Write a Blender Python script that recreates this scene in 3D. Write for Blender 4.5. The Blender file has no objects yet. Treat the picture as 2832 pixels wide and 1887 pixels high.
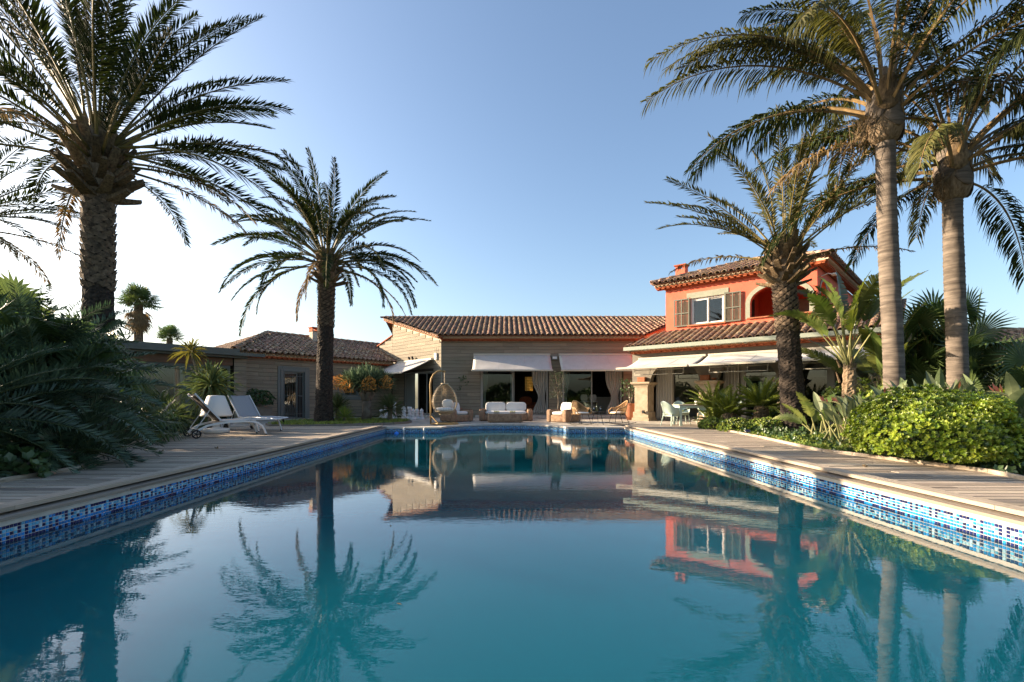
import bpy, bmesh, math, random
from mathutils import Vector, Matrix, noise
random.seed(7)
sc = bpy.context.scene
C = sc.collection
PI = math.pi
R = math.radians
rnd = random.random
def U(a, b): return random.uniform(a, b)

# ------------------------------------------------------------------ camera
cam = bpy.data.cameras.new('camera')
cam.sensor_width = 36.0
cam.lens = 36.0 * 1300 / 2832
cam.shift_x = 20 / 2832
cam.shift_y = 159.5 / 2832
cam.clip_start = 0.05
cam.clip_end = 3000
CAM = bpy.data.objects.new('camera', cam)
CAM.location = (0, 0, 1.0)
CAM.rotation_euler = (R(90), 0, 0)
C.objects.link(CAM)
sc.camera = CAM

# ------------------------------------------------------------------ sky and sun
SUN_AZ, SUN_EL = 283.0, 17.0          # compass degrees from +Y (clockwise), elevation
world = bpy.data.worlds.new('World')
sc.world = world
world.use_nodes = True
wn = world.node_tree.nodes
wl = world.node_tree.links
bg = wn['Background']
sky = wn.new('ShaderNodeTexSky')
sky.sky_type = 'NISHITA'
sky.sun_disc = False
sky.sun_elevation = R(SUN_EL)
sky.sun_rotation = R(SUN_AZ)
sky.altitude = 0
sky.air_density = 1.0
sky.dust_density = 2.3
sky.ozone_density = 3.2
wl.new(sky.outputs[0], bg.inputs[0])
bg.inputs[1].default_value = 0.104
sun = bpy.data.lights.new('sun', 'SUN')
sun.energy = 5.0
sun.angle = R(0.6)
sun.color = (1.0, 0.84, 0.66)
SUN = bpy.data.objects.new('sun', sun)
sdir = Vector((math.sin(R(SUN_AZ)) * math.cos(R(SUN_EL)), math.cos(R(SUN_AZ)) * math.cos(R(SUN_EL)), math.sin(R(SUN_EL))))
SUN.rotation_euler = sdir.to_track_quat('Z', 'Y').to_euler()
SUN.location = sdir * 60
C.objects.link(SUN)
sc.view_settings.view_transform = 'Standard'
sc.view_settings.look = 'None'
sc.view_settings.gamma = 1.0
sc.view_settings.use_curve_mapping = False
sc.view_settings.exposure = 1.66
sc.view_settings.use_white_balance = True
sc.view_settings.white_balance_temperature = 7150
sc.render.engine = 'CYCLES'
sc.cycles.max_bounces = 10
sc.cycles.transparent_max_bounces = 24
sc.cycles.glossy_bounces = 4
sc.cycles.diffuse_bounces = 3
sc.cycles.sample_clamp_indirect = 6
sc.cycles.use_denoising = True
sc.cycles.caustics_reflective = False
sc.cycles.caustics_refractive = False

# ------------------------------------------------------------------ materials
def mat(name, c1, c2=None, scale=5.0, rough=0.7, bump=0.0, bscale=30.0, rv=0.0, hv=0.0, stretch=(1, 1, 1), transl=0.0,
        spec=0.3, metal=0.0, detail=4.0, c3=None, s3=1.0, contrast=(0.35, 0.65), coat=0.0):
    m = bpy.data.materials.new(name)
    m.use_nodes = True
    nt = m.node_tree
    N = nt.nodes
    L = nt.links
    b = N['Principled BSDF']
    b.inputs['Roughness'].default_value = rough
    b.inputs['Specular IOR Level'].default_value = spec
    b.inputs['Metallic'].default_value = metal
    if coat: b.inputs['Coat Weight'].default_value = coat
    tc = N.new('ShaderNodeTexCoord')
    oi = N.new('ShaderNodeObjectInfo')
    at = N.new('ShaderNodeAttribute')
    at.attribute_name = 'rnd'
    ad = N.new('ShaderNodeMath'); ad.operation = 'ADD'
    L.new(oi.outputs['Random'], ad.inputs[0]); L.new(at.outputs['Fac'], ad.inputs[1])
    fr = N.new('ShaderNodeMath'); fr.operation = 'FRACT'
    L.new(ad.outputs[0], fr.inputs[0])
    sc_ = N.new('ShaderNodeVectorMath'); sc_.operation = 'SCALE'
    L.new(ad.outputs[0], sc_.inputs['Scale']); sc_.inputs[0].default_value = (37.0, 53.0, 71.0)
    av = N.new('ShaderNodeVectorMath'); av.operation = 'ADD'
    L.new(tc.outputs['Object'], av.inputs[0]); L.new(sc_.outputs[0], av.inputs[1])
    mp = N.new('ShaderNodeMapping')
    mp.inputs['Scale'].default_value = stretch
    L.new(av.outputs[0], mp.inputs[0])
    vec = mp.outputs[0]
    col = None
    if c2 is not None:
        t = N.new('ShaderNodeTexNoise'); t.inputs['Scale'].default_value = scale; t.inputs['Detail'].default_value = detail
        t.inputs['Roughness'].default_value = 0.62
        L.new(vec, t.inputs['Vector'])
        rp = N.new('ShaderNodeValToRGB')
        rp.color_ramp.elements[0].position = contrast[0]; rp.color_ramp.elements[1].position = contrast[1]
        rp.color_ramp.elements[0].color = (*c1, 1); rp.color_ramp.elements[1].color = (*c2, 1)
        L.new(t.outputs['Fac'], rp.inputs[0])
        col = rp.outputs[0]
        if c3 is not None:
            t3 = N.new('ShaderNodeTexNoise'); t3.inputs['Scale'].default_value = s3; t3.inputs['Detail'].default_value = 5
            L.new(vec, t3.inputs['Vector'])
            r3 = N.new('ShaderNodeValToRGB'); r3.color_ramp.elements[0].position = 0.52; r3.color_ramp.elements[1].position = 0.72
            L.new(t3.outputs['Fac'], r3.inputs[0])
            mx = N.new('ShaderNodeMix'); mx.data_type = 'RGBA'
            L.new(r3.outputs[0], mx.inputs[0]); L.new(col, mx.inputs[6]); mx.inputs[7].default_value = (*c3, 1)
            col = mx.outputs[2]
    else:
        rg = N.new('ShaderNodeRGB'); rg.outputs[0].default_value = (*c1, 1); col = rg.outputs[0]
    if rv or hv:
        hs = N.new('ShaderNodeHueSaturation')
        mr = N.new('ShaderNodeMapRange'); mr.inputs[3].default_value = 1 - rv; mr.inputs[4].default_value = 1 + rv
        L.new(fr.outputs[0], mr.inputs[0]); L.new(mr.outputs[0], hs.inputs['Value'])
        if hv:
            m7 = N.new('ShaderNodeMath'); m7.operation = 'MULTIPLY'; m7.inputs[1].default_value = 7.31
            f7 = N.new('ShaderNodeMath'); f7.operation = 'FRACT'
            L.new(ad.outputs[0], m7.inputs[0]); L.new(m7.outputs[0], f7.inputs[0])
            mh = N.new('ShaderNodeMapRange'); mh.inputs[3].default_value = 0.5 - hv; mh.inputs[4].default_value = 0.5 + hv
            L.new(f7.outputs[0], mh.inputs[0]); L.new(mh.outputs[0], hs.inputs['Hue'])
        L.new(col, hs.inputs['Color']); col = hs.outputs[0]
    L.new(col, b.inputs['Base Color'])
    if bump:
        tb = N.new('ShaderNodeTexNoise'); tb.inputs['Scale'].default_value = bscale; tb.inputs['Detail'].default_value = 5
        L.new(vec, tb.inputs['Vector'])
        bp = N.new('ShaderNodeBump'); bp.inputs['Strength'].default_value = bump; bp.inputs['Distance'].default_value = 0.02
        L.new(tb.outputs['Fac'], bp.inputs['Height']); L.new(bp.outputs[0], b.inputs['Normal'])
    if transl:
        tr = N.new('ShaderNodeBsdfTranslucent')
        hs2 = N.new('ShaderNodeHueSaturation'); hs2.inputs['Saturation'].default_value = 1.15; hs2.inputs['Value'].default_value = 1.5
        L.new(col, hs2.inputs['Color']); L.new(hs2.outputs[0], tr.inputs['Color'])
        ms = N.new('ShaderNodeMixShader'); ms.inputs[0].default_value = transl
        out = N['Material Output']
        L.new(b.outputs[0], ms.inputs[1]); L.new(tr.outputs[0], ms.inputs[2]); L.new(ms.outputs[0], out.inputs['Surface'])
    return m

def weave(name, c1, c2, sx=40.0, sz=26.0):
    m = mat(name, c1, c2, scale=9, rough=0.65, rv=0.06)
    nt = m.node_tree; N = nt.nodes; L = nt.links
    b = N['Principled BSDF']
    tc = N.new('ShaderNodeTexCoord')
    w = N.new('ShaderNodeSeparateXYZ'); L.new(tc.outputs['Object'], w.inputs[0])
    def sn(a, b_, k):
        s = N.new('ShaderNodeMath'); s.operation = 'ADD'; L.new(a, s.inputs[0])
        if b_ is not None: L.new(b_, s.inputs[1])
        else: s.inputs[1].default_value = 0
        q = N.new('ShaderNodeMath'); q.operation = 'MULTIPLY'; L.new(s.outputs[0], q.inputs[0]); q.inputs[1].default_value = k
        r = N.new('ShaderNodeMath'); r.operation = 'SINE'; L.new(q.outputs[0], r.inputs[0]); return r.outputs[0]
    a = sn(w.outputs[0], w.outputs[1], sx * 2); c = sn(w.outputs[2], None, sz * 6)
    mu = N.new('ShaderNodeMath'); mu.operation = 'MULTIPLY'; L.new(a, mu.inputs[0]); L.new(c, mu.inputs[1])
    bp = N.new('ShaderNodeBump'); bp.inputs['Strength'].default_value = 0.9; bp.inputs['Distance'].default_value = 0.012
    L.new(mu.outputs[0], bp.inputs['Height']); L.new(bp.outputs[0], b.inputs['Normal'])
    mr = N.new('ShaderNodeMapRange'); mr.inputs[1].default_value = -1; mr.inputs[2].default_value = 1
    mr.inputs[3].default_value = 0.62; mr.inputs[4].default_value = 1.15
    L.new(mu.outputs[0], mr.inputs[0])
    hs = N.new('ShaderNodeHueSaturation')
    src = b.inputs['Base Color'].links[0].from_socket
    L.new(src, hs.inputs['Color']); L.new(mr.outputs[0], hs.inputs['Value']); L.new(hs.outputs[0], b.inputs['Base Color'])
    return m

def glass(name, tint=(0.8, 0.86, 0.85), f=1.0, ior=1.5):
    m = bpy.data.materials.new(name); m.use_nodes = True
    N = m.node_tree.nodes; L = m.node_tree.links
    N.remove(N['Principled BSDF'])
    t = N.new('ShaderNodeBsdfTransparent'); t.inputs[0].default_value = (*tint, 1)
    g = N.new('ShaderNodeBsdfGlossy'); g.inputs['Roughness'].default_value = 0.0; g.inputs['Color'].default_value = (f, f, f, 1)
    fr = N.new('ShaderNodeFresnel'); fr.inputs[0].default_value = ior
    ms = N.new('ShaderNodeMixShader')
    L.new(fr.outputs[0], ms.inputs[0]); L.new(t.outputs[0], ms.inputs[1]); L.new(g.outputs[0], ms.inputs[2])
    L.new(ms.outputs[0], N['Material Output'].inputs['Surface'])
    return m

def water_mat():
    m = bpy.data.materials.new('pool_water'); m.use_nodes = True
    N = m.node_tree.nodes; L = m.node_tree.links
    N.remove(N['Principled BSDF'])
    tc = N.new('ShaderNodeTexCoord')
    mp = N.new('ShaderNodeMapping'); mp.inputs['Scale'].default_value = (1.0, 2.4, 1.0); mp.inputs['Rotation'].default_value = (0, 0, R(12))
    L.new(tc.outputs['Object'], mp.inputs[0])
    n1 = N.new('ShaderNodeTexNoise'); n1.inputs['Scale'].default_value = 1.8; n1.inputs['Detail'].default_value = 2.0
    n2 = N.new('ShaderNodeTexNoise'); n2.inputs['Scale'].default_value = 9.0; n2.inputs['Detail'].default_value = 2.0
    n3 = N.new('ShaderNodeTexNoise'); n3.inputs['Scale'].default_value = 0.35; n3.inputs['Detail'].default_value = 1.0
    for n in (n1, n2, n3): L.new(mp.outputs[0], n.inputs['Vector'])
    b1 = N.new('ShaderNodeBump'); b1.inputs['Strength'].default_value = 1.0; b1.inputs['Distance'].default_value = 0.0007
    b2 = N.new('ShaderNodeBump'); b2.inputs['Strength'].default_value = 1.0; b2.inputs['Distance'].default_value = 0.0007
    L.new(n1.outputs['Fac'], b1.inputs['Height'])
    mu = N.new('ShaderNodeMath'); mu.operation = 'MULTIPLY'; L.new(n2.outputs['Fac'], mu.inputs[0]); L.new(n3.outputs['Fac'], mu.inputs[1])
    L.new(mu.outputs[0], b2.inputs['Height']); L.new(b1.outputs[0], b2.inputs['Normal'])
    # slightly milky pool water: light that enters is scattered about and comes out teal
    t = N.new('ShaderNodeBsdfPrincipled')
    t.subsurface_method = 'BURLEY'
    t.inputs['Base Color'].default_value = (0.001, 0.082, 0.118, 1)
    t.inputs['Roughness'].default_value = 1.0
    t.inputs['Specular IOR Level'].default_value = 0.0
    t.inputs['Subsurface Weight'].default_value = 1.0
    t.inputs['Subsurface Radius'].default_value = (0.4, 1.0, 1.0)
    t.inputs['Subsurface Scale'].default_value = 3.0
    g = N.new('ShaderNodeBsdfGlossy'); g.inputs['Roughness'].default_value = 0.0
    L.new(b2.outputs[0], g.inputs['Normal'])
    fr = N.new('ShaderNodeFresnel'); fr.inputs[0].default_value = 1.33
    L.new(b2.outputs[0], fr.inputs['Normal'])
    ms = N.new('ShaderNodeMixShader')
    k2 = N.new('ShaderNodeMath'); k2.operation = 'MULTIPLY'; k2.use_clamp = True; k2.inputs[1].default_value = 1.7; L.new(fr.outputs[0], k2.inputs[0])
    mn = N.new('ShaderNodeMath'); mn.operation = 'MINIMUM'; mn.inputs[1].default_value = 0.74; L.new(k2.outputs[0], mn.inputs[0])
    L.new(mn.outputs[0], ms.inputs[0]); L.new(t.outputs[0], ms.inputs[1]); L.new(g.outputs[0], ms.inputs[2])
    L.new(ms.outputs[0], N['Material Output'].inputs['Surface'])
    return m

def emis(name, c, s):
    m = bpy.data.materials.new(name); m.use_nodes = True
    b = m.node_tree.nodes['Principled BSDF']
    b.inputs['Base Color'].default_value = (*c, 1); b.inputs['Emission Color'].default_value = (*c, 1); b.inputs['Emission Strength'].default_value = s
    return m

MT = dict(
    soil=mat('soil', (0.07, 0.05, 0.03), (0.10, 0.11, 0.04), scale=3, rough=0.95, bump=0.6, bscale=25),
    deck=mat('deck_wood', (0.28, 0.225, 0.17), (0.54, 0.45, 0.35), scale=5, rough=0.8, bump=0.35, bscale=60, rv=0.38, hv=0.008, stretch=(0.5, 8, 8), c3=(0.11, 0.085, 0.07), s3=3),
    coping=mat('coping_wood', (0.33, 0.26, 0.19), (0.50, 0.42, 0.33), scale=4, rough=0.75, bump=0.3, bscale=50, rv=0.12, stretch=(8, 0.5, 8), c3=(0.24, 0.17, 0.11), s3=1.5),
    coping2=mat('coping_wood_grey', (0.22, 0.18, 0.14), (0.36, 0.30, 0.24), scale=4, rough=0.8, bump=0.3, bscale=50, rv=0.12, stretch=(8, 0.5, 8), c3=(0.16, 0.12, 0.09), s3=1.5),
    stone=mat('coping_stone', (0.46, 0.42, 0.36), (0.58, 0.54, 0.47), scale=6, rough=0.85, bump=0.2, bscale=60, rv=0.1),
    paver=mat('terrace_stone', (0.34, 0.30, 0.25), (0.50, 0.45, 0.38), scale=4, rough=0.85, bump=0.2, bscale=40, rv=0.12, hv=0.006, c3=(0.2, 0.17, 0.13), s3=1.2),
    joint=mat('joint', (0.05, 0.042, 0.035), rough=0.95),
    grout=mat('grout', (0.50, 0.49, 0.46), (0.58, 0.57, 0.54), scale=10, rough=0.9),
    m_navy=mat('glass_mosaic_navy', (0.008, 0.014, 0.075), rough=0.3, spec=0.25, rv=0.4),
    m_blue=mat('glass_mosaic_blue', (0.01, 0.20, 0.50), rough=0.2, spec=0.35, rv=0.35),
    m_aqua=mat('glass_mosaic_aqua', (0.09, 0.38, 0.57), rough=0.2, spec=0.35, rv=0.25),
    m_pale=mat('glass_mosaic_pale', (0.34, 0.58, 0.68), rough=0.18, spec=0.6, rv=0.2),
    basin=mat('basin_floor', (0.05, 0.76, 0.80), (0.055, 0.80, 0.84), scale=1.5, rough=0.9),
    basinw=mat('basin_wall', (0.04, 0.36, 0.39), (0.045, 0.40, 0.43), scale=1.5, rough=0.9),
    water=water_mat(),
    plank=mat('cladding_plank', (0.185, 0.155, 0.112), (0.315, 0.265, 0.197), scale=3, rough=0.8, bump=0.25, bscale=50, rv=0.13, hv=0.006, stretch=(0.6, 6, 6)),
    backing=mat('wall_backing', (0.06, 0.05, 0.04), rough=0.9),
    plaster=mat('cream_plaster', (0.42, 0.37, 0.30), (0.52, 0.47, 0.38), scale=14, rough=0.95, bump=0.5, bscale=40),
    tile=mat('clay_tile', (0.17, 0.10, 0.065), (0.33, 0.205, 0.13), scale=6, rough=0.85, bump=0.35, bscale=50, rv=0.3, hv=0.018, c3=(0.36, 0.30, 0.22), s3=5),
    tilebed=mat('tile_channel', (0.10, 0.065, 0.045), (0.17, 0.11, 0.07), scale=9, rough=0.9),
    brick=mat('brick_clay', (0.30, 0.075, 0.035), (0.40, 0.12, 0.05), scale=12, rough=0.9, bump=0.3, rv=0.2),
    genoise=mat('genoise_clay', (0.55, 0.41, 0.27), (0.64, 0.50, 0.35), scale=12, rough=0.9, rv=0.12),
    red=mat('red_stucco', (0.66, 0.135, 0.082), (0.72, 0.165, 0.10), scale=2.2, rough=0.92, bump=0.25, bscale=45, c3=(0.50, 0.13, 0.085), s3=0.9),
    trim=mat('greygreen_trim', (0.25, 0.26, 0.20), (0.30, 0.305, 0.24), scale=6, rough=0.8),
    shutter=mat('greygreen_paint', (0.13, 0.135, 0.105), rough=0.6),
    fascia=mat('fascia_metal', (0.10, 0.115, 0.105), (0.125, 0.14, 0.125), scale=2, rough=0.55),
    gutter=mat('gutter_metal', (0.25, 0.28, 0.23), (0.29, 0.315, 0.26), scale=2, rough=0.5),
    frame=mat('door_frame_paint', (0.15, 0.165, 0.155), rough=0.55),
    alu=mat('window_aluminium', (0.34, 0.33, 0.30), rough=0.5),
    whitef=mat('white_frame', (0.72, 0.71, 0.68), rough=0.5),
    glass=glass('window_glass'),
    clear=glass('clear_glass', (0.93, 0.95, 0.94)),
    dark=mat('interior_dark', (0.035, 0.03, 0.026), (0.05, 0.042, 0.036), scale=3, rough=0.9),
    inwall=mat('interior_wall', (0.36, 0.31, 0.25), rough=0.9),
    floorin=mat('interior_floor', (0.12, 0.10, 0.08), rough=0.5),
    canvas=mat('awning_canvas', (0.58, 0.56, 0.53), (0.64, 0.62, 0.59), scale=3, rough=0.9, transl=0.2),
    abar=mat('awning_metal', (0.50, 0.46, 0.38), rough=0.5),
    curtain=mat('curtain_cloth', (0.56, 0.53, 0.48), rough=0.95, transl=0.25),
    curtaing=mat('grey_curtain_cloth', (0.22, 0.22, 0.19), rough=0.95),
    pillar=mat('pillar_stone', (0.33, 0.26, 0.18), (0.45, 0.36, 0.26), scale=5, rough=0.9, bump=0.4, bscale=30, c3=(0.28, 0.2, 0.13), s3=3),
    terra=mat('terracotta', (0.30, 0.11, 0.055), (0.38, 0.15, 0.08), scale=5, rough=0.85),
    rocktrunk=mat('palm_bark_dark', (0.012, 0.009, 0.007), (0.06, 0.044, 0.033), scale=14, rough=0.95, bump=0.9, bscale=45, stretch=(1, 1, 1.6)),
    rockstub=mat('palm_leaf_base', (0.07, 0.046, 0.026), (0.21, 0.145, 0.08), scale=8, rough=0.9, bump=0.5, bscale=30, rv=0.3, stretch=(3, 3, 1)),
    rock2=mat('palm_bark_scale', (0.05, 0.036, 0.026), (0.19, 0.135, 0.09), scale=9, rough=0.95, bump=0.8, bscale=40),
    ring=mat('palm_bark_ringed', (0.085, 0.068, 0.055), (0.195, 0.158, 0.128), scale=3.2, rough=0.9, bump=0.35, bscale=30, stretch=(0.6, 0.6, 5.0), c3=(0.055, 0.043, 0.036), s3=1.8),
    fibre=mat('palm_fibre', (0.13, 0.085, 0.05), (0.30, 0.225, 0.15), scale=7, rough=0.95, bump=0.7, bscale=40, stretch=(3, 3, 0.6)),
    palm=mat('palm_leaf', (0.018, 0.027, 0.010), (0.042, 0.055, 0.016), scale=1.5, rough=0.7, rv=0.35, hv=0.025, transl=0.18, spec=0.12),
    palmdry=mat('palm_leaf_dry', (0.15, 0.10, 0.05), (0.26, 0.18, 0.09), scale=2, rough=0.7, rv=0.2, transl=0.25),
    palmy=mat('palm_leaf_olive', (0.05, 0.056, 0.016), (0.105, 0.10, 0.030), scale=1.2, rough=0.6, rv=0.3, hv=0.02, transl=0.30, spec=0.25),
    rachis=mat('palm_rachis', (0.12, 0.095, 0.03), (0.22, 0.17, 0.06), scale=4, rough=0.55, rv=0.2),
    rachisq=mat('palm_petiole', (0.13, 0.085, 0.035), (0.26, 0.17, 0.08), scale=4, rough=0.6, rv=0.2),
    cyc=mat('cycad_leaf', (0.032, 0.060, 0.034), (0.085, 0.13, 0.07), scale=2.0, rough=0.35, rv=0.35, hv=0.02, transl=0.15, spec=0.55),
    cyc2=mat('sago_leaf', (0.085, 0.12, 0.018), (0.19, 0.22, 0.035), scale=2.0, rough=0.35, rv=0.3, hv=0.015, transl=0.22, spec=0.5),
    cycr=mat('cycad_rachis', (0.07, 0.09, 0.03), rough=0.5),
    fan=mat('fan_leaf', (0.045, 0.08, 0.028), (0.10, 0.14, 0.045), scale=2.5, rough=0.4, rv=0.3, hv=0.02, transl=0.3, spec=0.5),
    yucca=mat('yucca_leaf', (0.06, 0.095, 0.035), (0.14, 0.165, 0.06), scale=2.5, rough=0.4, rv=0.3, hv=0.015, transl=0.2, spec=0.5),
    yuccay=mat('yucca_leaf_yellow', (0.12, 0.12, 0.03), (0.20, 0.17, 0.05), scale=2.5, rough=0.5, rv=0.2, transl=0.25),
    dragon=mat('dragon_leaf', (0.06, 0.10, 0.055), (0.13, 0.18, 0.10), scale=3, rough=0.4, rv=0.3, transl=0.15, spec=0.5),
    dflower=mat('orange_flower', (0.62, 0.25, 0.04), (0.75, 0.42, 0.12), scale=5, rough=0.8, rv=0.3),
    bark=mat('grey_bark', (0.13, 0.105, 0.08), (0.27, 0.225, 0.175), scale=6, rough=0.9, bump=0.5, bscale=25, c3=(0.08, 0.06, 0.045), s3=3),
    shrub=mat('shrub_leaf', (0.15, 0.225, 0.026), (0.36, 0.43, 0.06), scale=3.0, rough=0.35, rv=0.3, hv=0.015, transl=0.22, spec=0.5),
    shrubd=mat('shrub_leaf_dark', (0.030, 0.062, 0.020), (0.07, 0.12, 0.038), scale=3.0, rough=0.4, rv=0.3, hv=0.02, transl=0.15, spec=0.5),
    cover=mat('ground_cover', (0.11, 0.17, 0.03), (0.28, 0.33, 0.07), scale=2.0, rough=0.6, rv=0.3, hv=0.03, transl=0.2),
    strel=mat('strelitzia_leaf', (0.075, 0.105, 0.045), (0.16, 0.19, 0.09), scale=3, rough=0.45, rv=0.3, hv=0.015, transl=0.18, spec=0.5),
    strelt=mat('strelitzia_tall_leaf', (0.060, 0.095, 0.022), (0.14, 0.165, 0.04), scale=3, rough=0.4, rv=0.25, hv=0.02, transl=0.3, spec=0.5),
    stem=mat('strelitzia_stem', (0.16, 0.17, 0.06), (0.25, 0.23, 0.10), scale=4, rough=0.6, rv=0.2),
    bloom=mat('strelitzia_bloom', (0.50, 0.16, 0.06), (0.38, 0.12, 0.09), scale=6, rough=0.6),
    white=mat('white_plastic', (0.70, 0.70, 0.69), rough=0.45),
    lampw=mat('white_lamp_plastic', (0.66, 0.64, 0.60), rough=0.55),
    wmetal=mat('white_metal', (0.66, 0.66, 0.65), rough=0.4),
    sling=mat('grey_sling', (0.30, 0.31, 0.33), (0.36, 0.37, 0.39), scale=120, rough=0.8, transl=0.12),
    slingd=mat('brown_sling', (0.05, 0.036, 0.028), (0.065, 0.05, 0.04), scale=120, rough=0.8, transl=0.0),
    black=mat('black_metal', (0.018, 0.018, 0.018), rough=0.45),
    rubber=mat('black_rubber', (0.015, 0.015, 0.016), rough=0.8),
    wicker=weave('wicker', (0.33, 0.19, 0.115), (0.54, 0.35, 0.22)),
    wickertop=mat('dark_wood', (0.10, 0.055, 0.03), (0.15, 0.08, 0.045), scale=4, rough=0.5, stretch=(1, 6, 6)),
    rattan=mat('rattan_cane', (0.36, 0.20, 0.085), (0.50, 0.31, 0.15), scale=8, rough=0.55, rv=0.15),
    rattan2=mat('rattan_pale', (0.42, 0.31, 0.19), (0.58, 0.46, 0.31), scale=8, rough=0.6, rv=0.15),
    gold=mat('bronze_tube', (0.30, 0.19, 0.075), (0.36, 0.235, 0.10), scale=6, rough=0.5, metal=0.2),
    cushion=mat('white_cushion', (0.66, 0.64, 0.60), (0.72, 0.70, 0.66), scale=4, rough=0.95, bump=0.15, bscale=60),
    mint=mat('pale_green_plastic', (0.50, 0.60, 0.50), rough=0.4),
    tabletop=mat('table_wood', (0.42, 0.34, 0.25), (0.5, 0.42, 0.33), scale=5, rough=0.6, stretch=(1, 6, 6)),
    greenbottle=mat('bottle_glass', (0.02, 0.03, 0.012), rough=0.1, spec=0.6),
    chessw=mat('chess_white', (0.68, 0.68, 0.68), rough=0.5),
    planterg=mat('planter_taupe', (0.17, 0.15, 0.12), (0.21, 0.185, 0.15), scale=5, rough=0.8),
    grey=mat('grey_plastic', (0.22, 0.22, 0.21), rough=0.5),
    litw=mat('amber_glass', (0.55, 0.36, 0.16), (0.72, 0.58, 0.34), scale=9, rough=0.3, transl=0.6),
    blueglow=mat('blue_float', (0.02, 0.25, 0.85), rough=0.4),
)

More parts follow.
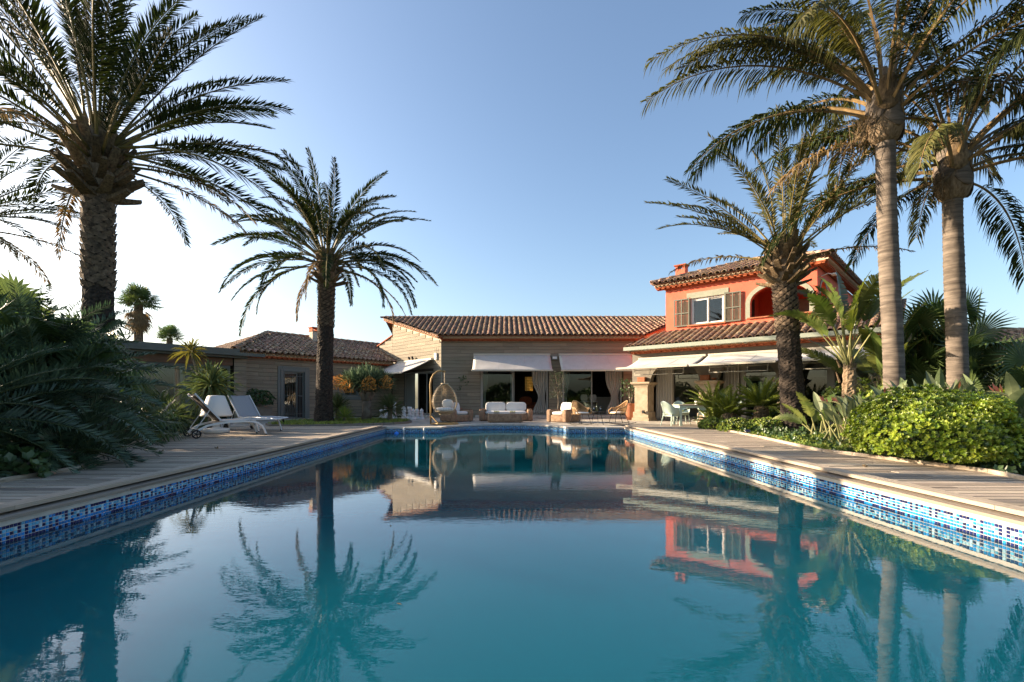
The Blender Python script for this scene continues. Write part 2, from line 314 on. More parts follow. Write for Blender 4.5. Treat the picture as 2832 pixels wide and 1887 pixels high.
# ------------------------------------------------------------------ mesh helpers
class MB:
    def __init__(s):
        s.v = []; s.f = []; s.m = []; s.M = None; s.mi = 0; s.rv = 0.0; s.r = []
    def add(s, vs, fs):
        b = len(s.v)
        if s.M is not None: vs = [s.M @ Vector(v) for v in vs]
        s.v += [tuple(v) for v in vs]
        for f in fs:
            s.f.append([i + b for i in f]); s.m.append(s.mi); s.r.append(s.rv)
    def box(s, x0, x1, y0, y1, z0, z1):
        s.add([(x0, y0, z0), (x1, y0, z0), (x1, y1, z0), (x0, y1, z0), (x0, y0, z1), (x1, y0, z1), (x1, y1, z1), (x0, y1, z1)],
              [(0, 3, 2, 1), (4, 5, 6, 7), (0, 1, 5, 4), (1, 2, 6, 5), (2, 3, 7, 6), (3, 0, 4, 7)])
    def bar(s, a, b, w, h, up=(0, 0, 1)):
        a = Vector(a); b = Vector(b); t = (b - a).normalized(); u = Vector(up)
        if abs(t.dot(u)) > 0.98: u = Vector((1, 0, 0))
        sd = t.cross(u).normalized(); u = sd.cross(t)
        q = [(-w / 2, -h / 2), (w / 2, -h / 2), (w / 2, h / 2), (-w / 2, h / 2)]
        s.add([a + sd * x + u * y for x, y in q] + [b + sd * x + u * y for x, y in q],
              [(3, 2, 1, 0), (4, 5, 6, 7), (0, 1, 5, 4), (1, 2, 6, 5), (2, 3, 7, 6), (3, 0, 4, 7)])
    def tube(s, pts, r, n=8, cap=True, closed=False):
        pts = [Vector(p) for p in pts]; k = len(pts)
        rs = r if isinstance(r, (list, tuple)) else [r] * k
        vs = []; fs = []
        pu = None
        for i, p in enumerate(pts):
            if closed: t = pts[(i + 1) % k] - pts[i - 1]
            else: t = pts[min(i + 1, k - 1)] - pts[max(i - 1, 0)]
            if t.length < 1e-9: t = Vector((0, 0, 1))
            t.normalize()
            if pu is None:
                u = Vector((0, 0, 1)) if abs(t.z) < 0.9 else Vector((1, 0, 0))
                u = (u - t * u.dot(t)).normalized()
            else:
                u = pu - t * pu.dot(t)
                u = u.normalized() if u.length > 1e-6 else Vector((1, 0, 0))
            pu = u; w = t.cross(u)
            for j in range(n):
                a = 2 * PI * j / n
                vs.append(p + (u * math.cos(a) + w * math.sin(a)) * rs[i])
        for i in range(k if closed else k - 1):
            i2 = (i + 1) % k
            for j in range(n):
                j2 = (j + 1) % n
                fs.append((i * n + j, i * n + j2, i2 * n + j2, i2 * n + j))
        if cap and not closed:
            fs.append(tuple(range(n - 1, -1, -1))); fs.append(tuple((k - 1) * n + j for j in range(n)))
        s.add(vs, fs)
    def lathe(s, prof, n=24, c=(0, 0, 0)):
        vs = []; fs = []
        for r, z in prof:
            for j in range(n):
                a = 2 * PI * j / n
                vs.append((c[0] + r * math.cos(a), c[1] + r * math.sin(a), c[2] + z))
        for i in range(len(prof) - 1):
            for j in range(n):
                j2 = (j + 1) % n
                fs.append((i * n + j, i * n + j2, (i + 1) * n + j2, (i + 1) * n + j))
        fs.append(tuple(range(n - 1, -1, -1))); fs.append(tuple((len(prof) - 1) * n + j for j in range(n)))
        s.add(vs, fs)
    def prism(s, poly, z0, z1):
        n = len(poly)
        s.add([(x, y, z0) for x, y in poly] + [(x, y, z1) for x, y in poly],
              [tuple(range(n - 1, -1, -1)), tuple(range(n, 2 * n))] + [(i, (i + 1) % n, n + (i + 1) % n, n + i) for i in range(n)])
    def grid(s, fn, nu, nv, closeu=False):
        vs = [fn(i / nu, j / nv) for i in range(nu + (0 if closeu else 1)) for j in range(nv + 1)]
        fs = []
        k = nv + 1
        for i in range(nu):
            i2 = (i + 1) % nu if closeu else i + 1
            for j in range(nv):
                fs.append((i * k + j, i2 * k + j, i2 * k + j + 1, i * k + j + 1))
        s.add(vs, fs)
    def cushion(s, cx, cy, cz, sx, sy, sz, e=3.2, n=10):
        # a pillowy block: super-ellipsoid
        def fn(a, b):
            th = 2 * PI * a; ph = -PI / 2 + PI * b
            def sp(v, p): return math.copysign(abs(v) ** p, v)
            p = 2 / e
            return (cx + sx / 2 * sp(math.cos(ph), p) * sp(math.cos(th), p), cy + sy / 2 * sp(math.cos(ph), p) * sp(math.sin(th), p), cz + sz / 2 * sp(math.sin(ph), 0.75))
        s.grid(fn, n * 3, n, closeu=True)
    def mesh(s, name, mats, smooth=False):
        me = bpy.data.meshes.new(name)
        me.from_pydata(s.v, [], s.f)
        if not isinstance(mats, (list, tuple)): mats = [mats]
        for m in mats: me.materials.append(MT[m] if isinstance(m, str) else m)
        if len(mats) > 1: me.polygons.foreach_set('material_index', s.m)
        if smooth: me.polygons.foreach_set('use_smooth', [True] * len(me.polygons))
        if any(s.r) and len(s.r) == len(me.polygons):
            at_ = me.attributes.new('rnd', 'FLOAT', 'FACE'); at_.data.foreach_set('value', s.r)
        me.update()
        return me
    def build(s, name, mats, parent=None, smooth=False, bevel=0.0, loc=None, rotz=0.0, auto=False):
        o = bpy.data.objects.new(name, s.mesh(name, mats, smooth))
        C.objects.link(o)
        if parent is not None: o.parent = parent
        if loc is not None: o.location = loc
        if rotz: o.rotation_euler = (0, 0, rotz)
        if bevel:
            b = o.modifiers.new('bevel', 'BEVEL'); b.width = bevel; b.segments = 2; b.limit_method = 'ANGLE'
        return o

def tag(o, label, cat, group=None):
    o['label'] = label; o['category'] = cat
    if group: o['group'] = group
    return o
def thing(name, label, cat, loc=(0, 0, 0), rotz=0.0, group=None):
    o = bpy.data.objects.new(name, None)
    o.empty_display_size = 0.2
    C.objects.link(o)
    o.location = loc; o.rotation_euler = (0, 0, rotz)
    return tag(o, label, cat, group)
def struct(o):
    o['kind'] = 'structure'; return o
def wm(o):
    m = o.matrix_basis.copy()
    while o.parent is not None:
        o = o.parent; m = o.matrix_basis @ m
    return m
def copytree(o, parent=None):
    c = o.copy(); C.objects.link(c); c.parent = parent
    for ch in list(o.children): copytree(ch, c)
    return c
def pieces(name, meshes, items, parent, limit=300, stuff=None):
    """items: list of (mesh_index, Matrix). The nearest become objects, the rest one joined part."""
    W = wm(parent)
    eye = Vector((0, 0, 1))
    def key(it):
        p = (W @ it[1]).translation
        d = (p - eye).length
        if p.y < 0.3 or p.x / p.y < -1.09 or p.x / p.y > 1.12: d += 1000
        return d
    items = sorted(items, key=key)
    for k, M in items[:limit]:
        o = bpy.data.objects.new(name, meshes[k]); C.objects.link(o); o.parent = parent; o.matrix_basis = M
    rest = items[limit:]
    if rest:
        vs = []; fs = []; mi = []; rn = []
        mats = []
        for me in meshes:
            for m in me.materials:
                if m not in mats: mats.append(m)
        cache = [([v.co.copy() for v in me.vertices], [list(p.vertices) for p in me.polygons], mats.index(me.materials[0])) for me in meshes]
        for k, M in rest:
            cv, cf, cm = cache[k]
            b = len(vs); r = rnd()
            vs += [tuple(M @ v) for v in cv]
            for f in cf:
                fs.append([i + b for i in f]); mi.append(cm); rn.append(r)
        me = bpy.data.meshes.new(stuff or name)
        me.from_pydata(vs, [], fs)
        for m in mats: me.materials.append(m)
        me.polygons.foreach_set('material_index', mi)
        a = me.attributes.new('rnd', 'FLOAT', 'FACE'); a.data.foreach_set('value', rn)
        me.update()
        o = bpy.data.objects.new(stuff or name, me); C.objects.link(o); o.parent = parent; o['kind'] = 'stuff'
def unitbox(name, m, bev=0.0):
    b = MB()
    b.box(-0.5, 0.5, -0.5, 0.5, -0.5, 0.5)
    return b.mesh(name, m)
def TRS(loc, scale=(1, 1, 1), rz=0.0, rx=0.0, ry=0.0):
    return Matrix.Translation(loc) @ Matrix.Rotation(rz, 4, 'Z') @ Matrix.Rotation(ry, 4, 'Y') @ Matrix.Rotation(rx, 4, 'X') @ Matrix.Diagonal((*scale, 1))
def lerp(a, b, t): return a + (b - a) * t
def interp(pts, x):
    if x <= pts[0][0]: return pts[0][1]
    for (x0, y0), (x1, y1) in zip(pts, pts[1:]):
        if x <= x1: return lerp(y0, y1, (x - x0) / (x1 - x0))
    return pts[-1][1]
def inside(poly, x, y):
    c = False; n = len(poly); j = n - 1
    for i in range(n):
        xi, yi = poly[i]; xj, yj = poly[j]
        if (yi > y) != (yj > y) and x < (xj - xi) * (y - yi) / (yj - yi) + xi: c = not c
        j = i
    return c

# ================================================================== THE SETTING
WZ = -0.17                      # water level
PX, PY0, PY1 = 4.05, 0.25, 15.9 # pool half width, near end, far end
BX, BY = 2.15, 2.05             # the rounded far bay
def bay(x):                     # far edge of the pool at x
    return PY1 + (BY * math.sqrt(max(0, 1 - (x / BX) ** 2)) if abs(x) < BX else 0)
g = MB()
g.add([(-900, -900, -0.02), (900, -900, -0.02), (900, PY0 - 0.1, -0.02), (-900, PY0 - 0.1, -0.02),
       (-900, 19, -0.02), (-4.2, PY0 - 0.1, -0.02), (-4.2, 19, -0.02), (4.2, PY0 - 0.1, -0.02), (4.2, 19, -0.02), (900, 19, -0.02),
       (-900, 1500, -0.02), (900, 1500, -0.02)],
      [(0, 1, 2, 7, 5, 3), (3, 5, 6, 4), (7, 2, 9, 8), (4, 6, 8, 9, 11, 10)])
struct(g.build('ground', 'soil'))

# --- pool basin
outline = [(-PX, PY0), (PX, PY0), (PX, PY1), (BX, PY1)]
for i in range(1, 24):
    a = PI * i / 24
    outline.append((BX * math.cos(a), PY1 + BY * math.sin(a)))
outline += [(-BX, PY1), (-PX, PY1)]
b = MB()
n = len(outline)
ZB = -2.3
b.add([(x, y, 0.0) for x, y in outline] + [(x, y, ZB) for x, y in outline],
      [tuple(range(n, 2 * n))])
b.mi = 1
b.add([(x, y, 0.0) for x, y in outline] + [(x, y, ZB) for x, y in outline], [(i, n + i, n + (i + 1) % n, (i + 1) % n) for i in range(n)])
pool = struct(b.build('swimming_pool', ['basin', 'basinw']))
b = MB()
b.add([(x * 1.0, y, WZ) for x, y in outline], [tuple(range(n))])
struct(b.build('water', 'water'))
# grout band behind the mosaic
b = MB()
for (x0, y0), (x1, y1) in zip(outline, outline[1:] + outline[:1]):
    t = Vector((x1 - x0, y1 - y0, 0)).normalized(); nn = Vector((-t.y, t.x, 0)) * 0.004
    b.add([(x0 + nn.x, y0 + nn.y, 0.0), (x1 + nn.x, y1 + nn.y, 0.0), (x1 + nn.x, y1 + nn.y, -0.26), (x0 + nn.x, y0 + nn.y, -0.26)], [(3, 2, 1, 0)])
b.build('grout_band', 'grout', pool)
# mosaic tiles
def tilemesh(name, m):
    q = MB(); h = 0.0127
    q.add([(-h, 0, -h), (h, 0, -h), (h, 0, h), (-h, 0, h), (-h * .9, -0.004, -h * .9), (h * .9, -0.004, -h * .9), (h * .9, -0.004, h * .9), (-h * .9, -0.004, h * .9)],
          [(4, 5, 6, 7), (0, 1, 5, 4), (1, 2, 6, 5), (2, 3, 7, 6), (3, 0, 4, 7)])
    return q.mesh(name, m)
tm = [tilemesh('mosaic_tile', k) for k in ('m_navy', 'm_blue', 'm_aqua', 'm_pale')]
KEY = ['0000002', '0222202', '0200202', '1110101', '0000001', '2222222', '2222222']
def mosaic(path, out):
    # path: polyline walked so that the pool is on the left... items placed facing the pool
    dist = 0.0; k = 0; p = 0.03
    segs = []
    for a, c in zip(path, path[1:]):
        a = Vector(a); c = Vector(c); segs.append((a, c, (c - a).length))
    tot = sum(s[2] for s in segs)
    i = 0; acc = 0.0; d = p / 2
    while d < tot:
        while d > acc + segs[i][2]:
            acc += segs[i][2]; i += 1
        a, c, l = segs[i]
        q = a.lerp(c, (d - acc) / l)
        t = (c - a).normalized()
        ang = math.atan2(t.y, t.x)
        nx, ny = -t.y, t.x
        for r, row in enumerate(KEY):
            kk = int(row[k % 7])
            if kk == 2 and rnd() < 0.3: kk = 3
            if kk == 0 and rnd() < 0.38: kk = 1
            out.append((kk, Matrix.Translation((q.x + nx * 0.0045, q.y + ny * 0.0045, -0.043 - r * p)) @ Matrix.Rotation(ang + PI, 4, 'Z')))
        k += 1; d += p
items = []
mosaic([(PX, PY0), (PX, PY1)], items)
mosaic([(-PX, PY1), (-PX, PY0)], items)
mosaic([(PX, PY1), (BX, PY1)], items)
mosaic([outline[i] for i in range(3, 3 + 25)], items)
mosaic([(-BX, PY1), (-PX, PY1)], items)
pieces('mosaic_tile', tm, items, pool, limit=300, stuff='mosaic_tiles')

# --- copings: stone rim, two timber steps on the long sides
def stonerim():
    b = MB()
    # far rim in blocks, following the bay
    pts = [(PX, PY1), (BX, PY1)] + [outline[i] for i in range(4, 3 + 24)] + [(-BX, PY1), (-PX, PY1)]
    return pts
rim = MB()
rim.box(-PX - 0.03, -PX + 0.012, PY0, PY1 - 0.02, -0.028, 0.015)
rim.box(PX - 0.012, PX + 0.03, PY0, PY1 - 0.02, -0.028, 0.015)
rim = struct(rim.build('pool_coping', 'stone'))
W_ = 0.34
def offs(x, y):
    if abs(x) >= BX - 1e-4: return (x, y + W_)
    a = math.atan2((y - PY1) / BY, x / BX)
    return ((BX + W_) * math.cos(a), PY1 + max((BY + W_) * math.sin(a), W_))
def rimblock(p0, p1, name='coping_stone'):
    q = MB()
    (x0, y0), (x1, y1) = p0, p1
    a = Vector((x0, y0)); c = Vector((x1, y1)); t = (c - a).normalized() * 0.004
    o0 = offs(x0, y0); o1 = offs(x1, y1)
    q.prism([(x0 + t.x, y0 + t.y - 0.015), (o0[0], o0[1]), (o1[0], o1[1]), (x1 - t.x, y1 - t.y - 0.015)], -0.026, 0.034 + U(-0.002, 0.002))
    q.build(name, 'stone', rim)
edge = [(PX + 0.02, PY1), (3.4, PY1), (2.8, PY1), (BX, PY1)] + [outline[i] for i in range(4, 3 + 24, 2)] + [(-BX, PY1), (-2.8, PY1), (-3.4, PY1), (-PX - 0.02, PY1)]
for p0, p1 in zip(edge, edge[1:]): rimblock(p0, p1)
cb = unitbox('coping_board', 'coping')
its = []
for sx in (-1, 1):
    y = PY0
    while y < PY1 + 0.1:
        l = min(2.4, PY1 + 0.12 - y)
        if l < 0.2: break
        its.append((1, TRS((sx * 4.14, y + l / 2, 0.029), (0.24, l - 0.004, 0.028))))
        y += 2.4
    y = PY0 - 1.1
    while y < PY1 + 0.1:
        l = min(2.4, PY1 + 0.02 - y)
        if l < 0.2: break
        its.append((0, TRS((sx * 4.205, y + l / 2, 0.085), (0.18, l - 0.004, 0.038))))
        y += 2.4
pieces('coping_board', [cb, unitbox('coping_board', 'coping2')], its, rim)
for o in [c for c in rim.children if c.name.startswith('coping_board')]:
    b_ = o.modifiers.new('bevel', 'BEVEL'); b_.width = 0.008; b_.segments = 2

# --- timber decks (boards run across, at right angles to the pool)
XL = [(0, -5.6), (6.2, -5.6), (6.75, -5.95), (9.2, -7.6), (12.0, -8.3), (12.6, -9.3), (16, -9.6)]
XR = [(0, 5.85), (5.3, 5.88), (5.95, 6.1), (7.8, 5.75), (8.3, 5.58), (11.3, 6.1), (16.2, 6.75), (16.4, 8.6), (18, 8.6)]
db = unitbox('deck_board', 'deck')
for nm, sx, edge_, y0, y1 in (('deck_left', -1, XL, -2.0, 15.9), ('deck_right', 1, XR, -2.0, 17.3)):
    base = MB()
    ys = [y0] + [p[0] for p in edge_ if y0 < p[0] < y1] + [y1]
    xin = 4.16
    base.prism([(sx * xin, y0), (sx * xin, y1)] + [(interp(edge_, y) + sx * 0.35, y) for y in reversed(ys)], -0.01, 0.022)
    dk = struct(base.build(nm, 'joint'))
    its = []; y = y0
    p = 0.142
    while y < y1:
        xe = interp(edge_, y) + sx * 0.3
        xi = sx * (4.30 if y < PY1 else 4.30)
        # a board may be butted once
        cut = U(0.25, 0.75) if rnd() < 0.6 else None
        ends = [(xi, xe)] if cut is None else [(xi, lerp(xi, xe, cut) - sx * 0.003), (lerp(xi, xe, cut) + sx * 0.003, xe)]
        for a, c in ends[:1] if len(its) > 292 else ends:
            its.append((0, TRS(((a + c) / 2, y + p / 2, 0.043 + U(-0.003, 0.003)), (abs(c - a), p - 0.022, 0.034), rz=U(-0.0015, 0.0015))))
        y += p
    pieces('deck_board', [db], its, dk, limit=300, stuff='deck_boards')
    # timber edging along the planting
    pts = [(interp(edge_, y), y) for y in [y0, 3, 5.2] + [q[0] for q in edge_ if 5.5 < q[0] < (12.2 if sx < 0 else 16.3)]]
    for (ax, ay), (bx_, by_) in zip(pts, pts[1:]):
        e = MB()
        e.bar((ax + sx * 0.03, ay, 0.085), (bx_ + sx * 0.03, by_ - 0.01, 0.085), 0.05, 0.055)
        e.build('edging_board', 'coping', dk, bevel=0.006)

# --- stone terrace between the pool and the house
tb = MB()
tb.prism([(-13, 24.6), (-13, 15.95)] + [(-4.3, 15.95), (-PX, PY1 + 0.3)] + [(x_, bay(x_) + 0.3) for x_ in (-2.5, -2.1, -1.8, -1.4, -0.9, -0.3, 0.3, 0.9, 1.4, 1.8, 2.1, 2.5)] + [(PX, PY1 + 0.3), (4.3, 17.35), (10.5, 17.35), (10.5, 24.6)], -0.015, 0.012)
ter = struct(tb.build('terrace', 'joint'))
def rimfar(x):
    if abs(x) >= BX + W_: return PY1 + W_
    return PY1 + max(W_, (BY + W_) * math.sqrt(max(0, 1 - (x / (BX + W_)) ** 2)))
pw, pl = 0.98, 0.62
row = 0
y = 15.95
while y < 24.3:
    x = -12.6 + (0.49 if row % 2 else 0)
    while x < 9.6:
        x0, x1, y0, y1 = x + 0.006, x + pw - 0.006, y + 0.006, y + pl - 0.006
        def low(xx): return max(y0, (rimfar(xx) + 0.006) if abs(xx) < 4.31 else (15.95 if xx < 0 else 17.36))
        xs = [lerp(x0, x1, i / 5) for i in range(6)]
        lw = [low(xx) for xx in xs]
        if min(lw) < y1 - 0.03:
            # keep only the run of columns that are open
            k0 = next(i for i, v in enumerate(lw) if v < y1 - 0.01); k1 = max(i for i, v in enumerate(lw) if v < y1 - 0.01)
            if k1 > k0:
                poly = [(xs[i], min(lw[i], y1 - 0.005)) for i in range(k0, k1 + 1)] + [(xs[k1], y1), (xs[k0], y1)]
                if all(abs(lw[i] - y0) < 1e-6 for i in range(6)): poly = [(x0, y0), (x1, y0), (x1, y1), (x0, y1)]
                q = MB(); q.prism(poly, 0.0, 0.030 + U(-0.002, 0.002)); q.build('paving_slab', 'paver', ter)
        x += pw
    y += pl; row += 1
# planting bed in the terrace, edged with stone setts
BED = [(-8.0, 16.15), (-7.3, 16.05), (-6.2, 16.3), (-5.1, 16.85), (-4.2, 17.6), (-3.8, 18.3), (-3.85, 19.2), (-4.2, 20.1), (-5.0, 20.9), (-6.4, 21.4), (-7.8, 20.6), (-8.7, 19.0), (-8.7, 17.2)]
bd = MB()
cxm = sum(p[0] for p in BED) / len(BED); cym = sum(p[1] for p in BED) / len(BED)
nb = len(BED)
bd.add([(x, y, 0.036) for x, y in BED] + [(lerp(x, cxm, 0.25), lerp(y, cym, 0.25), 0.09) for x, y in BED] + [(cxm, cym, 0.11)],
       [(i, (i + 1) % nb, nb + (i + 1) % nb, nb + i) for i in range(nb)] + [(nb + i, nb + (i + 1) % nb, 2 * nb) for i in range(nb)])
bed = struct(bd.build('planting_bed', 'soil'))
sett = unitbox('edging_sett', 'planterg')
its = []
for (ax, ay), (bx_, by_) in zip(BED, BED[1:] + BED[:1]):
    L_ = math.hypot(bx_ - ax, by_ - ay); k = max(1, int(L_ / 0.3))
    for i in range(k):
        t = (i + 0.5) / k
        its.append((0, TRS((lerp(ax, bx_, t), lerp(ay, by_, t), 0.07), (L_ / k - 0.012, 0.10, 0.085 + U(-0.01, 0.01)), rz=math.atan2(by_ - ay, bx_ - ax) + U(-0.03, 0.03))))
pieces('edging_sett', [sett], its, bed)

# ================================================================== BUILDINGS
def wall_mesh(b, x0, x1, z0, z1, y0, y1, holes=()):
    xs = sorted({x0, x1, *[h[0] for h in holes], *[h[1] for h in holes]})
    zs = sorted({z0, z1, *[h[2] for h in holes], *[h[3] for h in holes]})
    for xa, xb in zip(xs, xs[1:]):
        for za, zb in zip(zs, zs[1:]):
            xm, zm = (xa + xb) / 2, (za + zb) / 2
            if any(h[0] < xm < h[1] and h[2] < zm < h[3] for h in holes): continue
            b.box(xa, xb, y0, y1, za, zb)
plank_me = unitbox('plank', 'plank')
def planks(wall, x0, x1, z0, z1, holes=(), top=None, h=0.185, y=-0.012, frame=None, lmin=0.9, lmax=2.4, limit=300):
    its = []; z = z0
    while z + 0.05 < z1:
        zt = min(z + h, z1)
        ok = []; k = int((x1 - x0) / 0.05)
        for i in range(k + 1):
            x = x0 + (x1 - x0) * i / k
            f = not any(hh[0] < x < hh[1] and hh[2] < zt - 0.03 and hh[3] > z + 0.03 for hh in holes)
            if f and top is not None and top(x) < zt: f = False
            ok.append((x, f))
        runs = []; st = None
        for x, f in ok + [(x1, False)]:
            if f and st is None: st = x
            if not f and st is not None:
                runs.append((st, min(x, x1))); st = None
        for a, c in runs:
            x = a
            while x < c - 0.02:
                e = x + U(lmin, lmax)
                if c - e < 0.5: e = c
                its.append((0, (frame or Matrix()) @ TRS(((x + e) / 2, y, (z + zt) / 2), (e - x - 0.004, 0.024, zt - z - 0.013))))
                x = e
        z += h
    pieces('plank', [plank_me], its, wall, limit=limit, stuff='planks')

def tile_mesh(name='roof_tile', L_=0.46, r0=0.105, r1=0.085, m='tile', seg=6):
    q = MB(); vs = []; fs = []
    th = 0.016
    for y, r in ((0, r0), (L_, r1)):
        for rr in (r, r - th):
            for j in range(seg + 1):
                a = PI * j / seg
                vs.append((rr * math.cos(a), y, rr * math.sin(a) * 0.9))
    k = seg + 1
    for j in range(seg):
        fs.append((j, 2 * k + j, 2 * k + j + 1, j + 1))
        fs.append((k + j, k + j + 1, 3 * k + j + 1, 3 * k + j))
        fs.append((j, j + 1, k + j + 1, k + j))
    q.add(vs, fs)
    return q.mesh(name, m, smooth=False)
TILE = tile_mesh()
CAPT = tile_mesh('ridge_tile', 0.5, 0.125, 0.105)
def roof_plane(roof, M, poly, t, limit=300, sp=0.275, row=0.36):
    """roof: the roof part. M: frame (x along the eave, y up-slope in plan). Adds a bed sheet and tiles."""
    b = MB(); b.M = M
    n = len(poly)
    b.add([(x, y, y * t) for x, y in poly] + [(x, y, y * t - 0.05) for x, y in poly],
          [tuple(range(n)), tuple(range(2 * n - 1, n - 1, -1))] + [(i, n + i, n + (i + 1) % n, (i + 1) % n) for i in range(n)])
    b.build('tile_bed', 'tilebed', roof)
    x0 = min(p[0] for p in poly); x1 = max(p[0] for p in poly); y1 = max(p[1] for p in poly)
    ang = math.atan(t); dy = row * math.cos(ang)
    its = []
    x = x0 + sp / 2
    while x < x1:
        y = -0.10
        while y < y1 - 0.1:
            if inside(poly, x, max(y + 0.16, 0.02)) :
                its.append((0, M @ Matrix.Translation((x + U(-0.008, 0.008), y, y * t + 0.012)) @ Matrix.Rotation(ang - 0.035 + U(-0.01, 0.01), 4, 'X') @ Matrix.Rotation(U(-0.03, 0.03), 4, 'Z')))
            y += dy
        x += sp
    return its
def caps(a, c, z=0.0):
    a = Vector(a); c = Vector(c); d = c - a; L_ = d.length; t = d.normalized()
    side = t.cross(Vector((0, 0, 1))).normalized(); up = side.cross(t)
    M0 = Matrix((side, t, up)).transposed().to_4x4()
    k = max(1, int(L_ / 0.42))
    return [(1, Matrix.Translation(a + t * (L_ * i / k)) @ M0 @ Matrix.Rotation(-0.03, 4, 'X')) for i in range(k)]
# cornice of half-round clay tiles and bricks under an eave
def arc_mesh():
    q = MB(); vs = []; fs = []; seg = 6
    for y in (0.0, 0.12):
        for rr in (0.088, 0.070):
            for j in range(seg + 1):
                a = PI * j / seg
                vs.append((rr * math.cos(a), y, rr * math.sin(a)))
    k = seg + 1
    for j in range(seg):
        fs.append((j, j + 1, k + j + 1, k + j)); fs.append((k + j, k + j + 1, 3 * k + j + 1, 3 * k + j)); fs.append((j, 2 * k + j, 2 * k + j + 1, j + 1))
    q.add(vs, fs)
    return q.mesh('cornice_tile', 'genoise')
ARC = arc_mesh()
BRK = unitbox('cornice_brick', 'brick')
def cornice(parent, A, B, z, ov, limit=200):
    ax, ay = A; bx, by = B
    L_ = math.hypot(bx - ax, by - ay); ang = math.atan2(by - ay, bx - ax)
    F = Matrix.Translation((ax, ay, z)) @ Matrix.Rotation(ang, 4, 'Z')
    b = MB(); b.M = F
    b.box(0.0, L_, -ov + 0.03, -0.02, -0.05, -0.008); b.mi = 1
    b.box(0.01, L_ - 0.01, -ov + 0.17, -0.02, -0.165, -0.052); b.mi = 0
    b.box(0.02, L_ - 0.02, -ov + 0.14, -0.02, -0.205, -0.167)
    b.box(0.04, L_ - 0.04, -ov + 0.30, -0.02, -0.27, -0.207)
    cn = b.build('cornice', ['brick', 'genoise'], parent)
    its = []
    k = int(L_ / 0.19)
    for i in range(k):
        its.append((0, F @ Matrix.Translation(((i + 0.5) * L_ / k, -ov + 0.06, -0.150))))
    pieces('cornice_tile', [ARC], its, cn, limit=limit, stuff='cornice_tiles')
    its = []
    k = int(L_ / 0.24)
    for i in range(k):
        its.append((0, F @ TRS(((i + 0.5) * L_ / k, -ov + 0.25, -0.236), (0.14, 0.16, 0.05))))
    pieces('cornice_brick', [BRK], its, cn, limit=limit, stuff='cornice_bricks')
def slab_part(name, m, parent, *boxes, bevel=0.0):
    b = MB()
    for q in boxes: b.box(*q)
    return b.build(name, m, parent, bevel=bevel)
def sliding_door(house, x0, x1, z0, z1, y, panes, fm='alu', name='sliding_door', gl='glass'):
    """outer frame; panes = [(xa, xb), ...] glazed leaves"""
    f = MB(); w = 0.07
    f.box(x0, x0 + w, y - 0.06, y + 0.06, z0, z1); f.box(x1 - w, x1, y - 0.06, y + 0.06, z0, z1)
    f.box(x0 + w, x1 - w, y - 0.06, y + 0.06, z1 - w, z1); f.box(x0 + w, x1 - w, y - 0.06, y + 0.06, z0, z0 + 0.03)
    d = f.build(name, fm, house)
    for i, (a, c) in enumerate(panes):
        yy = y + 0.025 * (1 if i % 2 else -1)
        q = MB(); s_ = 0.05; zt = z1 - w; zb = z0 + 0.03
        q.box(a, a + s_, yy - 0.018, yy + 0.018, zb, zt); q.box(c - s_, c, yy - 0.018, yy + 0.018, zb, zt)
        q.box(a + s_, c - s_, yy - 0.018, yy + 0.018, zt - s_, zt); q.box(a + s_, c - s_, yy - 0.018, yy + 0.018, zb, zb + s_)
        q.build('leaf_frame', fm, d)
        q = MB(); q.box(a + s_, c - s_, yy - 0.004, yy + 0.004, zb + s_, zt - s_); q.build('pane', gl, d)
    return d
def curtain(label, M, w, z0, z1, n=8, tie=None, amp=0.05, m='curtain'):
    """hanging cloth with vertical folds. M places its top-left corner frame (x along, y depth)."""
    b = MB()
    def fn(u, v):
        x = u * w; z = lerp(z1, z0, v)
        if tie:
            s_ = 1.0 - tie[1] * math.exp(-((v - tie[0]) / 0.22) ** 2)
            x = w * tie[2] + (x - w * tie[2]) * s_
        return (x, amp * math.sin(u * n * 2 * PI) + 0.012 * math.sin(u * 40 + v * 5), z)
    b.grid(fn, n * 10, 14)
    o = b.build('curtain', m, smooth=True)
    o.matrix_basis = M
    md = o.modifiers.new('thick', 'SOLIDIFY'); md.thickness = 0.004
    return tag(o, label, 'curtain')

# ---------------------------------------------------------------- central timber-clad house
H1 = thing('timber_clad_house', 'low central house with dark plank cladding and clay tile roof behind the sofa', 'house', (0, 24.4, 0))
holes = [(-1.28, 2.26, 0.16, 2.62), (2.95, 6.1, 0.16, 2.62)]
b = MB(); wall_mesh(b, -3.27, 6.9, 0.0, 4.02, 0.0, 0.25, holes)
w1 = b.build('front_wall', 'backing', H1)
planks(w1, -3.27, 6.7, 0.02, 4.0, [(h[0] - 0.02, h[1] + 0.02, 0, h[3] + 0.02) for h in holes])
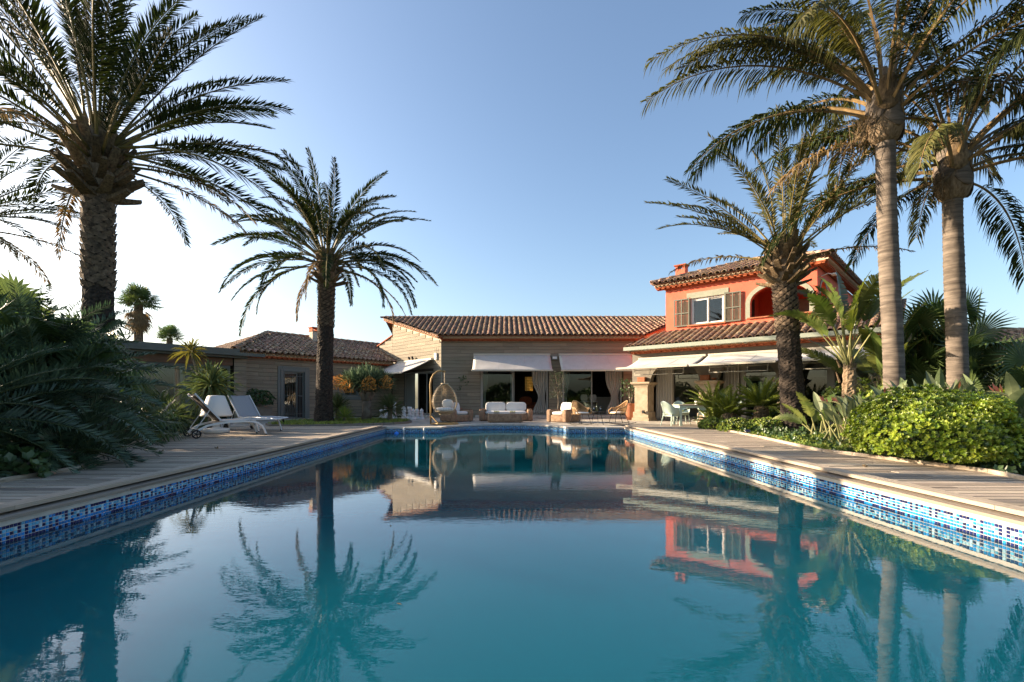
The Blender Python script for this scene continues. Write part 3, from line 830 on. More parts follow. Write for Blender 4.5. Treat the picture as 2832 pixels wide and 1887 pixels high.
# side wall facing left
SW = Matrix.Translation((-3.28, 0, 0)) @ Matrix.Rotation(math.atan2(-0.733, 0.680), 4, 'Z')
b = MB()
sh = [(-3.75, -0.75, 0.13, 2.5)]
b.M = SW
wall_mesh(b, -4.99, 0.0, 0.0, 3.98, 0.0, 0.25, sh)
def vtop(x): return 4.16 + 0.384 * 0.733 * (-x)
b.mi = 1
b.add([(0, 0, 3.98), (-4.99, 0, 3.98), (-4.99, 0, vtop(-4.99)), (0, 0, vtop(0)), (0, 0.25, 3.98), (-4.99, 0.25, 3.98), (-4.99, 0.25, vtop(-4.99)), (0, 0.25, vtop(0))],
      [(0, 1, 2, 3), (7, 6, 5, 4), (1, 5, 6, 2), (0, 3, 7, 4), (3, 2, 6, 7)])
b.mi = 0
b.add([(-4.99, 0.002, 0.0), (-4.99, 0.002, 4.72), (-6.9, 0.002, 4.22), (-6.9, 0.002, 0.0), (-4.99, 0.25, 0.0), (-4.99, 0.25, 4.72), (-6.9, 0.25, 4.22), (-6.9, 0.25, 0.0)],
      [(0, 1, 2, 3), (7, 6, 5, 4), (1, 5, 6, 2)])
w2 = b.build('side_wall', ['backing', 'plaster'], H1)
planks(w2, -4.99, 0.0, 0.02, 5.3, [(h[0] - 0.02, h[1] + 0.02, 0, h[3] + 0.02) for h in sh], top=lambda x: vtop(x) - 0.12, frame=SW)
planks(w2, -6.9, -5.0, 3.0, 4.7, top=lambda x: 4.72 + (x + 4.99) * 0.262, frame=SW)
b = MB(); b.M = SW
b.add([(-5.0, -0.06, 4.75), (-6.95, -0.06, 4.24), (-6.95, 0.3, 4.24), (-5.0, 0.3, 4.75), (-5.0, -0.06, 4.81), (-6.95, -0.06, 4.30), (-6.95, 0.3, 4.30), (-5.0, 0.3, 4.81)],
      [(0, 1, 2, 3), (7, 6, 5, 4), (0, 4, 5, 1), (0, 3, 7, 4)])
b.build('wall_capping', 'brick', w2)
# corner board, step, other walls
slab_part('corner_board', 'trim', H1, (-3.30, -3.255, -0.034, -0.005, 0.0, 4.0))
slab_part('door_step', 'stone', H1, (-1.5, 2.5, -0.5, -0.03, 0.03, 0.15), (2.8, 6.2, -0.5, -0.03, 0.03, 0.15), bevel=0.01)
b = MB(); b.M = SW; b.box(-3.9, -0.6, -0.5, -0.03, 0.03, 0.13); b.build('door_step', 'stone', H1, bevel=0.01)
# room behind
b = MB()
b.box(-3.0, 6.9, 0.26, 5.6, 0.0, 0.16)
b.mi = 1
wall_mesh(b, -3.2, 8.2, 0.16, 3.4, 5.6, 5.75, [(1.28, 1.80, 1.50, 2.40)])
b.box(-3.0, 7.0, 0.26, 5.6, 3.05, 3.15)
b.box(6.9, 7.05, 0.3, 5.6, 0.16, 3.05)
b.box(-3.1, -3.0, 0.6, 5.6, 0.16, 3.05)
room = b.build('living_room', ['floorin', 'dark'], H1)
b = MB(); b.box(1.28, 1.80, 5.66, 5.67, 1.50, 2.40)
sw = b.build('window', 'litw', H1)
b = MB()
for x in (1.28, 1.39, 1.68, 1.79): b.box(x, x + 0.014, 5.62, 5.655, 1.50, 2.40)
for z in (1.62, 1.80, 1.98, 2.16, 2.30): b.box(1.30, 1.78, 5.625, 5.65, z, z + 0.010)
b.box(1.2, 1.28, 5.58, 5.66, 1.42, 2.48); b.box(1.80, 1.88, 5.58, 5.66, 1.42, 2.48); b.box(1.28, 1.80, 5.58, 5.66, 2.40, 2.48)
b.build('leading', 'black', sw)
sliding_door(H1, -1.26, 2.24, 0.165, 2.60, 0.10, [(-1.19, 0.42), (0.30, 0.50)])
sliding_door(H1, 2.97, 6.08, 0.165, 2.60, 0.10, [(3.04, 4.55)])
b = MB()   # the glazed door in the side wall, set in its own frame
d3 = sliding_door(H1, -3.73, -0.77, 0.135, 2.48, 0.10, [(-2.35, -1.45), (-1.55, -0.84)])
d3.matrix_basis = SW
b = MB(); b.M = SW; b.box(-3.9, -0.6, 0.26, 0.32, 2.45, 3.3); b.box(-5, 0, 2.2, 2.3, 0.0, 3.2); b.box(-5, 0.2, 0.26, 2.3, 0.0, 0.12)
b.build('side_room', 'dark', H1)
# roof
rf = MB()
rf.M = Matrix.Translation((0, -0.45, 4.24))
rf.add([(-7.21, 4.12, 1.55), (11.0, 4.12, 1.55), (11.0, 8.2, 0.2), (-7.21, 8.2, 0.2)], [(0, 1, 2, 3)])
roof1 = rf.build('roof', 'tilebed', H1)
RM = Matrix.Translation((0, -0.45, 4.26))
its = roof_plane(roof1, RM, [(-3.45, 0), (7.19, 0), (11.0, 4.12), (-7.28, 4.12)], 0.384)
its += caps((9.6, 3.68, 5.84), (-7.35, 3.68, 5.84))
pieces('roof_tile', [TILE, CAPT], its, roof1, limit=300, stuff='roof_tiles')
cornice(H1, (-3.32, 0.0), (7.1, 0.0), 4.25, 0.45)
# the raking verge above the side wall, and its twin on the right
for (p0, p1, sgn) in (((-7.2, 3.66), (-3.40, -0.43), -1), ((7.15, -0.43), (10.4, 3.0), 1)):
    a = Vector((p0[0], p0[1], 4.24 + 0.384 * (p0[1] + 0.45))); c = Vector((p1[0], p1[1], 4.24 + 0.384 * (p1[1] + 0.45)))
    b = MB()
    b.bar(a + Vector((0, 0, -0.035)), c + Vector((0, 0, -0.035)), 0.10, 0.05); b.mi = 1
    b.bar(a + Vector((0.06 * -sgn, 0.04, -0.10)), c + Vector((0.06 * -sgn, 0.04, -0.10)), 0.16, 0.085); b.mi = 0
    b.bar(a + Vector((0.04 * -sgn, 0.04, -0.165)), c + Vector((0.04 * -sgn, 0.04, -0.165)), 0.13, 0.04)
    b.bar(a + Vector((0.20 * -sgn, 0.12, -0.10)), c + Vector((0.20 * -sgn, 0.12, -0.10)), 0.4, 0.12)
    vg = b.build('verge', ['brick', 'genoise'], H1)
    d = c - a; t = d.normalized(); k = int(d.length / 0.24)
    side = t.cross(Vector((0, 0, 1))).normalized(); up = side.cross(t)
    M0 = Matrix((t, -side, up)).transposed().to_4x4()
    pieces('cornice_tile', [ARC], [(0, Matrix.Translation(a + t * (d.length * (i + 0.5) / k) + side * 0.06 + up * -0.145) @ M0) for i in range(k)], vg)

# ---------------------------------------------------------------- left wing
AL = math.atan2(0.777, 0.630)
H2 = thing('tiled_wing', 'low left wing with plank walls, a barred door and a hipped tile roof', 'house wing', (-10.4, 23.14, 0), AL)
holes = [(-0.6, 0.6, 0.03, 2.36), (2.7, 3.7, 1.1, 2.2)]
b = MB(); wall_mesh(b, -2.7, 5.9, 0.0, 3.0, 0.0, 0.25, holes); b.box(-2.7, -2.45, 0.25, 6.4, 0.0, 3.0)
w3 = b.build('front_wall', 'backing', H2)
planks(w3, -2.7, 5.86, 0.02, 2.98, holes)
b = MB()
b.box(-0.79, -0.58, -0.06, 0.0, 0.02, 2.57); b.box(0.58, 0.80, -0.06, 0.0, 0.02, 2.57); b.box(-0.58, 0.58, -0.06, 0.0, 2.35, 2.57)
b.box(-0.66, -0.54, -0.09, -0.061, 0.02, 2.42); b.box(0.54, 0.66, -0.09, -0.061, 0.02, 2.42); b.box(-0.54, 0.54, -0.09, -0.061, 2.32, 2.42)
b.build('door_surround', 'frame', H2, bevel=0.008)
dr = sliding_door(H2, -0.56, 0.56, 0.04, 2.33, 0.05, [(-0.49, 0.18)], fm='frame', name='door')
b = MB()
for i in range(8): b.tube([(-0.45 + i * 0.127, -0.03, 0.08), (-0.45 + i * 0.127, -0.03, 2.24)], 0.010, 6)
for z in (0.25, 1.15, 2.1): b.bar((-0.49, -0.03, z), (0.49, -0.03, z), 0.02, 0.02)
b.tube([(0.27, -0.05, 1.12), (0.42, -0.08, 1.12)], 0.014, 6)
b.build('security_bars', 'frame', dr)
b = MB(); b.box(0.13, 0.56, 0.07, 0.09, 0.06, 2.28); b.build('door_leaf', 'dark', dr)
wn_ = sliding_door(H2, 2.72, 3.68, 1.12, 2.18, 0.05, [(2.78, 3.2), (3.2, 3.62)], fm='frame', name='window')
b = MB(); b.box(2.55, 3.85, -0.05, -0.025, 0.95, 1.1); b.box(2.55, 2.7, -0.05, -0.025, 1.1, 2.35); b.box(3.7, 3.85, -0.05, -0.025, 1.1, 2.35); b.box(2.7, 3.7, -0.05, -0.025, 2.2, 2.35)
b.build('window_surround', 'frame', H2)
b = MB(); b.box(-2.4, 5.8, 0.26, 4.0, 0.0, 0.03); b.mi = 1; b.box(-2.4, 5.8, 3.0, 3.1, 0.03, 2.9); b.box(-2.4, 5.8, 0.3, 3.0, 2.8, 2.9)
b.build('hall', ['floorin', 'inwall'], H2)
roof2 = MB(); roof2.box(-2.3, 7.0, 0.2, 6.2, 2.95, 3.05); roof2 = roof2.build('roof', 'tilebed', H2)
its = roof_plane(roof2, Matrix.Translation((0, -0.4, 3.15)), [(-2.86, 0), (6.45, 0), (7.7, 3.6), (0.2, 3.6)], 0.385)
its += roof_plane(roof2, Matrix.Translation((-2.86, 6.8, 3.15)) @ Matrix.Rotation(-PI / 2, 4, 'Z'), [(0, 0), (7.2, 0), (3.6, 3.06)], 0.453)
its += caps((0.2, 3.2, 4.57), (7.6, 3.2, 4.57)) + caps((-2.92, -0.46, 3.2), (0.2, 3.2, 4.60))
pieces('roof_tile', [TILE, CAPT], its, roof2, limit=300, stuff='roof_tiles')
cornice(H2, (-2.6, 0.0), (5.85, 0.0), 3.16, 0.40)
b = MB(); b.M = Matrix.Translation((-0.75, 0, 0)); b.box(3.0, 3.34, 2.3, 2.66, 3.5, 4.78); b.mi = 1
b.box(2.97, 3.37, 2.27, 2.69, 4.78, 4.83); b.box(2.99, 3.06, 2.29, 2.67, 4.83, 4.98); b.box(3.28, 3.35, 2.29, 2.67, 4.83, 4.98); b.box(2.95, 3.39, 2.25, 2.71, 4.98, 5.03)
b.build('chimney', ['plaster', 'brick'], roof2)

# ---------------------------------------------------------------- flat-roofed annex
H3 = thing('flat_roofed_annex', 'flat-roofed glazed annex with grey metal fascia behind the yucca', 'annex', (-10.4, 23.14, 0), AL)
b = MB(); b.box(-9.6, -2.75, -0.70, 4.5, 3.0, 3.17)
rf3 = b.build('roof', 'fascia', H3)
slab_part('gutter', 'fascia', H3, (-9.7, -1.75, -0.90, -0.705, 2.87, 3.0))
slab_part('soffit_beam', 'fascia', H3, (-9.6, -2.42, -0.68, -0.40, 2.78, 2.868))
b = MB(); b.box(-9.6, -2.9, -0.34, -0.1, 2.45, 2.775); b.build('lintel', 'wickertop', H3)
b = MB(); b.box(-2.85, -2.36, -0.36, 0.25, 0.0, 2.775)
pl_ = b.build('corner_pier', 'backing', H3)
planks(pl_, -2.86, -2.35, 0.02, 2.77, y=-0.374, lmin=2, lmax=3)
for x in (-9.4, -7.8, -6.2, -4.6):
    sliding_door(H3, x, x + 1.62, 0.03, 2.45, -0.22, [(x + 0.06, x + 1.56)], fm='fascia', name='glazed_panel')
b = MB(); b.box(-9.6, -2.86, -0.1, 4.3, 0.0, 0.03); b.mi = 1
b.box(-9.6, -2.86, 4.3, 4.4, 0.0, 3.0); b.box(-9.6, -9.5, -0.1, 4.3, 0.03, 3.0); b.box(-2.86, -2.76, 0.25, 4.3, 0.03, 3.0); b.box(-9.5, -2.86, 0.0, 4.3, 2.9, 2.96)
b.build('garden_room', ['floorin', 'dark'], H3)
b = MB(); b.box(-4.62, -4.45, -0.96, -0.905, 2.89, 2.98); b.mi = 1; b.box(-4.60, -4.47, -0.965, -0.961, 2.905, 2.965)
b.build('floodlight', ['black', 'whitef'], H3)

# ---------------------------------------------------------------- red villa wing
AR = math.atan2(-0.669, 0.744)
H4 = thing('red_villa', 'two-storey villa wing with bright red upper floor, shutters and tiled roofs', 'villa', (6.2, 20.9, 0), AR)
def arch_wall(b, x0, x1, z0, z1, y0, y1, a0, a1, zs, zc, n=18):
    """wall x0..x1, z0..z1 with an arched opening a0..a1: jambs to zs, crown zc"""
    pts = []
    for i in range(n + 1):
        a = PI - PI * i / n
        pts.append(((a0 + a1) / 2 + (a1 - a0) / 2 * math.cos(a), zs + (zc - zs) * math.sin(a)))
    if zs > z0:
        b.box(x0, a0, y0, y1, z0, zs); b.box(a1, x1, y0, y1, z0, zs)
    zb = max(zs, z0)
    b.box(x0, a0, y0, y1, zb, z1) if a0 > x0 else None
    b.box(a1, x1, y0, y1, zb, z1) if x1 > a1 else None
    for (xa, za), (xb, zb_) in zip(pts, pts[1:]):
        b.add([(xa, y0, za), (xb, y0, zb_), (xb, y0, z1), (xa, y0, z1), (xa, y1, za), (xb, y1, zb_), (xb, y1, z1), (xa, y1, z1)],
              [(0, 1, 2, 3), (7, 6, 5, 4), (0, 4, 5, 1), (3, 2, 6, 7)])
def arch_trim(b, a0, a1, z0, zs, zc, w, y0, y1, n=18):
    o = []; i_ = []
    for i in range(n + 1):
        a = PI - PI * i / n
        cx_ = (a0 + a1) / 2
        i_.append((cx_ + (a1 - a0) / 2 * math.cos(a), zs + (zc - zs) * math.sin(a)))
        o.append((cx_ + ((a1 - a0) / 2 + w) * math.cos(a), zs + (zc - zs + w) * math.sin(a)))
    i_ = [(a0, z0)] + i_ + [(a1, z0)]; o = [(a0 - w, z0)] + o + [(a1 + w, z0)]
    for k in range(len(i_) - 1):
        (ia, iz), (ib, jz) = i_[k], i_[k + 1]; (oa, oz), (ob, pz) = o[k], o[k + 1]
        b.add([(ia, y0, iz), (ib, y0, jz), (ob, y0, pz), (oa, y0, oz), (ia, y1, iz), (ib, y1, jz), (ob, y1, pz), (oa, y1, oz)],
              [(0, 1, 2, 3), (0, 4, 5, 1), (3, 2, 6, 7), (7, 6, 5, 4)])
# ground floor arcade
b = MB()
BAYS = [0.0, 2.8, 5.6, 8.4]
for a, c in zip(BAYS, BAYS[1:]): arch_wall(b, a, c, 1.74, 3.0, -0.14, 0.14, a + 0.36, c - 0.36, 1.75, 2.56)
b.box(-0.5, 0.0, -0.14, 0.14, 1.74, 3.0)
b.build('arcade_wall', 'planterg', H4)
def pillar(x):
    p = MB()
    p.box(x - 0.40, x + 0.40, -0.40, 0.40, 0.0, 0.16)
    p.box(x - 0.36, x + 0.36, -0.36, 0.36, 0.16, 0.42)
    p.box(x - 0.31, x + 0.31, -0.31, 0.31, 0.42, 1.52)
    p.box(x - 0.34, x + 0.34, -0.34, 0.34, 1.52, 1.57)
    vs = []; prof = [(0.34, 1.57), (0.37, 1.60), (0.43, 1.64), (0.45, 1.68), (0.45, 1.73)]
    for r, z in prof: vs += [(x - r, -r, z), (x + r, -r, z), (x + r, r, z), (x - r, r, z)]
    p.add(vs, [(i * 4 + j, i * 4 + (j + 1) % 4, (i + 1) * 4 + (j + 1) % 4, (i + 1) * 4 + j) for i in range(4) for j in range(4)] + [(16, 17, 18, 19)])
    return p.build('pillar', 'pillar', H4, bevel=0.012)
for x in BAYS: pillar(x)
for i, (x0, x1) in enumerate([(-0.3, 1.0), (1.0, 2.4), (2.4, 3.9), (3.9, 5.3), (5.3, 6.8), (6.8, 8.2)]):
    sliding_door(H4, x0, x1, 0.03, 2.7, 0.62, [(x0 + 0.06, x1 - 0.06)], name='glazed_panel')
b = MB(); b.box(-0.45, 8.5, 0.14, 5.0, 0.0, 0.03); b.mi = 1
b.box(-0.45, 8.5, 4.0, 4.15, 0.03, 3.0); b.box(-0.5, -0.35, 0.15, 4.0, 0.03, 3.0); b.box(8.4, 8.55, 0.15, 4, 0.03, 3.0); b.box(-0.35, 8.4, 0.15, 4.0, 2.85, 2.95)
b.mi = 2; b.box(1.2, 1.9, 3.9, 3.99, 0.05, 2.3); b.box(3.2, 3.9, 3.93, 3.99, 1.2, 1.8); b.box(3.2, 3.9, 3.93, 3.99, 0.3, 0.95); b.box(5.2, 6.2, 3.93, 3.99, 0.9, 1.9)
b.build('dining_room', ['floorin', 'inwall', 'dark'], H4)
# lower roof
b = MB(); b.box(-0.4, 8.5, -0.1, 3.8, 3.0, 3.06); roof4 = b.build('lower_roof', 'tilebed', H4)
its = roof_plane(roof4, Matrix.Translation((0, -0.6, 3.30)), [(-0.62, 0), (8.8, 0), (8.8, 3.6), (6.35, 3.6), (6.35, 2.02), (0.28, 2.02)], 0.385)
pieces('roof_tile', [TILE], its, roof4, limit=300, stuff='roof_tiles')
b = MB()
b.box(-0.62, 8.9, -0.76, -0.60, 3.11, 3.125); b.box(-0.62, 8.9, -0.76, -0.745, 3.125, 3.26); b.box(-0.62, -0.60, -0.744, -0.60, 3.126, 3.26)
gt = b.build('gutter', 'gutter', H4)
for i in range(9):
    b = MB(); b.box(0.3 + i, 0.335 + i, -0.7, -0.35, 3.075, 3.108); b.build('gutter_bracket', 'gutter', gt)
cornice(H4, (-0.5, -0.14), (8.6, -0.14), 3.245, 0.44)
b = MB(); b.add([(-0.5, -0.5, 3.0), (0.4, 1.4, 3.0), (0.4, 1.4, 4.1), (-0.5, -0.5, 3.3)], [(0, 1, 2, 3)])
b.build('roof_gable', 'planterg', H4)
# upper floor
b = MB()
wall_mesh(b, 0.39, 3.7, 3.75, 6.02, 1.4, 1.62, [(1.54, 2.94, 4.28, 5.45)])
b.box(3.7, 6.27, 1.4, 1.62, 3.75, 4.27)
arch_wall(b, 3.7, 6.27, 4.27, 6.02, 1.4, 1.62, 3.95, 6.02, 4.92, 5.55)
b.box(0.39, 0.62, 1.62, 10.4, 3.0, 6.02)
b.box(0.62, 6.6, 10.2, 10.4, 3.0, 6.02)
b.box(3.5, 3.65, 1.62, 4.2, 3.75, 5.9); b.box(3.65, 6.2, 4.0, 4.15, 3.75, 5.9); b.box(3.65, 6.2, 1.62, 4.0, 5.8, 5.9); b.box(3.65, 6.2, 1.62, 4.0, 3.76, 4.0)
up = b.build('upper_wall', 'red', H4)
b = MB()
RW = Matrix.Translation((6.27, 1.4, 0)) @ Matrix.Rotation(math.atan2(0.999, 0.0536), 4, 'Z')
b.M = RW
arch_wall(b, 0.0, 2.0, 4.27, 6.02, 0.0, 0.22, 0.42, 1.62, 5.0, 5.6); b.box(0, 2.0, 0, 0.22, 3.4, 4.27)
wall_mesh(b, 2.0, 9.1, 3.4, 6.02, 0.0, 0.22, [(2.5, 3.3, 4.6, 5.5)])
b.build('upper_side_wall', 'red', H4)
b = MB(); arch_trim(b, 3.95, 6.02, 4.27, 4.92, 5.55, 0.17, 1.372, 1.399); b.M = RW; arch_trim(b, 0.42, 1.62, 4.27, 5.0, 5.6, 0.12, -0.028, -0.001); b.build('arch_trim', 'trim', H4)
b = MB(); b.box(3.85, 6.12, 1.32, 1.64, 4.271, 4.32); b.box(1.4, 3.02, 1.30, 1.5, 4.21, 4.275); b.build('sill', 'terra', H4)
# loggia furniture: door and pale panel inside
b = MB(); b.box(3.66, 3.70, 2.3, 3.1, 4.0, 5.35); b.mi = 1; b.box(4.7, 5.6, 3.95, 3.99, 4.0, 5.3); b.box(4.55, 4.7, 3.94, 3.985, 4.0, 5.42); b.box(5.6, 5.75, 3.94, 3.985, 4.0, 5.42)
b.build('balcony_door', ['dark', 'trim'], H4)
# window, trim and shutters
wd = sliding_door(H4, 1.54, 2.94, 4.28, 5.45, 1.50, [(1.6, 2.27), (2.25, 2.88)], fm='whitef', name='window')
b = MB(); b.box(1.36, 3.12, 1.372, 1.399, 5.50, 5.70); b.box(1.52, 2.96, 1.36, 1.399, 5.44, 5.50); b.box(1.46, 1.54, 1.372, 1.399, 4.28, 5.44); b.box(2.94, 3.02, 1.372, 1.399, 4.28, 5.44)
b.build('window_trim', 'trim', H4)
SL = unitbox('slat', 'shutter')
for x0, x1, tilt in ((0.80, 1.50, 0.03), (2.98, 3.62, -0.05)):
    b = MB(); xm = (x0 + x1) / 2; s_ = 0.05
    for xa in (x0, xm - s_ / 2, x1 - s_): b.box(xa, xa + s_, -0.02, 0.02, 4.24, 5.48)
    for za in (4.24, 4.80, 5.42): b.box(x0 + s_, xm - s_ / 2, -0.019, 0.019, za, za + 0.055); b.box(xm + s_ / 2, x1 - s_, -0.019, 0.019, za, za + 0.055)
    o = b.build('shutter', 'shutter', H4, loc=(0, 1.33, 0))
    its = []
    for xa, xb in ((x0 + s_, xm - s_ / 2), (xm + s_ / 2, x1 - s_)):
        z = 4.33
        while z < 5.40:
            if not (4.77 < z < 4.87): its.append((0, TRS(((xa + xb) / 2, 0, z), (xb - xa, 0.034, 0.010), rx=0.6)))
            z += 0.047
    pieces('slat', [SL], its, o)
# upper roof
b = MB(); b.box(0.5, 6.2, 1.7, 10.2, 6.0, 6.05); roof5 = b.build('upper_roof', 'tilebed', H4)
its = roof_plane(roof5, Matrix.Translation((0, 0.95, 6.28)), [(-0.06, 0), (6.75, 0), (3.35, 3.4)], 0.345)
its += roof_plane(roof5, Matrix.Translation((6.75, 0.95, 6.28)) @ Matrix.Rotation(PI / 2 - 0.05, 4, 'Z'), [(0, 0), (9.9, 0), (6.5, 3.4), (3.4, 3.4)], 0.345)
its += roof_plane(roof5, Matrix.Translation((-0.06, 10.85, 6.28)) @ Matrix.Rotation(-PI / 2, 4, 'Z'), [(0, 0), (9.9, 0), (6.5, 3.4), (3.4, 3.4)], 0.345)
its += caps((-0.1, 0.9, 6.33), (3.35, 4.35, 7.50)) + caps((6.8, 0.9, 6.33), (3.35, 4.35, 7.50)) + caps((3.35, 4.35, 7.49), (3.35, 7.4, 7.49))
pieces('roof_tile', [TILE, CAPT], its, roof5, limit=300, stuff='roof_tiles')
cornice(H4, (0.0, 1.4), (6.66, 1.4), 6.275, 0.45)
cornice(H4, (6.28, 1.0), (6.77, 10.3), 6.272, 0.45)
b = MB(); b.box(0.15, 0.62, 3.1, 3.5, 6.2, 7.32); b.mi = 1; b.box(0.09, 0.68, 3.04, 3.56, 7.50, 7.55); b.mi = 0
b.box(0.15, 0.27, 3.1, 3.5, 7.32, 7.50); b.box(0.50, 0.62, 3.1, 3.5, 7.32, 7.50); b.build('chimney', ['red', 'brick'], roof5)
# wall lamp on the side face
b = MB(); b.M = RW @ Matrix.Translation((0.5, 0, 5.72)); b.tube([(0, -0.03, 0), (0.0, -0.25, 0.06), (0.05, -0.40, 0.02)], 0.022, 6); b.box(-0.1, 0.22, -0.5, -0.36, -0.03, 0.03); b.build('wall_lamp', 'whitef', H4)

# ---------------------------------------------------------------- neighbour at the right edge
H5 = thing('garden_house', 'far right garden house showing only its grey-brown tiled roof', 'outbuilding', (14.6, 15.2, 0), R(-8))
b = MB(); b.box(0, 7, 0.3, 5, 0, 2.6); b.build('wall', 'plaster', H5)
b = MB(); b.box(-0.2, 7, 0.2, 5, 2.6, 2.66); r5 = b.build('roof', 'tilebed', H5)
its = roof_plane(r5, Matrix.Translation((0, 0, 2.66)), [(-0.4, 0), (7, 0), (7, 2.6), (-0.4, 2.6)], 0.30)
its += caps((-0.5, 2.6, 3.5), (7, 2.6, 3.5))
pieces('roof_tile', [TILE, CAPT], its, r5, limit=200, stuff='roof_tiles')
b = MB(); b.box(-0.4, 7, -0.16, -0.04, 2.50, 2.64); b.build('gutter', 'gutter', H5)

# ---------------------------------------------------------------- awnings
def awning(label, M, w, z0, z1, out, valance=0.0, arms=False, sag=0.10):
    """M: frame on the wall (x along, -y outward). Cassette at z1, front bar at z0, 'out' metres from the wall"""
    o = thing('awning', label, 'awning', group='white canvas awnings')
    o.matrix_basis = M
    b = MB()
    def fn(u, v):
        z = lerp(z1, z0, v) - sag * math.sin(PI * v) * (1 - 0.75 * math.sin(PI * u)) + 0.008 * math.sin(u * 3 * PI) * v + 0.02 * noise.noise(Vector((u * 5, v * 3, w)))
        return (u * w, -0.10 - (out - 0.1) * v, z)
    b.grid(fn, 24, 10)
    f = b.build('canvas', 'canvas', o, smooth=True)
    md = f.modifiers.new('thick', 'SOLIDIFY'); md.thickness = 0.004
    b = MB(); b.bar((-0.03, -out, z0), (w + 0.03, -out, z0), 0.075, 0.085); b.build('front_bar', 'abar', o, bevel=0.015)
    b = MB(); b.bar((-0.02, -0.07, z1 + 0.02), (w + 0.02, -0.07, z1 + 0.02), 0.13, 0.11); b.build('cassette', 'abar', o, bevel=0.02)
    for x in (0.12, w - 0.12):
        xe = x + (0.5 if x < w / 2 else -0.5)
        b = MB(); b.tube([(x, -0.12, z1 - 0.06), (xe, -out * 0.5, lerp(z0, z1, 0.45) - 0.10), (x, -out + 0.03, z0)], 0.022, 6); b.build('arm', 'abar', o)
    for k in (0.33, 0.66):
        b = MB(); b.tube([(w * k, -0.10 - (out - 0.1) * v, lerp(z1, z0, v) - sag * math.sin(PI * v) * (1 - 0.75 * math.sin(PI * k)) + 0.008 * math.sin(k * 3 * PI) * v + 0.004) for v in [i / 10 for i in range(11)]], 0.004, 4)
        b.build('seam', 'abar', o)
    if arms:
        b = MB()
        for z in (z0 - 0.07, z0 - 0.26): b.bar((0.5, -out + 0.55, z), (w - 0.35, -out + 0.55, z), 0.022, 0.028)
        for i in range(4):
            x = 0.5 + (w - 0.85) * i / 3
            b.bar((x, -out + 0.55, z0 - 0.26), (x + 0.03, -out + 0.55, z0 + 0.02), 0.018, 0.018)
        b.build('lower_frame', 'abar', o)
    return o
awning('white awning over the glazed doors behind the wicker sofa', Matrix.Translation((-1.60, 24.36, 0)), 3.94, 2.39, 3.26, 1.3, sag=0.08)
awning('white awning over the right-hand glazed doors of the dark plank facade', Matrix.Translation((2.79, 24.36, 0)), 3.75, 2.39, 3.26, 1.3, sag=0.08)
awning('half-sunlit white awning on the pale left-facing wall above the chess pieces', Matrix.Translation((-3.28, 24.4, 0)) @ Matrix.Rotation(math.atan2(-0.733, 0.680), 4, 'Z') @ Matrix.Translation((-4.9, -0.03, 0)), 4.15, 2.31, 3.08, 1.9, sag=0.06)
RWM = Matrix.Translation((6.2, 20.9, 0)) @ Matrix.Rotation(AR, 4, 'Z')
awning('sunlit white awning beside the stone pillar, over the dining table', RWM @ Matrix.Translation((-0.12, -0.16, 0)), 2.86, 2.23, 2.72, 2.1, arms=True)
awning('sunlit white awning partly hidden by the thick palm trunk', RWM @ Matrix.Translation((2.86, -0.16, 0)), 2.78, 2.23, 2.72, 2.1, arms=True)
awning('white awning seen between the thick palm trunk and the tall strelitzia', RWM @ Matrix.Translation((5.8, -0.16, 0)), 2.9, 2.23, 2.72, 2.1, arms=True)

# ---------------------------------------------------------------- curtains
curtain('white curtain tied back at the right of the first glazed door', Matrix.Translation((1.42, 24.56, 0)), 0.78, 0.18, 2.55, 6, tie=(0.62, 0.55, 0.75))
curtain('thin white curtain hanging at the left of the first glazed door', Matrix.Translation((-1.18, 24.60, 0)), 0.30, 0.18, 2.55, 3, tie=(0.62, 0.5, 0.2))
curtain('white curtain tied back at the right of the second glazed door', Matrix.Translation((5.25, 24.56, 0)), 0.80, 0.18, 2.55, 6, tie=(0.62, 0.55, 0.7))
curtain('thin white curtain at the left of the second glazed door', Matrix.Translation((3.02, 24.60, 0)), 0.36, 0.18, 2.55, 3, tie=(0.62, 0.5, 0.2))
curtain('grey curtain gathered at the left of the side door near the chess pieces', Matrix.Translation((-3.28, 24.4, 0)) @ Matrix.Rotation(math.atan2(-0.733, 0.680), 4, 'Z') @ Matrix.Translation((-3.6, 0.04, 0)), 1.0, 0.15, 2.42, 8, m='curtaing')
curtain('pale curtain in the arcade just right of the stone pillar', RWM @ Matrix.Translation((0.35, 0.45, 0)), 0.75, 0.05, 2.6, 6)
curtain('pale curtain in the arcade right of the second stone pillar', RWM @ Matrix.Translation((3.2, 0.45, 0)), 0.6, 0.05, 2.6, 5)
curtain('pale curtain inside the flat-roofed annex behind the yucca', Matrix.Translation((-10.4, 23.14, 0)) @ Matrix.Rotation(AL, 4, 'Z') @ Matrix.Translation((-5.0, 0.0, 0)), 1.3, 0.05, 2.42, 8)

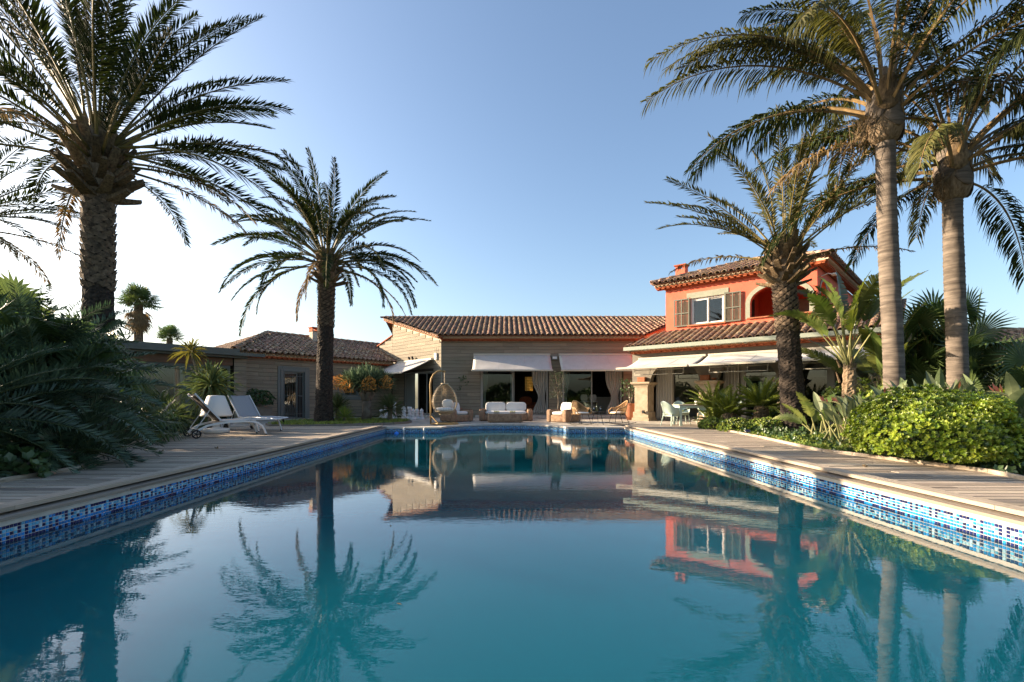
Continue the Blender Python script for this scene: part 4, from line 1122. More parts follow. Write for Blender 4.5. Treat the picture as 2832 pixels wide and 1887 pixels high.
# ================================================================== PLANTS
Z3 = Vector((0, 0, 1))
def leaflet(mb, p, d, w, L_, Wv, droop=0.0, bend=False):
    """a blade from p along d; Wv: its width direction"""
    mb.rv = 0.02 + 0.35 * rnd()
    if not bend:
        m = p + d * (L_ * 0.42) + Vector((0, 0, -droop * L_ * 0.15))
        t = p + d * L_ + Vector((0, 0, -droop * L_))
        mb.add([p - Wv * w * 0.25, m - Wv * w * 0.5, t, m + Wv * w * 0.5], [(0, 1, 2, 3)])
    else:
        a = p + d * (L_ * 0.35) + Vector((0, 0, -droop * L_ * 0.10))
        c = p + d * (L_ * 0.68) + Vector((0, 0, -droop * L_ * 0.42))
        t = p + d * (L_ * 0.86) + Vector((0, 0, -droop * L_ * 1.0))
        mb.add([p, a - Wv * w * 0.5, a + Wv * w * 0.5, c - Wv * w * 0.45, c + Wv * w * 0.45, t], [(0, 1, 2), (1, 3, 4, 2), (3, 5, 4)])
def frond(mb, base, az, el, L_, bend, n=60, ll=0.45, lw=0.03, vang=25, fwd=50, droop=0.12, start=0.2, seg=12, rr=0.022,
          sidebend=0.0, soft=False, power=1.4, tipk=0.35, miss=0.0, ml=0, mr=1, wind=0.0):
    pts = [Vector(base)]; tg = []
    ds = L_ / seg; p = Vector(base); a = az
    for i in range(seg):
        t = (i + 0.5) / seg
        e = el - bend * t ** power
        a = az + sidebend * t
        d = Vector((math.cos(e) * math.cos(a), math.cos(e) * math.sin(a), math.sin(e)))
        p = p + d * ds; pts.append(p.copy()); tg.append(d)
    tg.append(tg[-1])
    mb.mi = mr
    mb.tube(pts, [lerp(rr, rr * 0.16, (i / seg) ** 0.7) for i in range(seg + 1)], 4, cap=False)
    mb.mi = ml
    tw = U(-0.6, 0.6)
    for k in range(n):
        t = lerp(start, 0.995, (k + 0.5) / n)
        f = t * seg; i = min(int(f), seg - 1)
        q = pts[i].lerp(pts[i + 1], f - i)
        T = tg[i].lerp(tg[min(i + 1, seg)], f - i).normalized()
        S = T.cross(Z3)
        if S.length < 1e-3: S = Vector((math.sin(a), -math.cos(a), 0))
        S.normalize(); Un = S.cross(T)
        S, Un = S * math.cos(tw) + Un * math.sin(tw), Un * math.cos(tw) - S * math.sin(tw)
        s_ = (t - start) / (1 - start)
        prof = min(1.0, 0.45 + 2.2 * s_) * (1.0 - (1 - tipk) * s_ ** 2.2)
        for sd in (-1, 1):
            if miss and rnd() < miss: continue
            va = R(vang + U(-18, 18)); fa = R(lerp(fwd + 12, fwd - 16, s_) + U(-11, 11))
            d = T * math.cos(fa) + (S * sd * math.cos(va) + Un * math.sin(va)) * math.sin(fa)
            if wind: d = (d + Vector((wind, 0, 0))).normalized()
            Wv = (T - d * T.dot(d)).normalized()
            if soft: Wv = (Wv + Un * U(-0.6, 0.6)).normalized()
            l = ll * prof * U(0.8, 1.12)
            if rnd() < 0.06: l *= U(0.35, 0.7)
            leaflet(mb, q, d, lw * (0.6 + 0.4 * prof), l, Wv, droop * U(0.6, 1.4), soft)
    return pts
def trunk_mesh(H_, r0, r1, lean=(0, 0), diamonds=0, amp=0.03, rings=0, flare=0.25, seg=36, nz=120, top_bulge=0.0, wob=0.0, clump=0.0):
    b = MB()
    def fn(u, v):
        th = 2 * PI * u; z = v * H_
        nz_ = noise.noise(Vector((math.cos(th) * 2.2, math.sin(th) * 2.2, z * 2.7 + H_)))
        n2_ = noise.noise(Vector((math.cos(th) * 6, math.sin(th) * 6, z * 9 + H_)))
        r = lerp(r0, r1, v) + flare * r0 * math.exp(-z / 0.35) + top_bulge * math.exp(-((1 - v) * H_ / 0.5) ** 2)
        if diamonds:
            row = 0.10
            zz_ = z + 0.09 * nz_; A = u * diamonds + zz_ / row + 0.25 * n2_; B = u * diamonds - zz_ / row + 0.25 * nz_
            h = 1 - (abs((A % 1) - 0.5) + abs((B % 1) - 0.5))
            r += amp * (h - 0.4) * (0.7 + 0.8 * n2_) + amp * 0.5 * n2_ + amp * 0.7 * noise.noise(Vector((math.cos(th) * 3, math.sin(th) * 3, z * 4)))
        if rings:
            r += amp * (0.5 * math.sin(z * rings * 2 * PI + 0.6 * math.sin(th + z)) ** 6 + 0.4 * noise.noise(Vector((math.cos(th) * 2, math.sin(th) * 2, z * 5))))
        if clump: r += clump * noise.noise(Vector((math.cos(th) * 1.2, math.sin(th) * 1.2, z * 1.3)))
        k = v ** 1.3
        return (lean[0] * k + wob * math.sin(z * 1.1) + r * math.cos(th), lean[1] * k + r * math.sin(th), z)
    b.grid(fn, seg, nz, closeu=True)
    b.add([(lean[0] + r1 * 0.9 * math.cos(2 * PI * i / seg) + wob * math.sin(H_ * 1.1), lean[1] + r1 * 0.9 * math.sin(2 * PI * i / seg), H_) for i in range(seg)], [tuple(range(seg))])
    return b
def stub_mesh(L_=0.5):
    b = MB()
    pr = [(0.0, 0.115, 0.05), (0.35, 0.085, 0.045), (0.8, 0.065, 0.035), (1.0, 0.058, 0.03)]
    vs = []
    for t, w, h in pr:
        bd = 0.10 * t * t * L_
        vs += [(t * L_, -w, -h + bd), (t * L_, w, -h + bd), (t * L_, w * 0.7, h + bd), (t * L_, -w * 0.7, h + bd)]
    fs = [(0, 3, 2, 1), (12, 13, 14, 15)]
    for i in range(3):
        for j in range(4): fs.append((i * 4 + j, i * 4 + (j + 1) % 4, (i + 1) * 4 + (j + 1) % 4, (i + 1) * 4 + j))
    b.add(vs, fs)
    return b.mesh('leaf_base', 'rockstub')
STUB = stub_mesh()
def date_palm(label, loc, H_, r, nf, L_, seed, leafm='palm', lw=0.042, lean=(0, 0), stubs=46, elmax=84, elmin=-14, bendk=1.0, start=0.2, ll=0.42, n=64, dry=4, scaletop=1.6, special=()):
    random.seed(seed)
    P = thing('date_palm', label, 'palm tree', loc, group='date palms')
    tb = trunk_mesh(H_, r, r * 0.92, lean, diamonds=12, amp=0.035, flare=0.35)
    tb.build('trunk', 'rocktrunk', P)
    top = Vector((lean[0], lean[1], H_))
    # the upper trunk keeps its lighter leaf scars
    its = []
    sm = MB(); w, h = 0.11, 0.06
    sm.add([(-w, 0, 0), (0, -0.01, -h), (w, 0, 0), (0, -0.055, h * 0.9)], [(0, 1, 3), (1, 2, 3), (0, 3, 2)])
    sme = sm.mesh('leaf_scar', 'rock2')
    k = 0; z = H_ - scaletop
    while z < H_ + 0.02:
        a = k * 2.399963; v = z / H_
        lx, ly = lean[0] * v ** 1.3, lean[1] * v ** 1.3
        rr = r * lerp(1, 0.94, v) + 0.005
        its.append((0, Matrix.Translation((lx + rr * math.cos(a), ly + rr * math.sin(a), z)) @ Matrix.Rotation(a + PI / 2, 4, 'Z') @ Matrix.Rotation(U(-0.25, 0.1), 4, 'X')))
        z += 0.0095; k += 1
    pieces('leaf_scar', [sme], its, P, limit=150, stuff='leaf_scars')
    # crown boss and cut leaf bases
    b = MB(); b.lathe([(r * 0.8, -0.1), (r * 1.12, 0.12), (r * 1.3, 0.4), (r * 1.25, 0.8), (r * 0.9, 1.15), (0.06, 1.4)], 20, top)
    b.build('crown_boss', 'fibre', P)
    for i in range(stubs):
        t = i / stubs; a = i * 2.399963 + U(-0.15, 0.15)
        e = R(lerp(12, 68, t) + U(-9, 9))
        rr = r * lerp(0.95, 0.9, t)
        o = bpy.data.objects.new('leaf_base', STUB); C.objects.link(o); o.parent = P
        o.matrix_basis = Matrix.Translation(top + Vector((rr * math.cos(a), rr * math.sin(a), 0.0 + 0.95 * t))) @ Matrix.Rotation(a, 4, 'Z') @ Matrix.Rotation(-e, 4, 'Y') @ Matrix.Diagonal((U(0.7, 1.15), U(0.7, 1.1), 1, 1))
    specs = []
    for i in range(nf):
        t = (i + 0.5) / nf
        specs.append((i * 2.399963 + U(-0.2, 0.2), lerp(elmin, elmax, t ** 0.85) + U(-7, 7), L_ * U(0.85, 1.08) * lerp(0.92, 1.0, math.sin(PI * t)), t))
    for (a, e, l) in special: specs.append((R(a), e, l, 0.4))
    for i, (a, e, l, t) in enumerate(specs):
        b = MB()
        isdry = i < dry
        base = top + Vector((r * 0.75 * math.cos(a), r * 0.75 * math.sin(a), lerp(0.62, 1.3, t)))
        frond(b, base, a, R(e), l, R(bendk * (lerp(50, 30, t) + U(-10, 14))), n=n, ll=ll * (0.7 if isdry else 1), lw=lw, vang=lerp(20, 34, rnd()), fwd=46,
              droop=0.5 if isdry else U(0.03, 0.22), start=start, seg=12, rr=0.032, sidebend=U(-0.35, 0.35), power=1.5, miss=0.35 if isdry else 0.06)
        b.build('frond', ['palmdry' if isdry else leafm, 'rachis'], P)
    return P
def queen_palm(label, loc, H_, r, nf, L_, seed, elmin=-2, lean=(0, 0), shaft=1.1, special=(), bulge=0.05):
    random.seed(seed)
    P = thing('ringed_palm', label, 'palm tree', loc, group='ringed-trunk palms')
    trunk_mesh(H_, r, r * 0.92, lean, rings=5.5, amp=0.02, flare=0.10, seg=32, nz=150, wob=0.015).build('trunk', 'ring', P, smooth=True)
    top = Vector((lean[0], lean[1], H_))
    b = MB(); b.lathe([(r * 0.9, -0.03), (r * 1.35, 0.06), (r * 1.75, 0.25), (r * 1.6, 0.6), (r * 1.1, 0.9), (r * 0.75, shaft), (0.05, shaft + 0.5)], 20, top)
    b.build('crown_shaft', 'fibre', P, smooth=True)
    # old leaf sheaths wrapped round the shaft
    for i in range(9):
        a = i * 2.399963; z = 0.05 + 0.07 * i
        b = MB()
        def fn(u, v):
            th = a + lerp(-0.75, 0.75, u) * (1 - 0.55 * v); rr = r * lerp(1.72, 1.3, v) + 0.02 + 0.05 * (v ** 2)
            return (top.x + rr * math.cos(th), top.y + rr * math.sin(th), top.z + z + v * 0.75 + 0.22 * (2 * u - 1) ** 2 * (1 - v))
        b.grid(fn, 6, 6); o = b.build('leaf_sheath', 'rockstub' if i % 2 else 'ring', P, smooth=True)
        md = o.modifiers.new('thick', 'SOLIDIFY'); md.thickness = 0.02
    specs = []
    for i in range(nf):
        t = (i + 0.5) / nf
        specs.append((i * 2.399963 + 0.5 + U(-0.2, 0.2), lerp(elmin, 82, t ** 0.8) + U(-6, 6), L_ * U(0.85, 1.1), t, 0.0))
    for (a, e, l, bd) in special: specs.append((R(a), e, l, 0.5, bd))
    for i, (a, e, l, t, bd) in enumerate(specs):
        b = MB()
        base = top + Vector((r * 0.7 * math.cos(a), r * 0.7 * math.sin(a), lerp(0.45, shaft + 0.1, t)))
        frond(b, base, a, R(e), l, R(bd or lerp(75, 88, rnd())), n=118, ll=0.56, lw=0.034, vang=18, fwd=58, droop=U(0.55, 0.9), start=0.24, seg=14, rr=0.045,
              sidebend=U(-0.3, 0.3), soft=True, power=1.35, tipk=0.5, miss=0.04)
        dry_ = i in (2, 5, 9)
        b.build('frond', ['palmdry' if dry_ and rnd() < 0.5 else ('palmy' if rnd() < 0.5 else 'palm'), 'rachisq'], P)
    # hanging flower stalk
    b = MB()
    for k in range(40):
        a = U(0, 2 * PI); q = top + Vector((-0.35 + U(-0.1, 0.1), -0.1 + U(-.1, .1), 0.4))
        b.tube([q, q + Vector((U(-0.35, 0.05), U(-0.2, 0.2), U(-0.1, 0.1))), q + Vector((U(-0.5, 0.1), U(-0.25, 0.25), U(-0.6, -0.3)))], 0.006, 3)
    b.build('flower_stalk', 'rockstub', P)
    return P
def fan_leaf(mb, base, az, el, plen, rad, n=26, spread=300, droop=0.25, w=0.045, ml=0, mr=1, fold=0.15):
    d = Vector((math.cos(el) * math.cos(az), math.cos(el) * math.sin(az), math.sin(el)))
    hub = Vector(base) + d * plen + Vector((0, 0, -0.05 * plen))
    mb.mi = mr
    mb.tube([base, Vector(base) + d * plen * 0.5 + Vector((0, 0, 0.03 * plen)), hub], [0.016, 0.012, 0.008], 4, cap=False)
    mb.mi = ml
    S = d.cross(Z3).normalized(); Un = S.cross(d)
    tilt = U(-0.3, 0.5)
    D2 = (d * math.cos(tilt) + Un * math.sin(tilt)); U2 = S.cross(D2)
    for i in range(n):
        a = R(lerp(-spread / 2, spread / 2, i / (n - 1)))
        v = D2 * math.cos(a) + S * math.sin(a) + U2 * fold * math.cos(a)
        v.normalize()
        l = rad * (1 - 0.25 * abs(a) / PI) * U(0.9, 1.05)
        wv = (D2 * -math.sin(a) + S * math.cos(a)).normalized()
        wd = w * rad / 0.6
        m = hub + v * l * 0.55; t = hub + v * l + Vector((0, 0, -droop * l * U(0.5, 1.5)))
        mb.add([hub - wv * wd * 0.12, m - wv * wd * 0.55, t, m + wv * wd * 0.55, hub + wv * wd * 0.12, m + U2 * wd * 0.25], [(0, 1, 5), (1, 2, 5), (2, 3, 5), (3, 4, 5), (4, 0, 5)])
def fan_palm(label, loc, H_, r, nl, plen, rad, seed, skirt=0, elmin=-25, elmax=80, group=None, leafm='fan', name='fan_palm', spread_r=0.0, n=24, ht=None, droop=0.25):
    random.seed(seed)
    P = thing(name, label, 'palm tree', loc, group=group)
    if H_ > 0.05: trunk_mesh(H_, r, r * 0.85, (0, 0), diamonds=8, amp=0.02, seg=20, nz=40).build('trunk', 'rock2', P)
    for i in range(nl):
        t = (i + 0.5) / nl; a = i * 2.399963 + U(-0.2, 0.2)
        b = MB()
        z = H_ + (U(-0.1, 0.25) if ht is None else U(*ht))
        fan_leaf(b, Vector((spread_r * U(-1, 1), spread_r * U(-1, 1), z)), a, R(lerp(elmin, elmax, t) + U(-8, 8)), plen * U(0.8, 1.15), rad * U(0.85, 1.1), n=n, droop=droop)
        b.build('fan_leaf', [leafm, 'rachis'], P)
    for i in range(skirt):
        a = i * 2.399963; b = MB()
        fan_leaf(b, Vector((0, 0, H_ - U(0, 1.1))), a, R(U(-75, -50)), plen * 0.7, rad * 0.9, n=18, spread=170, droop=0.5)
        b.build('dead_leaf', ['palmdry', 'rachis'], P)
    return P
def cycad(label, loc, H_, nf, L_, seed, leafm='cyc', r=0.18, name='cycad', group=None, ll=0.2, n=62, elmin=-20, elmax=75, bend=(55, 85), lw=0.017, aim=None, trunkm='rock2'):
    random.seed(seed)
    P = thing(name, label, 'cycad', loc, group=group)
    b = trunk_mesh(max(H_, 0.12), r, r * 0.8, (0, 0), diamonds=9, amp=0.05, seg=22, nz=30, flare=0.1, clump=0.05); b.build('trunk', trunkm, P)
    for i in range(nf):
        t = (i + 0.5) / nf; a = i * 2.399963 + U(-0.25, 0.25)
        b = MB()
        frond(b, Vector((r * 0.4 * math.cos(a), r * 0.4 * math.sin(a), H_ - 0.04)), a, R(lerp(elmin, elmax, t ** 0.8) + U(-7, 7)), L_ * U(0.8, 1.12), R(U(*bend)), n=n, ll=ll, lw=lw,
              vang=32, fwd=62, droop=0.05, start=0.10, seg=9, rr=0.014, sidebend=U(-0.3, 0.3), power=1.3, tipk=0.45)
        b.build('frond', [leafm, 'cycr'], P)
    return P
def rosette(mb, c, n, L_, w, elmin=-40, elmax=85, droop=0.2, ydir=None):
    c = Vector(c)
    for i in range(n):
        mb.rv = 0.02 + 0.5 * rnd()
        a = i * 2.399963 + U(-0.3, 0.3); e = R(lerp(elmin, elmax, ((i + 0.5) / n) ** 0.8) + U(-8, 8))
        d = Vector((math.cos(e) * math.cos(a), math.cos(e) * math.sin(a), math.sin(e)))
        S = d.cross(Z3)
        S = S.normalized() if S.length > 1e-3 else Vector((1, 0, 0))
        l = L_ * U(0.75, 1.1); dr = droop * U(0.4, 1.5)
        p0 = c; p1 = c + d * l * 0.35 + Vector((0, 0, -dr * l * 0.05)); p2 = c + d * l * 0.72 + Vector((0, 0, -dr * l * 0.35)); p3 = c + d * l * 0.95 + Vector((0, 0, -dr * l * 0.95))
        nn = S.cross(d) * (w * 0.22)
        mb.add([p0 - S * w * 0.3, p0 + S * w * 0.3, p1 - S * w * 0.5 + nn, p1 - nn, p1 + S * w * 0.5 + nn, p2 - S * w * 0.42 + nn, p2 - nn, p2 + S * w * 0.42 + nn, p3],
               [(0, 3, 2), (0, 1, 3), (1, 4, 3), (2, 3, 6, 5), (3, 4, 7, 6), (5, 6, 8), (6, 7, 8)])
def leafclump(mb, c, nrm, n, L_, w, spread=1.0):
    """a little whorl of oval leaves at a shoot tip"""
    c = Vector(c); nrm = Vector(nrm).normalized()
    mb.rv = 0.02 + 0.9 * rnd()
    S = nrm.cross(Vector((U(-1, 1), U(-1, 1), U(-1, 1)))).normalized(); T = nrm.cross(S)
    for i in range(n):
        a = 2 * PI * i / n + U(-0.3, 0.3); sp = spread * U(0.55, 1.25)
        d = (nrm + (S * math.cos(a) + T * math.sin(a)) * sp).normalized()
        Wv = d.cross(nrm)
        Wv = Wv.normalized() if Wv.length > 1e-3 else S
        l = L_ * U(0.7, 1.15)
        mb.add([c, c + d * l * 0.55 - Wv * w * 0.5, c + d * l - nrm * l * 0.08, c + d * l * 0.55 + Wv * w * 0.5], [(0, 1, 2, 3)])
def bush(label, loc, rx, ry, rz, n, leafm, seed, name='shrub', L_=0.07, w=0.035, nl=7, cat='shrub', group=None, layers=2, lump=0.12, dark='shrubd', zc=0.35, stem=True):
    random.seed(seed)
    P = thing(name, label, cat, loc, group=group)
    b = MB()
    cz = rz * zc
    for k in range(n):
        while True:
            v = Vector((U(-1, 1), U(-1, 1), U(-1, 1)))
            if 0.05 < v.length < 1: break
        v.normalize()
        if v.z < -0.5: v.z = abs(v.z) * 0.5; v.normalize()
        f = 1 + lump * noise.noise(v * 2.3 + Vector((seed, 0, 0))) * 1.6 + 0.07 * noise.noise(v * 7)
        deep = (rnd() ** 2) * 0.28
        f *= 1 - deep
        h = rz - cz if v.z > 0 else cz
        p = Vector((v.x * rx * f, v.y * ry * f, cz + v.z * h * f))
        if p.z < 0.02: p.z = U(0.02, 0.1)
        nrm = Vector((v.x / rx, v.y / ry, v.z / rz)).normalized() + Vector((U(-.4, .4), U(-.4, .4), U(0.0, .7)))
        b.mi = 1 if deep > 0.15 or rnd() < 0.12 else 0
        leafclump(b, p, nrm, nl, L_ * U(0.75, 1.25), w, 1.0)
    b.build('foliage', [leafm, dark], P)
    if stem:
        b = MB()
        for k in range(14):
            a = 2 * PI * k / 14 + U(-0.2, 0.2); q = 0.62
            b.tube([(0.05 * math.cos(a), 0.05 * math.sin(a), 0.0), (rx * 0.25 * math.cos(a), ry * 0.25 * math.sin(a), rz * 0.35), (rx * q * math.cos(a), ry * q * math.sin(a), rz * U(0.4, 0.75))], [0.02, 0.014, 0.005], 5)
        b.build('branch', 'bark', P)
    return P
def paddle(mb, base, az, el, plen, L_, w, bend=0.5, torn=0.0, ml=0, mr=1, seg=10, roll=None, fold=0.25):
    """a strelitzia leaf: stalk plus a long oval blade folded on its midrib, optionally torn into strips"""
    p = Vector(base); e = el; pts = [p.copy()]; ns = 6
    for i in range(ns):
        e = el - 0.10 * bend * (i / ns)
        p = p + Vector((math.cos(e) * math.cos(az), math.cos(e) * math.sin(az), math.sin(e))) * (plen / ns); pts.append(p.copy())
    mb.mi = mr
    mb.tube(pts, [lerp(0.018, 0.009, i / ns) * (1 + L_ * 0.5) for i in range(ns + 1)], 5, cap=False)
    mb.mi = ml
    mid = [p.copy()]; tg = []
    for i in range(seg):
        t = (i + 0.5) / seg
        e2 = e - bend * t ** 1.2
        d = Vector((math.cos(e2) * math.cos(az), math.cos(e2) * math.sin(az), math.sin(e2)))
        p = p + d * (L_ / seg); mid.append(p.copy()); tg.append(d)
    tg.append(tg[-1])
    ro = U(-0.9, 0.9) if roll is None else roll
    vsL = []; vsR = []
    for i in range(seg + 1):
        t = i / seg
        ww = w * 0.5 * (math.sin(PI * min(1, 0.06 + t * 0.94) ** 0.75) ** 0.8 if t < 1 else 0.0)
        d = tg[i]; S = d.cross(Z3)
        S = S.normalized() if S.length > 1e-3 else Vector((1, 0, 0))
        Un = S.cross(d)
        S, Un = S * math.cos(ro) + Un * math.sin(ro), Un * math.cos(ro) - S * math.sin(ro)
        vsL.append((mid[i] - S * ww * math.cos(fold) + Un * ww * math.sin(fold), d)); vsR.append((mid[i] + S * ww * math.cos(fold) + Un * ww * math.sin(fold), d))
    if not torn:
        k = seg + 1
        mb.add(mid + [v[0] for v in vsL] + [v[0] for v in vsR],
               [(i, i + 1, k + i + 1, k + i) for i in range(seg)] + [(i + 1, i, 2 * k + i, 2 * k + i + 1) for i in range(seg)])
    else:
        ns_ = 34
        for side in (vsL, vsR):
            for k in range(ns_):
                t0 = k / ns_; t1 = (k + 1) / ns_
                def at(arr, t):
                    f = t * seg; i = min(int(f), seg - 1)
                    return arr[i].lerp(arr[i + 1], f - i)
                edge_ = [v[0] for v in side]
                a0, a1 = at(mid, t0), at(mid, t1)
                sweep = 0.09 * L_
                g0 = at(edge_, min(1, t0)); g1 = at(edge_, min(1, t1))
                dd = at(tg, t0)
                dz = -torn * U(0.0, 0.35) * (g0 - a0).length
                g0 = g0 + dd * sweep + Vector((0, 0, dz)); g1 = g1 + dd * sweep * 1.0 + Vector((0, 0, dz))
                sh_ = lerp(1.0, U(0.55, 0.98), torn)
                mb.add([a0, a1, a1.lerp(g1, 0.55), a1.lerp(g1, sh_).lerp(a0.lerp(g0, sh_), 0.12), a0.lerp(g0, sh_), a0.lerp(g0, 0.55)], [(0, 1, 2, 5), (5, 2, 3, 4)])
def strelitzia(label, loc, n, plen, L_, w, seed, el=(35, 85), name='strelitzia', leafm='strel', blooms=2, torn=0.0, H_=0.0, r=0.0, spread=0.25, bend=(0.2, 0.9), group=None, azr=None):
    random.seed(seed)
    P = thing(name, label, 'plant', loc, group=group)
    if H_ > 0:
        b = trunk_mesh(H_, r, r * 0.8, (U(-.1, .1), 0), diamonds=3, amp=0.05, seg=20, nz=50, wob=0.03)
        b.build('trunk', 'fibre', P)
        for i in range(16):
            a = U(0, 2 * PI); z = U(0.2, H_)
            b = MB(); b.tube([(r * math.cos(a), r * math.sin(a), z), (r * 1.5 * math.cos(a), r * 1.5 * math.sin(a), z + U(0.1, 0.3))], [0.03, 0.012], 5); b.build('leaf_base', 'rockstub', P)
    for i in range(n):
        a = (i * 2.399963 + U(-0.3, 0.3)) if azr is None else U(*azr)
        b = MB(); q = Vector((spread * U(-1, 1), spread * U(-1, 1), H_ * 0.97))
        paddle(b, q, a, R(U(*el)), plen * U(0.75, 1.2), L_ * U(0.8, 1.15), w * U(0.85, 1.15), bend=U(*bend), torn=torn)
        b.build('leaf', [leafm, 'stem'], P)
    for i in range(blooms):
        a = U(0, 2 * PI); b = MB(); q = Vector((spread * U(-1, 1), spread * U(-1, 1), 0))
        h = plen * 1.05 + L_ * 0.35; top = q + Vector((0.2 * math.cos(a), 0.2 * math.sin(a), h))
        b.mi = 1; b.tube([q, q.lerp(top, 0.5) + Vector((0.03, 0, 0)), top], [0.014, 0.011, 0.009], 5)
        bx_ = top + Vector((0.20 * math.cos(a), 0.20 * math.sin(a), 0.06))
        b.tube([top, top.lerp(bx_, 0.4) + Vector((0, 0, 0.015)), bx_], [0.016, 0.018, 0.003], 6)
        b.mi = 0
        for k in range(4):
            t = top.lerp(bx_, 0.2 + 0.12 * k); e = t + Vector((0.05 * math.cos(a) + U(-.03, .03), 0.05 * math.sin(a) + U(-.03, .03), U(0.10, 0.16)))
            b.add([t, t.lerp(e, 0.5) + Vector((0.016, -0.006, 0)), e, t.lerp(e, 0.5) - Vector((0.016, -0.006, 0))], [(0, 1, 2, 3)])
        b.build('bloom', ['bloom', 'stem'], P)
    return P
# a soft mass of low leaves that nobody could count
def cover(name, label, poly, n, z, leafm, seed, hl=(0.03, 0.10), L_=0.06, w=0.03, nl=5, grass=0.3, cat='ground cover', hump=0.0):
    random.seed(seed)
    b = MB()
    x0 = min(p[0] for p in poly); x1 = max(p[0] for p in poly); y0 = min(p[1] for p in poly); y1 = max(p[1] for p in poly)
    k = 0
    while k < n:
        x, y = U(x0, x1), U(y0, y1)
        if not inside(poly, x, y): continue
        k += 1
        hz = max(0.0, noise.noise(Vector((x * 1.1, y * 1.1, seed)))) * hump
        h = U(*hl) + hz
        if rnd() < grass:
            for j in range(5):
                a = U(0, 2 * PI); d = Vector((math.cos(a) * 0.5, math.sin(a) * 0.5, 1)).normalized(); l = U(0.06, 0.16) + hz * 0.4
                q = Vector((x, y, z + hz * 0.5)); S = Vector((-math.sin(a), math.cos(a), 0)) * 0.006
                b.add([q - S, q + d * l * 0.6 - S, q + d * l + Vector((math.cos(a), math.sin(a), -0.3)) * 0.03, q + d * l * 0.6 + S, q + S], [(0, 1, 2, 3, 4)])
        else:
            leafclump(b, (x, y, z + h), (U(-1, .6), U(-1, .6), U(0.3, 1)), nl, L_ * U(0.6, 1.2), w, 1.4)
    o = b.build(name, leafm)
    o['kind'] = 'stuff'; o['label'] = label; o['category'] = cat
    return o

# ---------------------------------------------------------------- palms
date_palm('tall thick-trunked date palm towering over the left planting', (-7.35, 8.5, 0), 4.6, 0.23, 58, 3.25, 11, leafm='palm', lw=0.03, n=96, ll=0.42, elmin=2, start=0.27, stubs=54,
          special=[(-6, 32, 3.6), (10, 14, 3.5), (-14, -2, 3.8), (-2, 48, 3.8), (-30, 22, 3.4), (4, -12, 3.9)])
date_palm('slender-crowned date palm in the terrace bed beside the loungers', (-6.93, 18.0, 0.05), 5.3, 0.30, 60, 3.9, 23, n=96, ll=0.40, lw=0.05, elmin=-8, elmax=76, bendk=1.6, stubs=40, lean=(0.12, 0),
          special=[(182, -12, 4.6), (-4, 2, 4.2), (4, 16, 4.3), (172, 10, 4.4), (88, 60, 4), (-90, 70, 4.0)])
date_palm('stout date palm with stubby cut leaf bases in front of the red villa', (8.0, 13.0, 0), 4.15, 0.29, 25, 3.5, 35, leafm='palmy', n=64, ll=0.42, elmin=24, elmax=88, bendk=0.85, stubs=64, dry=3, lean=(-0.28, 0), scaletop=1.3,
          special=[(180, 34, 3.9), (172, 46, 3.7), (188, 24, 3.7), (-80, 86, 3.7), (20, 52, 3.6), (0, 42, 3.5)])
queen_palm('ringed grey-trunked palm, left one of the tall pair at right', (8.30, 10.0, 0), 6.45, 0.185, 30, 4.3, 47, elmin=22, lean=(-0.22, 0.0), special=[(178, 52, 5.0, 88), (186, 42, 5.3, 72), (172, 36, 5.2, 74), (200, 58, 4.8, 92), (165, 64, 4.6, 95)])
queen_palm('ringed grey-trunked palm, right one of the tall pair at right', (10.03, 10.4, 0), 5.4, 0.185, 28, 4.1, 59, lean=(-0.12, 0), special=[(176, -8, 1.9, 30), (0, 40, 4, 60), (-60, 50, 4.2, 80), (10, 25, 4.4, 60)])
date_palm('date palm mostly out of frame at the left edge', (-14.6, 12.5, 0), 4.9, 0.32, 30, 3.5, 71, n=54, stubs=20, special=[(-5, 20, 3.4), (4, 6, 3.2), (-20, -4, 3.4)])
fan_palm('distant skirted fan palm rising behind the flat-roofed annex', (-29.6, 38.0, 0), 8.7, 0.35, 42, 1.0, 0.95, 83, skirt=26, elmin=-20, group='distant fan palms', name='distant_fan_palm', n=20)
fan_palm('smaller distant fan palm just right of the skirted one', (-38.5, 54.0, 0), 8.0, 0.35, 34, 1.0, 1.0, 85, skirt=0, elmin=-15, group='distant fan palms', name='distant_fan_palm', n=18)

# ---------------------------------------------------------------- left planting
fan_palm('broad green fan palm above the cycads at the left edge', (-7.5, 6.9, 0), 1.45, 0.14, 16, 0.75, 0.72, 101, elmin=15, elmax=80, n=34)
fan_palm('grey-green fan palm leaning against the tall date palm trunk', (-7.15, 7.75, 0), 1.3, 0.13, 14, 0.85, 0.62, 103, elmin=5, elmax=75, n=26, droop=0.5)
fan_palm('small fan palm between the cycads and the white lounger', (-8.7, 10.9, 0), 0.55, 0.10, 17, 0.75, 0.55, 105, elmin=-5, elmax=75, n=24, droop=0.55)
fan_palm('low ragged fan palm at the edge of the left deck', (-7.9, 10.0, 0), 0.15, 0.09, 12, 0.6, 0.5, 107, elmin=-5, elmax=55, n=20, droop=0.6)
CY = [('largest dark cycad with long fronds arching over the left deck', (-6.85, 6.9, 0), 0.95, 58, 1.85, 201),
      ('dark cycad at the left edge of the picture', (-6.75, 5.5, 0), 0.75, 52, 1.75, 203),
      ('dark cycad below the tall date palm', (-8.1, 8.1, 0), 0.9, 50, 1.45, 205),
      ('low cycad with blue-green fronds hanging onto the left deck boards', (-6.15, 6.55, 0), 0.30, 34, 1.05, 207),
      ('dark cycad behind the others at far left', (-8.6, 6.7, 0), 1.2, 50, 2.1, 209),
      ('tall dark cycad half hidden beside the date palm trunk', (-7.4, 7.5, 0), 1.45, 44, 1.65, 211)]
